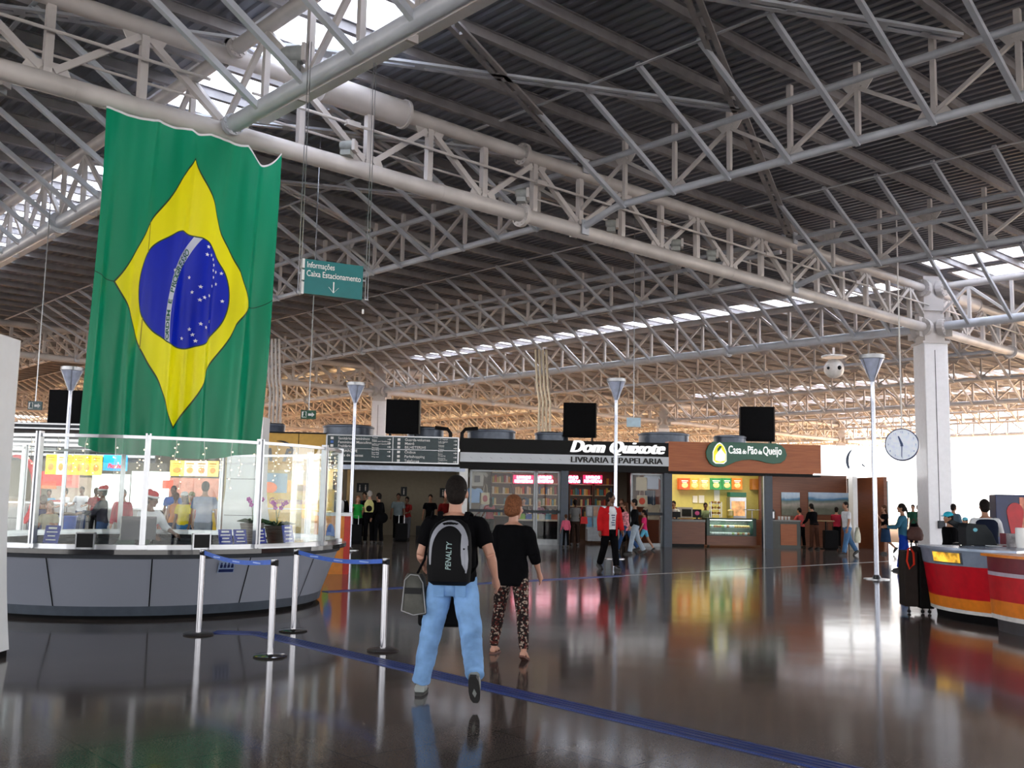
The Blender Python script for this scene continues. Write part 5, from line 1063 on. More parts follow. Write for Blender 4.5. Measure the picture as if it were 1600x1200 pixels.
def flag_mat():
    m = D.materials.new('flag_cloth'); m.use_nodes = True; t = m.node_tree; b = t.nodes['Principled BSDF']; b.inputs['Roughness'].default_value = .36; b.inputs['Specular IOR Level'].default_value = .35
    uvn = t.nodes.new('ShaderNodeUVMap'); sp = t.nodes.new('ShaderNodeSeparateXYZ'); t.links.new(uvn.outputs[0], sp.inputs[0]); U, V = sp.outputs[0], sp.outputs[1]
    def M(op, a, b_=None, c=None):
        n = t.nodes.new('ShaderNodeMath'); n.operation = op
        for i, x in enumerate((a, b_, c)):
            if x is None: continue
            if isinstance(x, (int, float)): n.inputs[i].default_value = x
            else: t.links.new(x, n.inputs[i])
        return n.outputs[0]
    X = M('MULTIPLY_ADD', U, 14.0, -7.0); Y = M('MULTIPLY_ADD', V, 20.0, -10.0)     # Y up
    rh = M('ADD', M('DIVIDE', M('ABSOLUTE', X), 5.3), M('DIVIDE', M('ABSOLUTE', Y), 8.3)); 
    r2 = M('SQRT', M('ADD', M('MULTIPLY', X, X), M('MULTIPLY', Y, Y)))
    bx = M('SUBTRACT', X, 7.0); by = M('ADD', Y, 2.0); rb = M('SQRT', M('ADD', M('MULTIPLY', bx, bx), M('MULTIPLY', by, by)))
    isR = M('LESS_THAN', rh, 1.0); isC = M('LESS_THAN', r2, 3.5); band = M('MULTIPLY', M('LESS_THAN', M('ABSOLUTE', M('SUBTRACT', rb, 8.25)), .25), isC)
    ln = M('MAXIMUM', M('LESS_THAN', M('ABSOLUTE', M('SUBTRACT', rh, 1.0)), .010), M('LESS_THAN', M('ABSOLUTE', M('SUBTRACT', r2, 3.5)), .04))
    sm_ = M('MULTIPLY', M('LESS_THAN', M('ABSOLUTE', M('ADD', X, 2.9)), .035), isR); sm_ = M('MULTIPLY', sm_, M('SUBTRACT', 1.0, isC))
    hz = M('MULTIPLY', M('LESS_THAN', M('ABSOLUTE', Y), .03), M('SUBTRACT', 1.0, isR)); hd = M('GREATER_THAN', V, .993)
    def mixc(f, a, c):
        n = t.nodes.new('ShaderNodeMix'); n.data_type = 'RGBA'; t.links.new(f, n.inputs[0])
        for i, x in ((6, a), (7, c)):
            if isinstance(x, tuple): n.inputs[i].default_value = x + (1,)
            else: t.links.new(x, n.inputs[i])
        return n.outputs[2]
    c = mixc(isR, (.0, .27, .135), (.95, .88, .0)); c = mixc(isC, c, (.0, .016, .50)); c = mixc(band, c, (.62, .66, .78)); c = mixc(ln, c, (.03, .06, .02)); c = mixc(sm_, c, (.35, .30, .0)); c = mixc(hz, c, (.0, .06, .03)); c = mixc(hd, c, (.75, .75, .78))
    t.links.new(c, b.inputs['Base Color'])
    tl = t.nodes.new('ShaderNodeBsdfTranslucent'); t.links.new(c, tl.inputs[0]); mx = t.nodes.new('ShaderNodeMixShader'); mx.inputs[0].default_value = .2; t.links.new(b.outputs[0], mx.inputs[1]); t.links.new(tl.outputs[0], mx.inputs[2]); t.links.new(mx.outputs[0], t.nodes['Material Output'].inputs[0])
    return m
flag = thing('national_flag', 'huge green, yellow and blue flag hung vertically from the long roof tube', 'flag', FL0)
mb = MB(); mb.add([p - FL0 for p in vv], ff); me = D.meshes.new('cloth'); me.from_pydata(mb.v, [], mb.f); uvl = me.uv_layers.new(name='UVMap')
for pl in me.polygons:
    for li, vi in zip(pl.loop_indices, pl.vertices): i = vi % (NU + 1); j = vi // (NU + 1); uvl.data[li].uv = (i / NU, 1 - j / NV)
me.polygons.foreach_set('use_smooth', [True] * len(me.polygons)); me.materials.append(flag_mat()); fo = D.objects.new('cloth', me); col.objects.link(fo); fo.parent = flag
def fsurf(x, y, off=.008):      # module coords centred (x right, y up) -> surface point in flag space
    u = x / 14 + .5; v = .5 - y / 20; e = .002; p = flagP(u, v); n = (flagP(u + e, v) - flagP(u - e, v)).cross(flagP(u, v - e) - flagP(u, v + e)).normalized()
    if n.dot(Vector((0, -1, 0))) < 0: n = -n
    return p + n * (off + .012) - FL0
import bmesh
def fine(g):
    me = D.meshes.new('t'); me.from_pydata(g.v, [], g.f); bm = bmesh.new(); bm.from_mesh(me); bmesh.ops.triangulate(bm, faces=bm.faces[:])
    for _ in range(3): bmesh.ops.subdivide_edges(bm, edges=[e for e in bm.edges if e.calc_length() > .07], cuts=1); bmesh.ops.triangulate(bm, faces=bm.faces[:])
    bm.verts.index_update(); g.v = [tuple(v.co) for v in bm.verts]; g.f = [tuple(v.index for v in f.verts) for f in bm.faces]; bm.free(); D.meshes.remove(me)
tx = MB(); s_ = 'ORDEM E PROGRESSO'; aS, aE = None, None
angs = [radians(178.3 - a) for a in range(0, 1)]
R0 = 8.25; A0, A1 = radians(179 + 9.4), radians(180 - 33)      # lower left to upper right along the band
n_ = len(s_)
for i, ch in enumerate(s_):
    if ch == ' ': continue
    a = A0 + (A1 - A0) * (i + .6) / (n_ + .1); g = text_mb(ch, .56, 0, 0, .012, align='CENTER'); fine(g)
    cx, cy = 7 + cos(a) * R0, -2 + sin(a) * R0; tx_, ty_ = sin(a), -cos(a)       # reading direction (upwards / clockwise)
    nx_, ny_ = cos(a), sin(a); pts_ = []
    for x, y, z in g.v: zz = z - .16; pts_.append(fsurf(cx + tx_ * x + nx_ * zz, cy + ty_ * x + ny_ * zz))
    tx.add(pts_, g.f)
build(tx, 'motto_lettering', pm('motto_green', (.0, .10, .06), .5), flag)
st = MB()
stars = [(568, 172), (563, 250), (600, 238), (632, 270), (648, 320), (645, 373), (685, 377), (735, 380), (654, 437), (699, 491), (640, 527), (538, 572), (490, 621), (607, 630), (564, 665), (538, 697), (753, 650), (643, 868), (551, 922), (592, 940), (491, 973), (511, 1027), (529, 1086), (432, 1064), (305, 463), (458, 480)]
for sx_, sy_ in stars:
    x = (sx_ - 418) / 384 * 3.5; y = (618 - sy_) / 540 * 3.5; r = .13; pp = [fsurf(x, y, .007)]
    for k in range(10): a = pi / 2 + k * pi / 5; q = r if k % 2 == 0 else r * .45; pp.append(fsurf(x + q * cos(a), y + q * sin(a), .007))
    st.add(pp, [(0, k + 1, (k + 1) % 10 + 1) for k in range(10)])
build(st, 'star', pm('star_white', (.8, .8, .85), .5), flag)
tie_ = MB()
for u in (0.005, .30, .46, .57, .80, .995): p = flagP(u, 0) - FL0; tie_.tube([p, (p.x + d2.x * .24 + 0, p.y + d2.y * .24, ZL - .15)], .008, 6)
build(tie_, 'tie_cord', pm('cord', (.3, .3, .3), .6), flag)
# ================================================================== people
SKIN = {'fair': pm('skin_fair', (.52, .27, .19), .5, na=.06), 'tan': pm('skin_tan', (.36, .18, .11), .5, na=.06), 'brown': pm('skin_brown', (.16, .075, .045), .5, na=.06)}
HAIRC = {'black': pm('hair_black', (.012, .009, .008), .75, ns=60, na=.4, spec=.12), 'brown': pm('hair_brown', (.07, .03, .015), .75, ns=60, na=.4, spec=.12), 'auburn': pm('hair_auburn', (.17, .065, .03), .75, ns=60, na=.4, spec=.12), 'grey': pm('hair_grey', (.3, .28, .26), .75, ns=60, na=.3, spec=.12)}
EYEW = pm('eye_white', (.7, .7, .68), .3); EYEK = pm('eye_dark', (.02, .012, .01), .2); LIP = pm('lip', (.30, .09, .07), .5)
SHOE = pm('shoe_black', (.012, .012, .014), .4)
def cm(name, c, **k): return pm('cloth_' + name, c, .9, spec=.06, **k)
def remesh(o, v, sm=4):
    m = o.modifiers.new('remesh', 'REMESH'); m.mode = 'VOXEL'; m.voxel_size = v; m.use_smooth_shade = True
    s = o.modifiers.new('smooth', 'SMOOTH'); s.factor = .5; s.iterations = sm
WR = D.textures.new('cloth_wrinkle', 'CLOUDS'); WR.noise_scale = .11; WR.noise_depth = 2
def wrinkle(o, k):
    m = o.modifiers.new('wrinkle', 'DISPLACE'); m.texture = WR; m.strength = k; m.mid_level = .5; m.texture_coords = 'LOCAL'
def hand(mb, w_, d, side, nrm, k, curl=.5):
    # w_ wrist, d direction of hand, side = towards thumb, nrm = palm facing
    d = d.normalized(); side = (side - d * side.dot(d)).normalized(); nrm = d.cross(side) * (1 if d.cross(side).dot(nrm) > 0 else -1)
    mb.tube([w_ - d * .02, w_ + d * .03, w_ + d * .085], [.024 * k, .030 * k, .030 * k], 8); 
    mb.tube([w_ + side * .018 + d * .03, w_ + side * .022 + d * .09], .013 * k, 6); mb.tube([w_ - side * .018 + d * .03, w_ - side * .024 + d * .085], .013 * k, 6)
    for i, (o_, L) in enumerate(((.027, .070), (.009, .078), (-.010, .072), (-.028, .058))):
        p0 = w_ + side * o_ + d * .085; a = curl * .5; p1 = p0 + (d * cos(a) + nrm * sin(a)) * L * .45; a += curl * .7; p2 = p1 + (d * cos(a) + nrm * sin(a)) * L * .32; a += curl * .6; p3 = p2 + (d * cos(a) + nrm * sin(a)) * L * .25
        mb.tube([p0 - d * .02, p0, p1, p2, p3], [.0092 * k, .0092 * k, .0088 * k, .0082 * k, .0068 * k], 7)
    t0 = w_ + side * .024 + d * .02; t1 = t0 + (side * .75 + d * .6 + nrm * .25).normalized() * .04; t2 = t1 + (side * .25 + d * .9 + nrm * .4).normalized() * .034; mb.tube([t0 - side * .01, t0, t1, t2], [.013 * k, .013 * k, .011 * k, .009 * k], 7)
def person(label, foot, yaw, H=1.72, skin='tan', hair='black', hairstyle='short', top='white', topc=None, sleeve='short', bottom='trousers', botc=None, legs=((12, 4), (-12, 22)), arms=((10, 8, 20), (-8, 8, 25)), lean=2, headyaw=0, build_=1.0, det=1, hk=1.06, hip=None, splay=.02, fem=False, shoe=None, group=None, z0=0, hat=None, jacket=None):
    s = H / 1.768; yawr = radians(yaw); p = thing('person', label, 'person', (foot[0], foot[1], z0), yawr, group)
    vox = .0085 if det > 1 else .0125
    LL = []; hz = .93
    for i, (sg, (a, k)) in enumerate(zip((-1, 1), legs)):
        hp = Vector((sg * .092, 0, 0)); a_, b_ = radians(a), radians(a - k); kn = hp + Vector((sg * splay * .5, sin(a_) * .44, -cos(a_) * .44)); an = kn + Vector((sg * splay * .5, sin(b_) * .42, -cos(b_) * .42)); LL.append((hp, kn, an, b_))
    low = min(l[2].z for l in LL); hz = .085 - low if hip is None else hip
    off = Vector((0, 0, hz)); LL = [(a + off, b + off, c + off, q) for a, b, c, q in LL]
    le = radians(lean); RL = Matrix.Rotation(-le, 4, 'X')
    def U(v): return off + (RL @ Vector(v))
    bw = build_; sw = (.168 if fem else .188) * (.6 + .4 * bw)
    AR = []
    for sg, (a, ab, e) in zip((-1, 1), arms):
        sh = Vector((sg * sw, 0, .485)); a_, ab_ = radians(a), radians(ab); ud = Vector((sg * sin(ab_), sin(a_) * cos(ab_), -cos(a_) * cos(ab_))); el = sh + ud * .30; b_ = a_ + radians(e); inw = -sg * .10
        fd = Vector((sg * sin(ab_) * .5 + inw * (sin(radians(e))), sin(b_) * cos(ab_), -cos(b_) * cos(ab_))).normalized(); wr = el + fd * .255; AR.append((sh, el, wr, fd, sg))
    def P(v): return Vector(v) * s
    # body
    def ell(z, rx, ry, cy=0, f=U, n=20): return [P(f((rx * cos(2 * pi * k / n), cy + ry * sin(2 * pi * k / n), z))) for k in range(n)]
    hipk = 1.06 if fem else 1.0; chest = (.9 if fem else 1.0)
    def torso(mb, g, z0_=-.08, z1=.56, bw=bw):
        T = [(-.10, .10, .09, -.01), (-.05, .150 * hipk, .112, -.012), (0, .165 * hipk, .118, -.012), (.08, .155 * (hipk if fem else 1), .108, -.002), (.16, .14 if fem else .15, .100, .004), (.26, .145 * chest + .008, .106, .006), (.36, .165 * chest, .118, .008), (.43, .168 * chest, .108, 0), (.485, .148 * chest, .088, -.008), (.52, .108, .070, -.012), (.545, .074, .060, -.012), (.57, .055, .055, -.008)]
        T = [t for t in T if z0_ - 1e-6 <= t[0] <= z1 + 1e-6]; mb.loft([ell(z, rx * bw + g, ry * bw + g, cy) for z, rx, ry, cy in T])
    body = MB(); torso(body, -.004)
    hd = Matrix.Rotation(radians(headyaw), 4, 'Z')
    def Hd(v): v = hd @ Vector(v) * hk; return P(U((v.x, v.y + .012, v.z + .718)))
    def hb(c, r, n=16, m=12, mb=body):
        t = MB(); t.ball((0, 0, 0), r, n, m); mb.add([Hd((x + c[0], y + c[1], z + c[2])) for x, y, z in t.v], t.f)
    body.tube([P(U((0, -.012, .50))), P(U((0, -.006, .60))), P(U((0, .0, .68)))], [.060 * s * (.7 + .3 * bw), .054 * s, .052 * s], 12)
    hb((0, -.008, .018), (.074, .094, .098)); hb((0, .030, -.050), (.052, .056, .060)); hb((0, .074, -.092), (.024, .018, .02), 10, 8); hb((0, .096, -.012), (.012, .018, .022), 8, 6); hb((0, .088, .012), (.010, .014, .03), 8, 6)
    for q in (-1, 1): hb((q * .076, -.005, -.012), (.010, .019, .030), 8, 8); hb((q * .035, .066, -.028), (.026, .024, .022), 8, 6)
    bare = []
    for (sh, el, wr, fd, sg) in AR:
        body.tube([P(U(sh * 1)), P(U(sh.lerp(el, .35))), P(U(el))], [.045 * s * bw, .046 * s * bw, .038 * s * bw], 10); body.tube([P(U(el)), P(U(el.lerp(wr, .3))), P(U(wr))], [.037 * s * bw, .039 * s * bw, .024 * s], 10)
        w_ = P(U(wr)); dd = (P(U(wr + fd * .1)) - w_); sd = P(U(wr + Vector((0, 1, 0)) * .1)) - w_
        if abs(dd.normalized().dot(sd.normalized())) > .8: sd = P(U(wr + Vector((-sg * .6, 0, .8)) * .1)) - w_
        hand(body, w_, dd, sd, P(U(wr + Vector((-sg, 0, 0)) * .1)) - w_, s * (1.0 if det > 1 else 1.12), .55)
    for hp, kn, an, b_ in LL:
        kk = bw * (1.05 if fem else 1)
        body.tube([P(hp), P(hp.lerp(kn, .4)), P(kn)], [.078 * s * kk, .073 * s * kk, .054 * s], 12); body.tube([P(kn), P(kn.lerp(an, .3)), P(an)], [.052 * s, .054 * s, .036 * s], 12)
        fdn = Vector((0, cos(b_), sin(b_))) if b_ < -.3 else Vector((0, 1, 0)); dn = Vector((0, -sin(-b_) if b_ < -.3 else 0, -cos(b_) if b_ < -.3 else -1)).normalized(); heel = an + dn * .045 - fdn * .035; toe = an + dn * .055 + fdn * .15
        body.tube([P(heel), P(an + dn * .03 + fdn * .04), P(toe)], [.034 * s, .036 * s, .026 * s], 10)
    bo = build(body, 'body', SKIN[skin], p); remesh(bo, vox * 1.0, 2)
    # face details
    ey = MB(); ek = MB()
    for q in (-1, 1): hb((q * .030, .081, .004), (.0125, .006, .006), 8, 6, ey); hb((q * .030, .0865, .004), (.0055, .0035, .0058), 8, 6, ek)
    e_ = build(ey, 'eyes', EYEW, bo); build(ek, 'pupils', EYEK, e_); li = MB(); hb((0, .088, -.052), (.021, .006, .0065), 10, 6, li); build(li, 'mouth', LIP, bo)
    # hair
    if hairstyle != 'bald':
        hm = MB()
        if hairstyle == 'crop': hb((0, -.014, .026), (.0785, .096, .098), mb=hm); hb((0, -.04, -.03), (.066, .062, .06), mb=hm)
        else: hb((0, -.018, .032), (.084, .098, .100), mb=hm); hb((0, -.045, -.03), (.072, .064, .07), mb=hm)
        if hairstyle == 'bun': hb((0.01, -.115, -.035), (.048, .045, .055), mb=hm); hb((.0, -.075, -.02), (.068, .05, .075), mb=hm); hb((.05, -.02, -.02), (.034, .04, .06), mb=hm); hb((-.05, -.02, -.02), (.034, .04, .06), mb=hm)
        if hairstyle == 'long':
            hm.loft([[Hd((rx * cos(2 * pi * k / 14), cy + ry * sin(2 * pi * k / 14), z)) for k in range(14)] for z, rx, ry, cy in ((.05, .075, .06, -.03), (-.04, .086, .062, -.045), (-.14, .09, .05, -.07), (-.24, .085, .04, -.09), (-.31, .05, .02, -.10))])
        if hairstyle == 'tied': hb((0, -.10, .0), (.035, .04, .04), mb=hm); hm.tube([Hd((0, -.11, -.0)), Hd((0, -.135, -.08)), Hd((0, -.125, -.17))], [.03 * s, .028 * s, .01 * s], 8)
        ho = build(hm, 'hair', HAIRC[hair], p); remesh(ho, .009 if det > 1 else .012, 3)
    if hat:
        hm = MB(); 
        if hat[0] == 'santa': hb((0, -.005, .05), (.095, .112, .03), mb=hm); q_ = build(hm, 'hat_brim', cm('hat_trim', (.75, .75, .78)), p); hm = MB(); hb((0, -.02, .085), (.083, .10, .06), mb=hm); hb((.03, -.07, .10), (.05, .06, .06), mb=hm); build(hm, 'hat', cm(hat[1], hat[2]), p, smooth=True)
        else: hb((0, -.008, .06), (.085, .105, .075), mb=hm); hb((0, .10, .045), (.06, .06, .010), mb=hm); build(hm, 'cap', cm(hat[1], hat[2]), p, smooth=True)
    # clothes
    tm = MB(); g = .016 + (.006 if jacket else 0); loz = -.05 if not fem else -.04
    torso(tm, g, -.05 if top != 'long' else -.10, .52)
    if top == 'long': tm.loft([ell(z, rx, ry, -.01) for z, rx, ry in ((-.16, .19 * bw, .14 * bw), (0, .185 * bw, .135 * bw), (.12, .16 * bw, .12 * bw))])
    for (sh, el, wr, fd, sg) in AR:
        r1, r2, r3 = (.068 * bw + .004) * s, (.060 * bw + .004) * s, .042 * s
        if sleeve == 'none': continue
        tm.tube([P(U(sh + Vector((-sg * .055, 0, .01)))), P(U(sh + Vector((-sg * .01, 0, -.012)))), P(U(sh.lerp(el, .25))), P(U(sh.lerp(el, .72 if sleeve == 'short' else 1)))], [r1 * .5, r1 * .86, r1 * .95, r2], 12)
        if sleeve != 'short': f = 1.0 if sleeve == 'full' else .42; tm.tube([P(U(el)), P(U(el.lerp(wr, f * .5))), P(U(el.lerp(wr, f * .97)))], [r2 * .98, r2 * .92, (r3 if f == 1 else r2 * .88)], 12)
    to = build(tm, {'full': 'long_sleeved_top', 'half': 'top'}.get(sleeve, 'shirt'), topc, p); remesh(to, .011 if det > 1 else .014, 4)
    if det > 1: wrinkle(to, .02)
    bm2 = MB()
    if bottom in ('trousers', 'shorts', 'tights'):
        gg = .014 if bottom != 'tights' else .006
        bm2.loft([ell(z, rx * bw + gg, ry * bw + gg, cy, f=lambda v: off + Vector(v)) for z, rx, ry, cy in ((-.12, .13, .09, -.01), (-.05, .155 * hipk, .115, -.012), (0, .165 * hipk, .120, -.012), (.075, .155, .108, -.004))])
        for hp, kn, an, b_ in LL:
            w1, w2, w3 = ((.100, .078, .074) if bottom != 'tights' else (.094, .068, .050))
            if bottom == 'shorts': bm2.tube([P(hp), P(hp.lerp(kn, .4)), P(hp.lerp(kn, .75))], [w1 * bw * s, w1 * bw * s, .085 * bw * s], 14)
            else: bm2.tube([P(hp), P(hp.lerp(kn, .45)), P(kn)], [w1 * bw * s, .093 * bw * s if bottom != 'tights' else .086 * bw * s, w2 * bw * s], 14); bm2.tube([P(kn), P(kn.lerp(an, .5)), P(kn.lerp(an, .98))], [w2 * bw * s * .98, (.074 if bottom != 'tights' else .062) * bw * s, w3 * s], 14)
        nm_ = {'trousers': 'trousers', 'shorts': 'shorts', 'tights': 'leggings'}[bottom]
    else:
        bm2.loft([ell(z, rx * bw, ry * bw, -.01, f=lambda v: off + Vector(v)) for z, rx, ry in ((-.50, .20, .19), (-.3, .20, .165), (-.05, .182, .14), (.04, .165, .125), (.08, .158, .115))]); nm_ = 'skirt'
    bt = build(bm2, nm_, botc, p); remesh(bt, .011 if det > 1 else .014, 4)
    if det > 1: wrinkle(bt, .028 if bottom != 'tights' else .008)
    for hp, kn, an, b_ in LL:
        fdn = Vector((0, cos(b_), sin(b_))) if b_ < -.3 else Vector((0, 1, 0)); dn = Vector((0, -sin(-b_), -cos(b_))) if b_ < -.3 else Vector((0, 0, -1))
        sh_ = MB(); q = an
        if shoe == 'sandal':
            R = []
            for f, ww in ((-.06, .028), (0, .036), (.09, .042), (.15, .036), (.175, .018)): c = q + dn * .085 + fdn * f; R.append([P(c + Vector((-ww, 0, 0))), P(c + Vector((ww, 0, 0))), P(c + Vector((ww, 0, 0)) - dn * .018), P(c + Vector((-ww, 0, 0)) - dn * .018)])
            sh_.loft(R)
            for f in (.0, .10): sh_.tube([P(q + dn * (.07) + fdn * f + Vector((-.038, 0, 0))), P(q + dn * (.012 + .02 * (f > 0)) + fdn * f * .9 + Vector((0, 0, 0))), P(q + dn * .07 + fdn * f + Vector((.038, 0, 0)))], .008 * s, 6)
            build(sh_, 'sandal', pm('sandal_brown', (.10, .03, .02), .5), p)
        else:
            sh_.tube([P(q + dn * .035 - fdn * .045), P(q + dn * .035 + fdn * .02), P(q + dn * .048 + fdn * .10), P(q + dn * .055 + fdn * .165)], [.043 * s, .048 * s, .042 * s, .028 * s], 12)
            so = MB(); R = []
            for f, ww in ((-.085, .024), (-.04, .040), (.08, .045), (.16, .038), (.20, .018)): c = q + dn * .085 + fdn * f; R.append([P(c + Vector((-ww, 0, 0))), P(c + Vector((ww, 0, 0))), P(c + Vector((ww, 0, 0)) - dn * .025), P(c + Vector((-ww, 0, 0)) - dn * .025)])
            so.loft(R); o_ = build(sh_, 'shoe', (SHOE if shoe is None else shoe), p, smooth=True); build(so, 'sole', pm('sole_dark', (.03, .03, .03), .6), o_)
    info = dict(o=p, s=s, U=lambda v: p_mat(p) @ (Vector(U(v)) * s), AR=AR, off=off, P=lambda v: p_mat(p) @ (Vector(v) * s), torso=torso, ell=ell)
    return info
def p_mat(p): return Matrix.Translation(p.location) @ Matrix.Rotation(p.rotation_euler[2], 4, 'Z')
JEAN = pm('jeans_light', (.20, .37, .66), .8, ns=7, na=.22, spec=.2, bump=.3); JEAND = cm('jeans_blue', (.03, .07, .17)); BLKC = cm('black', (.004, .004, .005)); 
# 1 man with the backpack
f = fl(690, 1094)
m1 = person('man walking away in a black T-shirt and light blue jeans with a backpack', (f.x + .06, f.y + .1), -6, 1.78, 'fair', 'black', 'crop', top='t', topc=BLKC, sleeve='short', bottom='trousers', botc=JEAN, legs=((8, 3), (-14, 38)), arms=((6, 16, 66), (-10, 22, 50)), lean=4, build_=1.12, det=2, splay=.17, hk=1.2, shoe=pm('shoe_grey', (.25, .27, .26), .4), headyaw=6)
def attach(info, name, label, cat):
    o = thing(name, label, cat, info['o'].location, info['o'].rotation_euler[2]); return o
def TU(info, v):      # torso space -> local of that person
    s = info['s']; off = info['off']; le = radians(4); return (off + (Matrix.Rotation(-le, 4, 'X') @ Vector(v))) * s
bp = attach(m1, 'backpack', 'black backpack with grey curved trim on the back of the walking man', 'backpack')
def bpR(z, rx, y0, y1, n=24):
    R = []
    for k in range(n):
        a = 2 * pi * k / n; c, s_ = cos(a), sin(a); c = math.copysign(abs(c) ** .55, c); s_ = math.copysign(abs(s_) ** .7, s_); R.append(TU(m1, (rx * c, (y0 + y1) / 2 + (y1 - y0) / 2 * s_, z)))
    return R
q = MB().loft([bpR(z, rx, y0, -.125) for z, rx, y0 in ((-.04, .13, -.22), (-.01, .17, -.28), (.1, .18, -.31), (.25, .178, -.30), (.38, .165, -.27), (.45, .13, -.23), (.49, .07, -.18))]); build(q, 'bag_body', pm('pack_black', (.004, .004, .005), .7, spec=.15), bp, smooth=True)
GT = pm('pack_grey', (.30, .31, .36), .5); 
def packY(x, z):
    t = [(-.04, .13, -.22), (-.01, .17, -.28), (.1, .18, -.31), (.25, .178, -.30), (.38, .165, -.27), (.45, .13, -.23), (.49, .07, -.18)]
    for (za, ra, ya), (zb, rb, yb) in zip(t[:-1], t[1:]):
        if za <= z <= zb:
            f = (z - za) / (zb - za); r = ra + (rb - ra) * f; y = ya + (yb - ya) * f; k = min(1, abs(x) / r); hh = (-.125 - y) / 2; c_ = k ** (1 / .55); return (-.125 - hh) - hh * max(0, 1 - c_ * c_) ** .35
    return -.2
def ribbon(pts, ws, offy=.004):
    mb = MB(); R = []
    for i, (x, z) in enumerate(pts):
        a = Vector((pts[min(i + 1, len(pts) - 1)][0] - pts[max(0, i - 1)][0], 0, pts[min(i + 1, len(pts) - 1)][1] - pts[max(0, i - 1)][1])).normalized(); nn = Vector((-a.z, 0, a.x)); L = []
        for sg in (-1, 1): X = x + nn.x * ws[i] * sg; Z = z + nn.z * ws[i] * sg; L.append((X, Z))
        y0 = packY(L[0][0], L[0][1]); y1 = packY(L[1][0], L[1][1]); R.append([TU(m1, (L[0][0], y0 - offy, L[0][1])), TU(m1, (L[1][0], y1 - offy, L[1][1])), TU(m1, (L[1][0], y1 + .01, L[1][1])), TU(m1, (L[0][0], y0 + .01, L[0][1]))])
    return mb.loft(R)
arcp = [(.145 * cos(radians(a)), .25 + .205 * sin(radians(a))) for a in range(178, -2, -9)]
q = ribbon([(-.142, .12), (-.145, .18)] + arcp, [.006, .010] + [.012 + .012 * sin(pi * i / 20) for i in range(len(arcp))]); build(q, 'grey_trim', GT, bp)
q = ribbon([(.12, .36), (.125, .28), (.13, .2), (.135, .13), (.145, .08)], [.02, .026, .026, .02, .004], .006); build(q, 'grey_trim', GT, bp)
q = ribbon([(.145, .24), (.152, .17), (.152, .10), (.146, .06)], [.010, .010, .008, .004], .010); build(q, 'grey_trim', GT, bp)
g = text_mb('PENALTY', .062, .002, .15, .001, 1.05); L = max(v[0] for v in g.v); q = MB(); q.add([TU(m1, (.018 + .0 - z + .01, packY(.02, .08 + x * .225 / L) - .007 + y * .2, .08 + x * .225 / L)) for x, y, z in g.v], g.f); build(q, 'lettering', pm('pack_ink', (.30, .42, .42), .5), bp)
for sg in (-1, 1):
    q = MB(); pts = [(sg * .10, -.13, .46), (sg * .115, -.06, .535), (sg * .125, .04, .52), (sg * .13, .125, .40), (sg * .15, .13, .25), (sg * .175, .06, .12), (sg * .17, -.10, .06), (sg * .15, -.15, .03)]
    R = []
    for v in pts: R.append([TU(m1, (v[0] - .022, v[1] * 1.12, v[2] + .012)), TU(m1, (v[0] + .022, v[1] * 1.12, v[2] + .012)), TU(m1, (v[0] + .022, v[1] * 1.12 + .004, v[2] + .022)), TU(m1, (v[0] - .022, v[1] * 1.12 + .004, v[2] + .022))])
    build(q.loft(R), 'strap', BLKC, bp)
q = MB()
for sg in (-1, 1): q.tube([TU(m1, (sg * .08, .04, .745 - .012)), TU(m1, (sg * .083, -.06, .735))], .003, 6)
tag(build(q, 'spectacles', ALU, loc=m1['o'].location, rz=m1['o'].rotation_euler[2]), 'thin metal glasses temples over the ears of the walking man', 'glasses')
# pocket and waistband details of the jeans: part of trousers
s_ = m1['s']; hz_ = m1['off'].z
for sg in (-1, 1):
    q = MB(); R = []
    for z in (.02, -.02, -.07, -.12): zz = z; R.append([Vector((sg * x, -(.158 - 2.3 * (x - .085) ** 2 + (.010 if z < 0 else 0)), z + hz_)) * s_ for x in (.045, .07, .10, .13)] + [Vector((sg * x, -.10, z + hz_)) * s_ for x in (.13, .045)])
    build(q.loft(R), 'back_pocket', pm('pocket_denim', (.17, .32, .58), .85, spec=.1), m1['o'])
# shoulder bag on the left, hanging from a long strap; suitcase pushed in front
c = m1['o'].location; o = thing('shoulder_bag', 'khaki grey satchel with pale piping at the left hip of the walking man', 'bag', (c.x - .30, c.y + .05, 0), radians(-10)); zb = .66
R = []
for z, w_, d_ in ((0, .09, .07), (.02, .105, .085), (.2, .09, .08), (.30, .08, .06), (.33, .06, .04)): R.append([((w_ * math.copysign(abs(cos(t)) ** .5, cos(t))) - .02 * (z / .33), d_ * math.copysign(abs(sin(t)) ** .5, sin(t)), zb + z) for t in [2 * pi * k / 20 for k in range(20)]])
build(MB().loft(R), 'bag_body', pm('bag_khaki', (.085, .085, .075), .8, ns=12, na=.2), o, smooth=True)
q = MB().tube([(-.105, -.075, zb + .03), (-.085, -.075, zb + .28), (-.04, -.07, zb + .325), (.03, -.07, zb + .32), (.07, -.075, zb + .26), (.1, -.08, zb + .02), (0, -.085, zb + .0), (-.105, -.075, zb + .03)], .005, 6); build(q, 'piping', pm('piping_pale', (.33, .33, .34), .6), o); build(MB().box((-.08, -.088, zb + .17), (.06, -.07, zb + .22)), 'flap_band', BLACK, o)
build(MB().tube([(.0, 0, zb + .33), (.06, .0, zb + .45), (.1, -.02, zb + .75), (.13, -.04, zb + .85)], .010, 6), 'strap', BLKC, o)
o = thing('travel_bag', 'black travel bag carried low in front of the walking man', 'bag', (c.x - .10, c.y + .34, 0), radians(-6)); build(MB().box((-.20, -.09, .53), (.17, .09, .84)), 'bag_body', pm('case_black', (.006, .006, .007), .7, spec=.1), o, bev=.03)
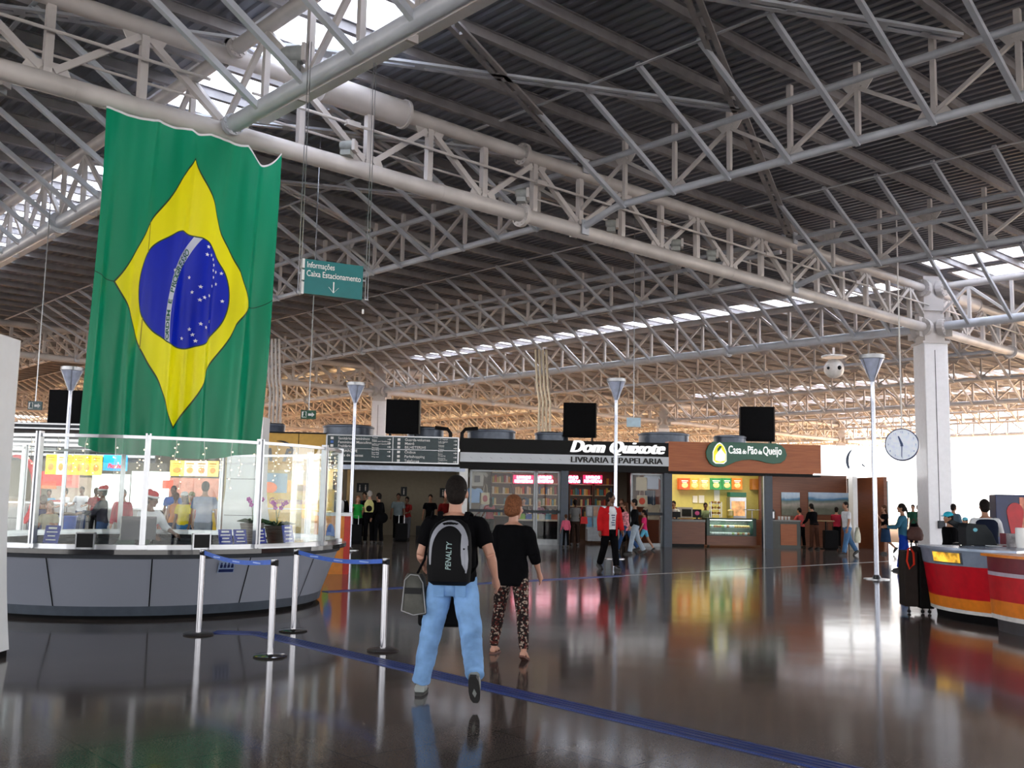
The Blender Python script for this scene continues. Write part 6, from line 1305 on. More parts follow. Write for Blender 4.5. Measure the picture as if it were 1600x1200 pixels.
build(MB().tube([(-.1, 0, .83), (-.09, 0, .92), (0, 0, .96), (.09, 0, .92), (.1, 0, .83)], .010, 6), 'handle', BLACK, o)
# 2 woman
LEO = pm('leggings_print', (.02, .01, .01), .8, spec=.2); t = LEO.node_tree; vo = t.nodes.new('ShaderNodeTexVoronoi'); vo.inputs['Scale'].default_value = 58; r = t.nodes.new('ShaderNodeValToRGB'); r.color_ramp.interpolation = 'CONSTANT'; e = r.color_ramp.elements; e[0].color = (.014, .008, .008, 1); e[1].position = .42; e[1].color = (.10, .022, .018, 1)
x = e.new(.62); x.color = (.012, .007, .007, 1); x = e.new(.80); x.color = (.34, .27, .22, 1); tcn = t.nodes.new('ShaderNodeTexCoord'); sc_ = t.nodes.new('ShaderNodeSeparateColor'); t.links.new(tcn.outputs['Object'], vo.inputs[0]); t.links.new(vo.outputs['Color'], sc_.inputs[0]); t.links.new(sc_.outputs[0], r.inputs[0]); t.links.new(r.outputs[0], t.nodes['Principled BSDF'].inputs['Base Color'])
f = fl(797, 1026); m2 = person('woman walking in a loose black top and patterned leggings with her hair in a bun', (f.x, f.y + .02), -20, 1.64, 'fair', 'auburn', 'bun', top='long', topc=BLKC, sleeve='half', bottom='tights', botc=LEO, legs=((10, 6), (-12, 8)), arms=((-4, 6, 12), (8, 14, 28)), lean=3, build_=1.06, det=2, hk=1.16, fem=True, splay=.15, shoe='sandal', headyaw=-14)
# 3.. others, facing: yaw 0 = away from camera, 180 = towards it
REDJ = cm('red_jacket', (.50, .015, .018)); WHT = cm('white', (.68, .70, .74)); GRY = cm('grey', (.16, .16, .16))
f = fl(952, 890); m3 = person('man in an open red jacket over a white printed T-shirt, black trousers', f, 205, 1.82, 'brown', 'black', 'short', top='t', topc=WHT, sleeve='short', botc=BLKC, legs=((10, 2), (-10, 16)), arms=((6, 10, 18), (-6, 10, 14)), headyaw=40, build_=1.1)
def jacket(info, m_, name='jacket', full=True, open_=.085):
    s = info['s']; q = MB(); U_ = lambda v: (info['off'] + (Matrix.Rotation(-radians(2), 4, 'X') @ Vector(v))) * s
    R = []; n = 26
    for z, rx, ry in ((-.16, .205, .165), (0, .205, .16), (.15, .195, .15), (.3, .205, .155), (.42, .205, .145), (.49, .175, .115), (.53, .10, .085)):
        a0_, a1_ = radians(90 + 28), radians(450 - 28); o_ = [U_((rx * cos(a0_ + (a1_ - a0_) * k / n), ry * sin(a0_ + (a1_ - a0_) * k / n), z)) for k in range(n + 1)]; i_ = [U_(((rx - .014) * cos(a0_ + (a1_ - a0_) * k / n), (ry - .014) * sin(a0_ + (a1_ - a0_) * k / n), z)) for k in range(n, -1, -1)]; R.append(o_ + i_)
    q.loft(R)
    for (sh, el, wr, fd, sg) in info['AR']: q.tube([U_(sh + Vector((-sg * .02, 0, 0))), U_(sh.lerp(el, .3)), U_(el), U_(el.lerp(wr, .5)), U_(el.lerp(wr, .95))], [.088 * s, .085 * s, .075 * s, .066 * s, .056 * s], 14)
    o_ = build(q, name, m_, info['o']); remesh(o_, .011, 3); return o_
jacket(m3, REDJ); q = MB(); s = m3['s']; 
for i in range(5): q.box((-.05 + .01 * (i % 2), .156, (.30 - i * .055)), (.05 - .012 * (i % 3), .162, (.33 - i * .055)))
q.v = [tuple((m3['off'] + Vector(v)) * s) for v in q.v]; build(q, 'shirt_print', pm('print_blue', (.10, .12, .2), .6), m3['o'])
PINKW = pm('pink_pattern', (.62, .22, .26), .8, ns=18, na=.6); f = fl(978, 862); person('long-haired girl in a pink and white patterned top and blue jeans, striding left', (f.x, f.y), 80, 1.62, 'tan', 'brown', 'long', top='long', topc=PINKW, sleeve='short', botc=JEAND, legs=((22, 4), (-22, 14)), arms=((60, 10, 25), (-10, 8, 20)), fem=True, build_=.92)
f = fl(1000, 861); person('child in a bright pink top and light blue shorts beside the striding girl', (f.x + .2, f.y + .4), 75, 1.38, 'tan', 'black', 'tied', topc=cm('hotpink', (.6, .03, .14)), sleeve='short', bottom='shorts', botc=cm('sky', (.12, .42, .6)), legs=((24, 6), (-20, 12)), fem=True, build_=.85)
f = fl(929, 874); person('pale-clad person half hidden behind the man in the red jacket', (f.x + 1.5, f.y + 3), 90, 1.7, 'tan', 'black', 'short', topc=BLKC, sleeve='full', botc=cm('paleblue_trousers', (.35, .42, .5)), legs=((14, 4), (-14, 14)))
f = fl(898, 852); person('woman in a grey top browsing in the bookshop entrance', (f.x, f.y), 10, 1.64, 'brown', 'black', 'tied', topc=GRY, sleeve='short', botc=cm('darkbrown', (.03, .018, .014)), legs=((4, 2), (-3, 3)), fem=True)
hb_ = thing('handbag', 'small red handbag at the side of the woman in the grey top', 'bag', (f.x + .32, f.y, .78), .2); build(MB().prism([(-.14, 0), (.14, 0), (.11, .26), (-.11, .26)], -.05, .05), 'bag_body', cm('red_bag', (.5, .04, .04)), hb_, bev=.01); build(MB().tube([(-.09, 0, .25), (-.1, 0, .5), (-.06, 0, .62)], .01, 6), 'strap', MATS['cloth_red_bag'], hb_)
f = fl(884, 855); person('small child in a pink shirt and dark trousers at the bookshop post', (f.x, f.y), 20, 1.12, 'tan', 'brown', 'short', topc=cm('pink', (.65, .12, .2)), sleeve='full', botc=BLKC, legs=((4, 2), (-3, 3)), build_=.85)
f = fl(1324, 868); m8 = person('man in a white T-shirt and blue jeans walking left past the cafe', (f.x, f.y), 100, 1.76, 'tan', 'black', 'crop', topc=WHT, sleeve='short', botc=pm('jeans_mid', (.06, .16, .32), .8), legs=((12, 0), (-20, 14)), arms=((8, 8, 10), (-12, 12, 10)), build_=1.08)
o = thing('carrier_bag', 'pale carrier bag hanging behind the man in the white T-shirt', 'bag', (f.x + .38, f.y + .1, .42), .6); build(MB().loft([[(w_ * cos(2 * pi * k / 12), .07 * sin(2 * pi * k / 12), z) for k in range(12)] for z, w_ in ((0, .12), (.1, .15), (.3, .13), (.42, .05), (.5, .02))]), 'bag_body', pm('bag_pale', (.5, .5, .38), .5), o, smooth=True); build(MB().tube([(-.015, 0, .48), (-.02, 0, .56), (.0, 0, .6), (.02, 0, .56), (.015, 0, .48)], .006, 6), 'handle', MATS['bag_pale'], o)
f = fl(1384, 866); person('woman in a black top and navy skirt walking left with a hand at her face', (f.x, f.y), 95, 1.66, 'tan', 'brown', 'long', topc=BLKC, sleeve='short', bottom='skirt', botc=cm('navy', (.02, .045, .10)), legs=((6, 2), (-14, 34)), arms=((40, 6, 105), (4, 6, 20)), fem=True)
f = fl(1409, 893); m10 = person('woman in a teal denim jacket and bright blue trousers beside the tall suitcases', (f.x + .12, f.y + .15), 70, 1.70, 'tan', 'black', 'tied', topc=cm('denim_teal', (.04, .14, .22)), sleeve='full', botc=cm('cobalt', (.01, .04, .30)), legs=((8, 0), (-10, 6)), arms=((30, 6, 60), (25, 6, 70)), fem=True, build_=1.0)
o = thing('handbag', 'brown leather handbag behind the woman in the denim jacket', 'bag', (f.x + .36, f.y + .0, .78), .1); build(MB().loft([[(w_ * math.copysign(abs(cos(t)) ** .6, cos(t)), d_ * sin(t), z) for t in [2 * pi * k / 18 for k in range(18)]] for z, w_, d_ in ((0, .15, .08), (.03, .20, .11), (.14, .22, .12), (.26, .19, .09), (.33, .14, .05), (.35, .10, .02))]), 'bag_body', pm('bag_brown', (.07, .03, .025), .6, spec=.2), o, smooth=True); build(MB().tube([(-.15, 0, .27), (-.12, 0, .45), (-.03, 0, .55), (.06, 0, .45), (.13, 0, .27)], .012, 6), 'strap', MATS['bag_brown'], o)
for i, (px, Y, yw, sk, c_, lab) in enumerate(((1428, 44, 150, 'tan', cm('forest', (.02, .08, .05)), 'person in a dark green top far behind, just left of the column'), (1437, 46, 20, 'tan', cm('taupe', (.16, .10, .08)), 'person in a brown top far behind, touching the column edge'))):
    c = at(px, 850, Y); person(lab, (c.x, c.y), yw, 1.72, sk, 'black', 'short', topc=c_, sleeve='short', botc=BLKC, legs=((3, 1), (-3, 2)))
c = at(1541, 850, 17.6); m13 = person('man in a dark waistcoat and white shirt seen from behind at the red counter', (c.x, c.y), -8, 1.76, 'tan', 'black', 'short', topc=WHT, sleeve='half', botc=BLKC, legs=((2, 1), (-2, 2)), arms=((-5, 14, 10), (35, 20, 70)), build_=1.08)
q = MB(); s = m13['s']; U_ = lambda v: (m13['off'] + (Matrix.Rotation(-radians(2), 4, 'X') @ Vector(v))) * s
q.loft([[U_((rx * cos(2 * pi * k / 24), ry * sin(2 * pi * k / 24) - .005, z)) for k in range(24)] for z, rx, ry in ((-.10, .215, .165), (.05, .205, .155), (.2, .195, .145), (.35, .212, .155), (.44, .205, .14), (.49, .165, .115), (.515, .12, .09))]); build(q, 'waistcoat', cm('waistcoat', (.01, .014, .03)), m13['o'], smooth=True)
c = at(1491, 850, 33); person('person in grey standing in the glare left of the waistcoated man', (c.x, c.y), -60, 1.74, 'tan', 'black', 'short', topc=cm('slate', (.08, .12, .16)), sleeve='full', botc=BLKC, legs=((3, 1), (-3, 2)), arms=((10, 8, 60), (10, 8, 60)))
c = at(1510, 850, 27); person('child with a light blue cap in the glare behind the red counter', (c.x, c.y), 120, 1.36, 'tan', 'black', 'short', topc=cm('inkblue', (.02, .03, .10)), sleeve='full', botc=BLKC, legs=((3, 1), (-3, 2)), hat=('cap', 'aqua', (.15, .5, .65)), build_=.9)
c = at(1485, 850, 19.5); person('person with a cyan headscarf behind the coffee machines', (c.x, c.y), 100, 1.52, 'tan', 'black', 'short', topc=BLKC, sleeve='full', botc=BLKC, legs=((3, 1), (-3, 2)), hat=('cap', 'cyan', (.04, .45, .62)))
c = at(1556, 850, 50); person('faint pale figure far out in the bright light right of the waistcoated man', (c.x, c.y), 90, 1.74, 'fair', 'grey', 'short', topc=cm('offwhite', (.7, .65, .65)), sleeve='full', botc=cm('pale', (.6, .62, .6)), legs=((3, 1), (-3, 2)))
# corridor group
GREENC = cm('green', (.02, .30, .05))
for (px, py, bk, yw, H, sk, hr, hs, c_, slv, b_, arms_, lab, fem_) in (
        (559, 838, 0, 190, 1.62, 'tan', 'auburn', 'long', GREENC, 'short', BLKC, ((35, 8, 85), (35, 8, 85)), 'woman in a green shirt with folded arms at the corridor mouth', True),
        (577, 842, 0, 10, 1.80, 'fair', 'grey', 'crop', BLKC, 'short', BLKC, ((5, 8, 20), (-5, 8, 20)), 'man with his back turned wearing a yellow rucksack in the corridor mouth', False),
        (592, 838, 0, 60, 1.72, 'tan', 'black', 'short', BLKC, 'full', BLKC, ((5, 8, 20), (-5, 8, 20)), 'dark-clad person right of the yellow rucksack', False),
        (569, 836, 2, 170, 1.76, 'tan', 'black', 'short', cm('darkblue', (.02, .03, .09)), 'full', BLKC, ((5, 8, 20), (5, 8, 20)), 'dark blue clad person hidden behind the yellow rucksack man', False),
        (622, 836, 1, 180, 1.74, 'brown', 'black', 'short', cm('greyblue', (.16, .20, .22)), 'short', BLKC, ((5, 10, 20), (5, 10, 20)), 'man in a grey-blue shirt standing in the corridor', False),
        (636, 834, 1.5, 160, 1.62, 'brown', 'black', 'short', cm('redtop', (.25, .02, .02)), 'short', cm('greyjean', (.12, .12, .14)), ((25, 8, 60), (5, 8, 20)), 'person in a red top beside the man in the grey-blue shirt', True),
        (672, 836, 1, 175, 1.72, 'tan', 'black', 'short', BLKC, 'short', BLKC, ((5, 12, 40), (5, 12, 20)), 'man all in black standing in the corridor left of the near man', False),
        (695, 836, 2, 200, 1.70, 'tan', 'black', 'short', cm('maroon', (.2, .015, .015)), 'full', BLKC, ((5, 12, 20), (5, 12, 20)), 'person in a maroon top just showing left of the near man', False),
        (531, 836, 0, 210, 1.78, 'tan', 'grey', 'crop', WHT, 'full', BLKC, ((5, 12, 20), (5, 12, 20)), 'man in a dark jacket over a white shirt by the lit doorway', False)):
    u = fp(px, 800, bk + .6)[0] if bk else fp(px, 800, -1.2)[0]; c = fw(u, bk + .6 if bk else -1.2); m_ = person(lab, (c.x, c.y), yw, H, sk, hr, hs, topc=c_, sleeve=slv, botc=b_, legs=((4, 2), (-3, 3)), arms=arms_, fem=fem_)
    if px == 531: jacket(m_, BLKC)
    if px == 577:
        o = thing('rucksack', 'yellow and black rucksack on the back of the man at the corridor mouth', 'backpack', (c.x + .02, c.y - .24, 1.08), radians(10)); build(MB().loft([[(w_ * cos(2 * pi * k / 14), .10 * sin(2 * pi * k / 14), z) for k in range(14)] for z, w_ in ((0, .14), (.1, .17), (.3, .16), (.42, .08))]), 'bag_body', pm('ruck_yellow', (.5, .48, .18), .7), o, smooth=True); build(MB().ball((0, -.07, .12), (.11, .07, .12), 12, 8), 'pocket', BLKC, o, smooth=True)
for i, (px, bk, lab) in enumerate(((592, -1.5, 'large black shoulder bag at the side of the dark-clad person'), (556, -1.6, 'black suitcase standing left of the yellow rucksack man'), (628, .8, 'black suitcase behind the man in the grey-blue shirt'))):
    c = fw(fp(px, 800, bk)[0], bk); 
    if i == 0: o = thing('shoulder_bag', lab, 'bag', (c.x + .1, c.y, .7), 0); build(MB().ball((0, 0, .2), (.22, .13, .2), 14, 8), 'bag_body', BLKC, o, smooth=True); build(MB().tube([(-.1, 0, .35), (-.12, 0, .6), (-.05, 0, .7)], .012, 6), 'strap', BLKC, o)
    else: o = thing('suitcase', lab, 'suitcase', (c.x, c.y, 0), .2); build(MB().box((-.22, -.13, .06), (.22, .13, .66)), 'shell', MATS['case_black'], o, bev=.02); build(MB().tube([(-.1, 0, .66), (-.1, 0, .95), (.1, 0, .95), (.1, 0, .66)], .012, 6), 'handle', ALU, o); build(MB().tube([(-.2, 0, .04), (.2, 0, .04)], .04, 8), 'wheel', BLACK, o)
# cafe people
for (px, bk, yw, H, sk, hr, hs, c_, slv, b_, lean_, arms_, lab, fem_) in (
        (1272, -.2, 20, 1.68, 'tan', 'black', 'tied', BLKC, 'full', cm('rust', (.07, .03, .02)), 14, ((30, 8, 40), (30, 8, 40)), 'dark-clad woman bending at the high table in front of the city photograph', True),
        (1307, 1.2, -30, 1.55, 'tan', 'black', 'short', cm('wine', (.3, .02, .04)), 'full', BLKC, 0, ((40, 8, 60), (40, 8, 60)), 'person in a wine red shirt behind the man in the white T-shirt', False),
        (1252, 1.2, 40, 1.5, 'tan', 'black', 'short', cm('coral', (.5, .08, .08)), 'full', BLKC, 8, ((40, 8, 60), (40, 8, 60)), 'person in a coral shirt at the end of the right cafe counter', False),
        (1102, 1.7, 180, 1.62, 'brown', 'black', 'short', cm('sage', (.25, .32, .18)), 'short', BLKC, 4, ((25, 8, 60), (25, 8, 60)), 'cafe worker in a sage apron behind the snack rack', False),
        (1053, 1.4, 150, 1.66, 'tan', 'black', 'short', WHT, 'short', BLKC, 2, ((25, 8, 60), (25, 8, 60)), 'cafe worker in white at the far left behind the dark post', False),
        (756, 1.6, 60, 1.7, 'brown', 'black', 'short', cm('lightgrey', (.5, .5, .55)), 'short', JEAND, 0, ((15, 8, 40), (15, 8, 40)), 'man in a pale grey shirt inside the left bookshop window', False),
        (765, 1.1, 30, 1.66, 'brown', 'black', 'long', cm('rose', (.4, .08, .1)), 'short', BLKC, 0, ((15, 8, 40), (15, 8, 40)), 'long-haired woman in rose beside the pale grey shirt in the bookshop', True),
        (806, 2.9, 175, 1.66, 'fair', 'auburn', 'short', cm('peach', (.40, .16, .08)), 'half', BLKC, 0, ((25, 8, 60), (25, 8, 60)), 'bookshop clerk in a peach shirt behind the long counter', True),
        (818, 3.1, 185, 1.66, 'fair', 'black', 'tied', BLKC, 'half', BLKC, 0, ((25, 8, 60), (25, 8, 60)), 'bookshop clerk in black behind the long counter', True),
        (842, 3.0, 200, 1.6, 'fair', 'grey', 'short', cm('plum', (.12, .02, .08)), 'half', BLKC, 0, ((25, 8, 60), (25, 8, 60)), 'grey-haired person in plum seen through the glass door', True),
        (971, 2.2, 170, 1.7, 'fair', 'brown', 'short', BLKC, 'half', BLKC, 0, ((10, 8, 30), (10, 8, 30)), 'person in black just right of the red jacket inside the bookshop', False)):
    c = fw(fp(px, 800, bk)[0], bk); person(lab, (c.x, c.y), yw, H, sk, hr, hs, topc=c_, sleeve=slv, botc=b_, legs=((4, 2), (-3, 3)), arms=arms_, fem=fem_, lean=lean_)
o = thing('high_table', 'small round high table in the cafe seating', 'table', fw(fp(1290, 800, .3)[0], .3)); build(MB().lathe([(.3, 1.02), (.32, 1.03), (.32, 1.05), (.3, 1.06)], n=24), 'tabletop', pm('sand_top', (.35, .26, .15), .4), o); build(MB().lathe([(.22, 0), (.22, .02), (.03, .04), (.03, 1.02)], n=16), 'leg', BLACK, o)
o = thing('trolley_case', 'large black suitcase by the high table in the cafe', 'suitcase', fw(fp(1297, 800, -.6)[0], -.6)); build(MB().box((-.25, -.15, .06), (.25, .15, .72)), 'shell', MATS['case_black'], o, bev=.03); build(MB().tube([(-.22, 0, .04), (.22, 0, .04)], .04, 8), 'wheel', BLACK, o); build(MB().tube([(-.1, 0, .7), (-.1, 0, .98), (.1, 0, .98), (.1, 0, .7)], .012, 6), 'handle', BLACK, o)
# booth clerks
c = at(222, 850, 15.9); m_ = person('clerk in a white shirt and santa hat working inside the booth', (c.x, c.y), -115, 1.62, 'brown', 'black', 'short', topc=WHT, sleeve='half', botc=BLKC, legs=((3, 1), (-3, 2)), arms=((45, 8, 35), (40, 8, 40)), lean=14, hat=('santa', 'hat_red', (.55, .02, .03)), build_=1.1)
c = at(407, 850, 15.3); m_ = person('clerk in a grey waistcoat and white sleeves seated at the booth counter', (c.x, c.y), 60, 1.64, 'fair', 'brown', 'short', topc=WHT, sleeve='half', botc=BLKC, legs=((84, 84), (84, 84)), arms=((40, 8, 50), (40, 8, 50)), lean=8, hip=.50, fem=True, build_=1.05)
q = MB(); s = m_['s']; U_ = lambda v: (m_['off'] + (Matrix.Rotation(-radians(8), 4, 'X') @ Vector(v))) * s
q.loft([[U_((rx * cos(2 * pi * k / 24), ry * sin(2 * pi * k / 24), z)) for k in range(24)] for z, rx, ry in ((-.06, .205, .15), (.05, .195, .145), (.2, .178, .135), (.35, .19, .15), (.44, .18, .13), (.49, .15, .10))]); build(q, 'waistcoat', cm('waist_grey', (.11, .12, .15)), m_['o'], smooth=True)
o = thing('office_chair', 'dark office chair under the seated booth clerk', 'chair', (c.x, c.y, 0), radians(60)); build(MB().box((-.23, -.25, .33), (.23, .22, .40)), 'seat', BLACK, o, bev=.02); build(MB().box((-.2, -.30, .45), (.2, -.25, .8)), 'backrest', BLACK, o, bev=.02); q = MB().tube([(0, 0, .06), (0, 0, .34)], .03, 10)
for k in range(5): q.bar((0, 0, .08), (.26 * cos(k * 1.257), .26 * sin(k * 1.257), .05), .04, .03); q.ball((.26 * cos(k * 1.257), .26 * sin(k * 1.257), .03), .028, 8, 6)
build(q, 'base', BLACK, o)
# food court crowd through the glass
for (px, Y, yw, H, sk, hr, hs, c_, slv, b_, arms_, lab, fem_, hat_) in (
        (188, 24, 185, 1.66, 'fair', 'grey', 'crop', cm('crimson', (.45, .03, .06)), 'full', cm('stone', (.4, .36, .33)), ((5, 8, 20), (5, 8, 20)), 'older person in a crimson cardigan seen through the booth glass', True, None),
        (157, 23, 100, 1.70, 'brown', 'black', 'short', cm('charcoal', (.03, .03, .05)), 'full', JEAND, ((30, 8, 60), (30, 8, 60)), 'person in a charcoal jacket with a red festive hat, left of the crimson cardigan', False, ('santa', 'hat_red', (.6, .02, .04))),
        (316, 22, 5, 1.86, 'tan', 'black', 'crop', cm('greyblue2', (.20, .24, .36)), 'short', cm('slate2', (.10, .14, .20)), ((5, 10, 20), (5, 10, 20)), 'big man in a grey-blue shirt at the stall counter seen through the glass', False, None),
        (285, 24, 170, 1.62, 'brown', 'black', 'long', cm('yellow', (.7, .55, .02)), 'short', cm('jeansb', (.05, .18, .40)), ((5, 8, 20), (5, 8, 20)), 'long-haired woman in a yellow top seen through the booth glass', True, ('cap', 'white_cap', (.7, .7, .7))),
        (271, 26, 10, 1.60, 'tan', 'brown', 'tied', cm('orange', (.55, .2, .05)), 'none', cm('navy2', (.01, .02, .06)), ((5, 8, 20), (5, 8, 20)), 'woman in an orange vest top seen through the booth glass', True, None),
        (249, 25, 100, 1.15, 'tan', 'black', 'short', cm('salmon', (.6, .18, .18)), 'short', cm('salmon', (.6, .18, .18)), ((5, 8, 20), (5, 8, 20)), 'child in salmon pink between the clerk and the orange vest top', False, None),
        (296, 27, 180, 1.62, 'tan', 'black', 'short', cm('red2', (.55, .03, .04)), 'short', BLKC, ((20, 8, 40), (20, 8, 40)), 'person in red behind the yellow top', False, ('cap', 'olive_cap', (.2, .22, .08))),
        (267, 29, 180, 1.80, 'brown', 'black', 'crop', cm('royal', (.02, .10, .40)), 'short', BLKC, ((5, 8, 20), (5, 8, 20)), 'person in royal blue behind the orange vest top', False, None),
        (63, 20, 30, 1.50, 'tan', 'brown', 'short', cm('navyblue', (.03, .04, .14)), 'full', BLKC, ((5, 8, 20), (5, 8, 20)), 'person in navy nearest the left glass post of the booth', False, None),
        (74, 19.5, 190, 1.40, 'fair', 'auburn', 'long', cm('cream', (.5, .45, .35)), 'short', BLKC, ((25, 8, 80), (25, 8, 80)), 'small person in cream beside the navy jacket at the booth left', True, None),
        (123, 34.5, 180, 1.74, 'brown', 'black', 'crop', cm('white2', (.6, .62, .68)), 'short', cm('navy3', (.02, .04, .12)), ((25, 8, 60), (25, 8, 60)), 'counter worker in white and navy behind the grey counter', False, None),
        (97, 34.8, 150, 1.68, 'tan', 'black', 'short', cm('white3', (.6, .62, .68)), 'short', BLKC, ((25, 8, 60), (25, 8, 60)), 'counter worker in white under the red hanging sign', False, None),
        (71, 34.8, 200, 1.62, 'brown', 'black', 'short', cm('blue4', (.1, .3, .5)), 'short', BLKC, ((25, 8, 60), (25, 8, 60)), 'counter worker in light blue at the left of the grey counter', False, None),
        (145, 33, 20, 1.70, 'tan', 'brown', 'tied', pm('red_spots', (.3, .03, .04), .8, ns=25, na=.8), 'short', BLKC, ((5, 8, 20), (5, 8, 20)), 'person in a red speckled shirt behind the charcoal jacket', True, None),
        (455, 37.3, 180, 1.66, 'tan', 'brown', 'short', cm('oat', (.4, .33, .25)), 'short', BLKC, ((25, 8, 60), (25, 8, 60)), 'pastry shop worker in oat colour behind the yellow counter', True, None)):
    c = at(px, 850, Y); person(lab, (c.x, c.y), yw, H, sk, hr, hs, topc=c_, sleeve=slv, botc=b_, legs=((5, 2), (-4, 3)), arms=arms_, fem=fem_, hat=hat_)

# ================================================================== red and orange snack counter at the right
def round_counter(label, C, R, ang0, ang1, bands, top, H):
    o = thing('round_counter', label, 'counter', C); n = 40; z = 0
    for nm_, z0_, z1_, m_, dr0, dr1 in bands:
        q = MB(); Rr = []
        for i in range(n + 1):
            a = ang0 + (ang1 - ang0) * i / n; c, s_ = cos(a), sin(a); Rr.append([(c * (R + dr0), s_ * (R + dr0), z0_), (c * (R + dr1), s_ * (R + dr1), z1_), (c * (R + dr1 - .05), s_ * (R + dr1 - .05), z1_), (c * (R + dr0 - .05), s_ * (R + dr0 - .05), z0_)])
        q.loft(Rr); build(q, nm_, m_, o, smooth=True)
    q = MB(); Rr = []
    for i in range(n + 1):
        a = ang0 + (ang1 - ang0) * i / n; c, s_ = cos(a), sin(a); r1, r0 = R + .10, R - 1.2; Rr.append([(c * r0, s_ * r0, H), (c * r1, s_ * r1, H), (c * r1, s_ * r1, H + .035), (c * r0, s_ * r0, H + .035)])
    q.loft(Rr); build(q, 'worktop', top, o, smooth=True); return o
REDC = pm('counter_red', (.55, .004, .016), .3, spec=.4); ORC = pm('counter_orange', (.78, .22, .015), .3); WHC = pm('counter_white', (.75, .72, .70), .35); SILV = pm('counter_silver', (.30, .36, .48), .25, .3); MAR = pm('counter_maroon', (.16, .012, .03), .3)
pA = fl(1450, 962); pB = fl(1556, 985)
CC = Vector((8.12, 15.0, 0)); Rr_ = 1.78
o = round_counter('curved red counter with orange and white bands and a lit food picture', CC, Rr_, radians(160), radians(228), [('plinth', 0, .13, MATTBLK, -.16, -.14), ('white_band', .13, .18, WHC, -.06, -.055), ('orange_band', .18, .34, ORC, -.055, -.035), ('red_panel', .34, .80, REDC, -.035, .03), ('silver_panel', .80, 1.02, SILV, .035, .07)], SILV, 1.02)
q = MB(); 
for i in range(2): pass
def on_rc(a, z, dr): return Vector((cos(a) * (Rr_ + dr), sin(a) * (Rr_ + dr), z))
aa0, aa1 = radians(183), radians(203); f_ = MB(); Rg = []
for i in range(9): a = aa0 + (aa1 - aa0) * i / 8; Rg.append([on_rc(a, .83, .06), on_rc(a, .99, .085), on_rc(a, .99, .07), on_rc(a, .83, .045)])
f_.loft(Rg); build(f_, 'picture_frame', ALU, o); f_ = MB(); Rg = []
for i in range(9): a = aa0 + radians(1) + (aa1 - aa0 - radians(2)) * i / 8; Rg.append([on_rc(a, .845, .07), on_rc(a, .98, .092), on_rc(a, .98, .08), on_rc(a, .845, .06)])
f_.loft(Rg); build(f_, 'food_picture', pm('food_lit', (.75, .30, .03), .4, emit=1.3, ns=7, na=.9), o)
CC2 = Vector((8.44, 13.4, 0)); Rr_b = 1.95
o2 = round_counter('second curved red counter nearer the camera at the right edge', CC2, Rr_b, radians(172), radians(262), [('plinth', 0, .17, pm('plinth_grey', (.05, .05, .06), .4), -.1, -.09), ('white_band', .17, .23, WHC, -.02, -.015), ('orange_band', .23, .42, ORC, -.015, -.005), ('red_panel', .42, .74, REDC, -.005, .01), ('pale_band', .74, .79, pm('band_lilac', (.5, .45, .55), .3), .012, .015), ('maroon_panel', .79, .99, MAR, .01, .02)], ORC, .99)
# things on the counters
o = thing('card_terminal', 'dark pole-mounted terminal leaning over the red counter', 'terminal', at(1505, 850, 15.7).xy.to_3d() + Vector((0, 0, 1.056))); TD = pm('term_dark', (.012, .016, .02), .5, spec=.2)
build(MB().box((-.12, -.1, 0), (.12, .1, .03)).prism([(.02, .02), (.13, .02), (.05, .30), (-.17, .38), (-.24, .34), (-.08, .25)], -.04, .04), 'stand', TD, o, bev=.006)
o = thing('coffee_machine', 'dark angular coffee machine on the red counter', 'coffee machine', at(1524, 850, 15.5).xy.to_3d() + Vector((0, 0, 1.056))); build(MB().prism([(-.2, 0), (.28, 0), (.2, .2), (.1, .32), (-.16, .34), (-.2, .28)], -.14, .14), 'body', TD, o, bev=.01); build(MB().ball((-.06, -.143, .24), (.035, .005, .03), 10, 6), 'badge', pm('badge_cyan', (.1, .4, .5), .3), o)
for i, (px, Y, lab) in enumerate(((1553, 15.0, 'white plate farthest left on the red counter'), (1566, 15.6, 'white plate behind the first on the red counter'), (1504, 16.0, 'small white saucer beside the terminal'))):
    c = at(px, 850, Y); o = build(MB().lathe([(.05, 0), (.11, .012), (.12, .02), (.10, .016), (.04, .008)], n=24), 'plate', WHITE, loc=(c.x, c.y, 1.057), smooth=True); tag(o, lab, 'plate')
c = at(1582, 850, 15.1); o = thing('napkin_box', 'grey and white napkin holder on the red counter', 'napkin holder', (c.x, c.y, 1.057)); build(MB().box((-.07, -.05, 0), (.07, .05, .2)), 'body', pm('napkin_grey', (.3, .28, .3), .4, ns=10, na=.5), o, bev=.005)
c = at(1594, 850, 14.9); o = thing('cup_stack', 'white stacked cups at the right edge of the red counter', 'cups', (c.x, c.y, 1.03)); build(MB().lathe([(.045, 0), (.06, .1), (.062, .3), (.055, .32)], n=16), 'cup', WHITE, o, smooth=True)
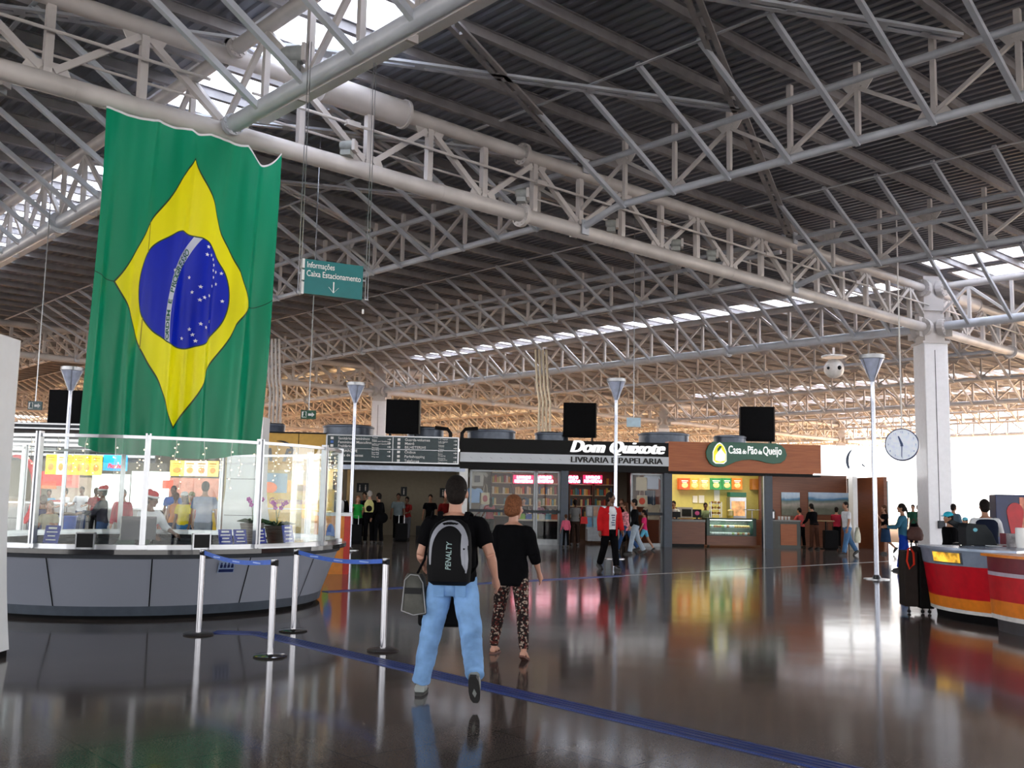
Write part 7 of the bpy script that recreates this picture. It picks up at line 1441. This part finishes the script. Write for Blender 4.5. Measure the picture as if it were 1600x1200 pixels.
# inner maroon partition and tall blue cabinet with red teardrop
a = at(1556, 848, 17.2); b = at(1600, 830, 16.6); q = MB().bar((a.x + .1, a.y, .62), (b.x, b.y, .62), .06, 1.18); tag(build(q, 'partition', MAR), 'low maroon partition behind the red counter rising to the blue cabinet', 'partition')
c = at(1580, 850, 20.2); z1_ = at(1580, 773, 20.2).z; o = thing('display_cabinet', 'tall dark blue cabinet with a red teardrop shape behind the red counter', 'cabinet', (c.x, c.y, 0), radians(-14)); BL2 = pm('cab_blue', (.008, .02, .10), .35); build(MB().box((-.26, 0, 0), (.85, .6, z1_)), 'body', BL2, o, bev=.02)
P = [(.09 + (.155 * cos(t) if sin(t) > 0 else .155 * cos(t) * (1 + sin(t)) ** .8), z1_ - .36 + (.20 * sin(t) if sin(t) > 0 else .95 * sin(t))) for t in [2 * pi * k / 36 for k in range(36)]]
build(MB().prism(P, -.03, 0), 'teardrop', REDC, o); build(MB().box((.18, -.02, z1_ - 1.15), (.40, 0, z1_ - .05)), 'picture_strip', pm('strip_pics', (.5, .18, .12), .4, emit=.35, ns=5, na=.7), o)
# far low railing and faint slab on the right outside
# suitcases and coat by the red counter
f = fl(1428, 958); o = thing('tall_suitcase', 'tall dark brown wheeled case left of the red counter', 'suitcase', (f.x + .02, f.y + .1, 0), radians(-8)); build(MB().box((-.15, -.16, .10), (.06, .2, .95)), 'shell', pm('case_brown', (.03, .024, .022), .7, spec=.1), o, bev=.02); build(MB().box((.065, -.2, .08), (.28, .2, 1.02)), 'shell', pm('case_dark', (.004, .004, .004), .7, spec=.1), o, bev=.02)
for x in (-.08, .12, .22): build(MB().tube([(x, -.12, .1), (x, -.12, .05)], .012, 6).ball((x, -.12, .03), .03, 8, 6), 'wheel', BLACK, o)
o = thing('red_strap', 'looped orange-red strap hanging on the tall suitcase', 'strap', (f.x - .08, f.y - .1, .80), 0); build(MB().tube([(-.03, -.02, .18), (-.06, -.03, 0), (-.02, -.03, -.12), (.05, -.03, -.05), (.05, -.02, .12), (0, -.02, .2), (-.03, -.02, .18)], .016, 8), 'loop', cm('strap_red', (.6, .04, .02)), o, smooth=True)
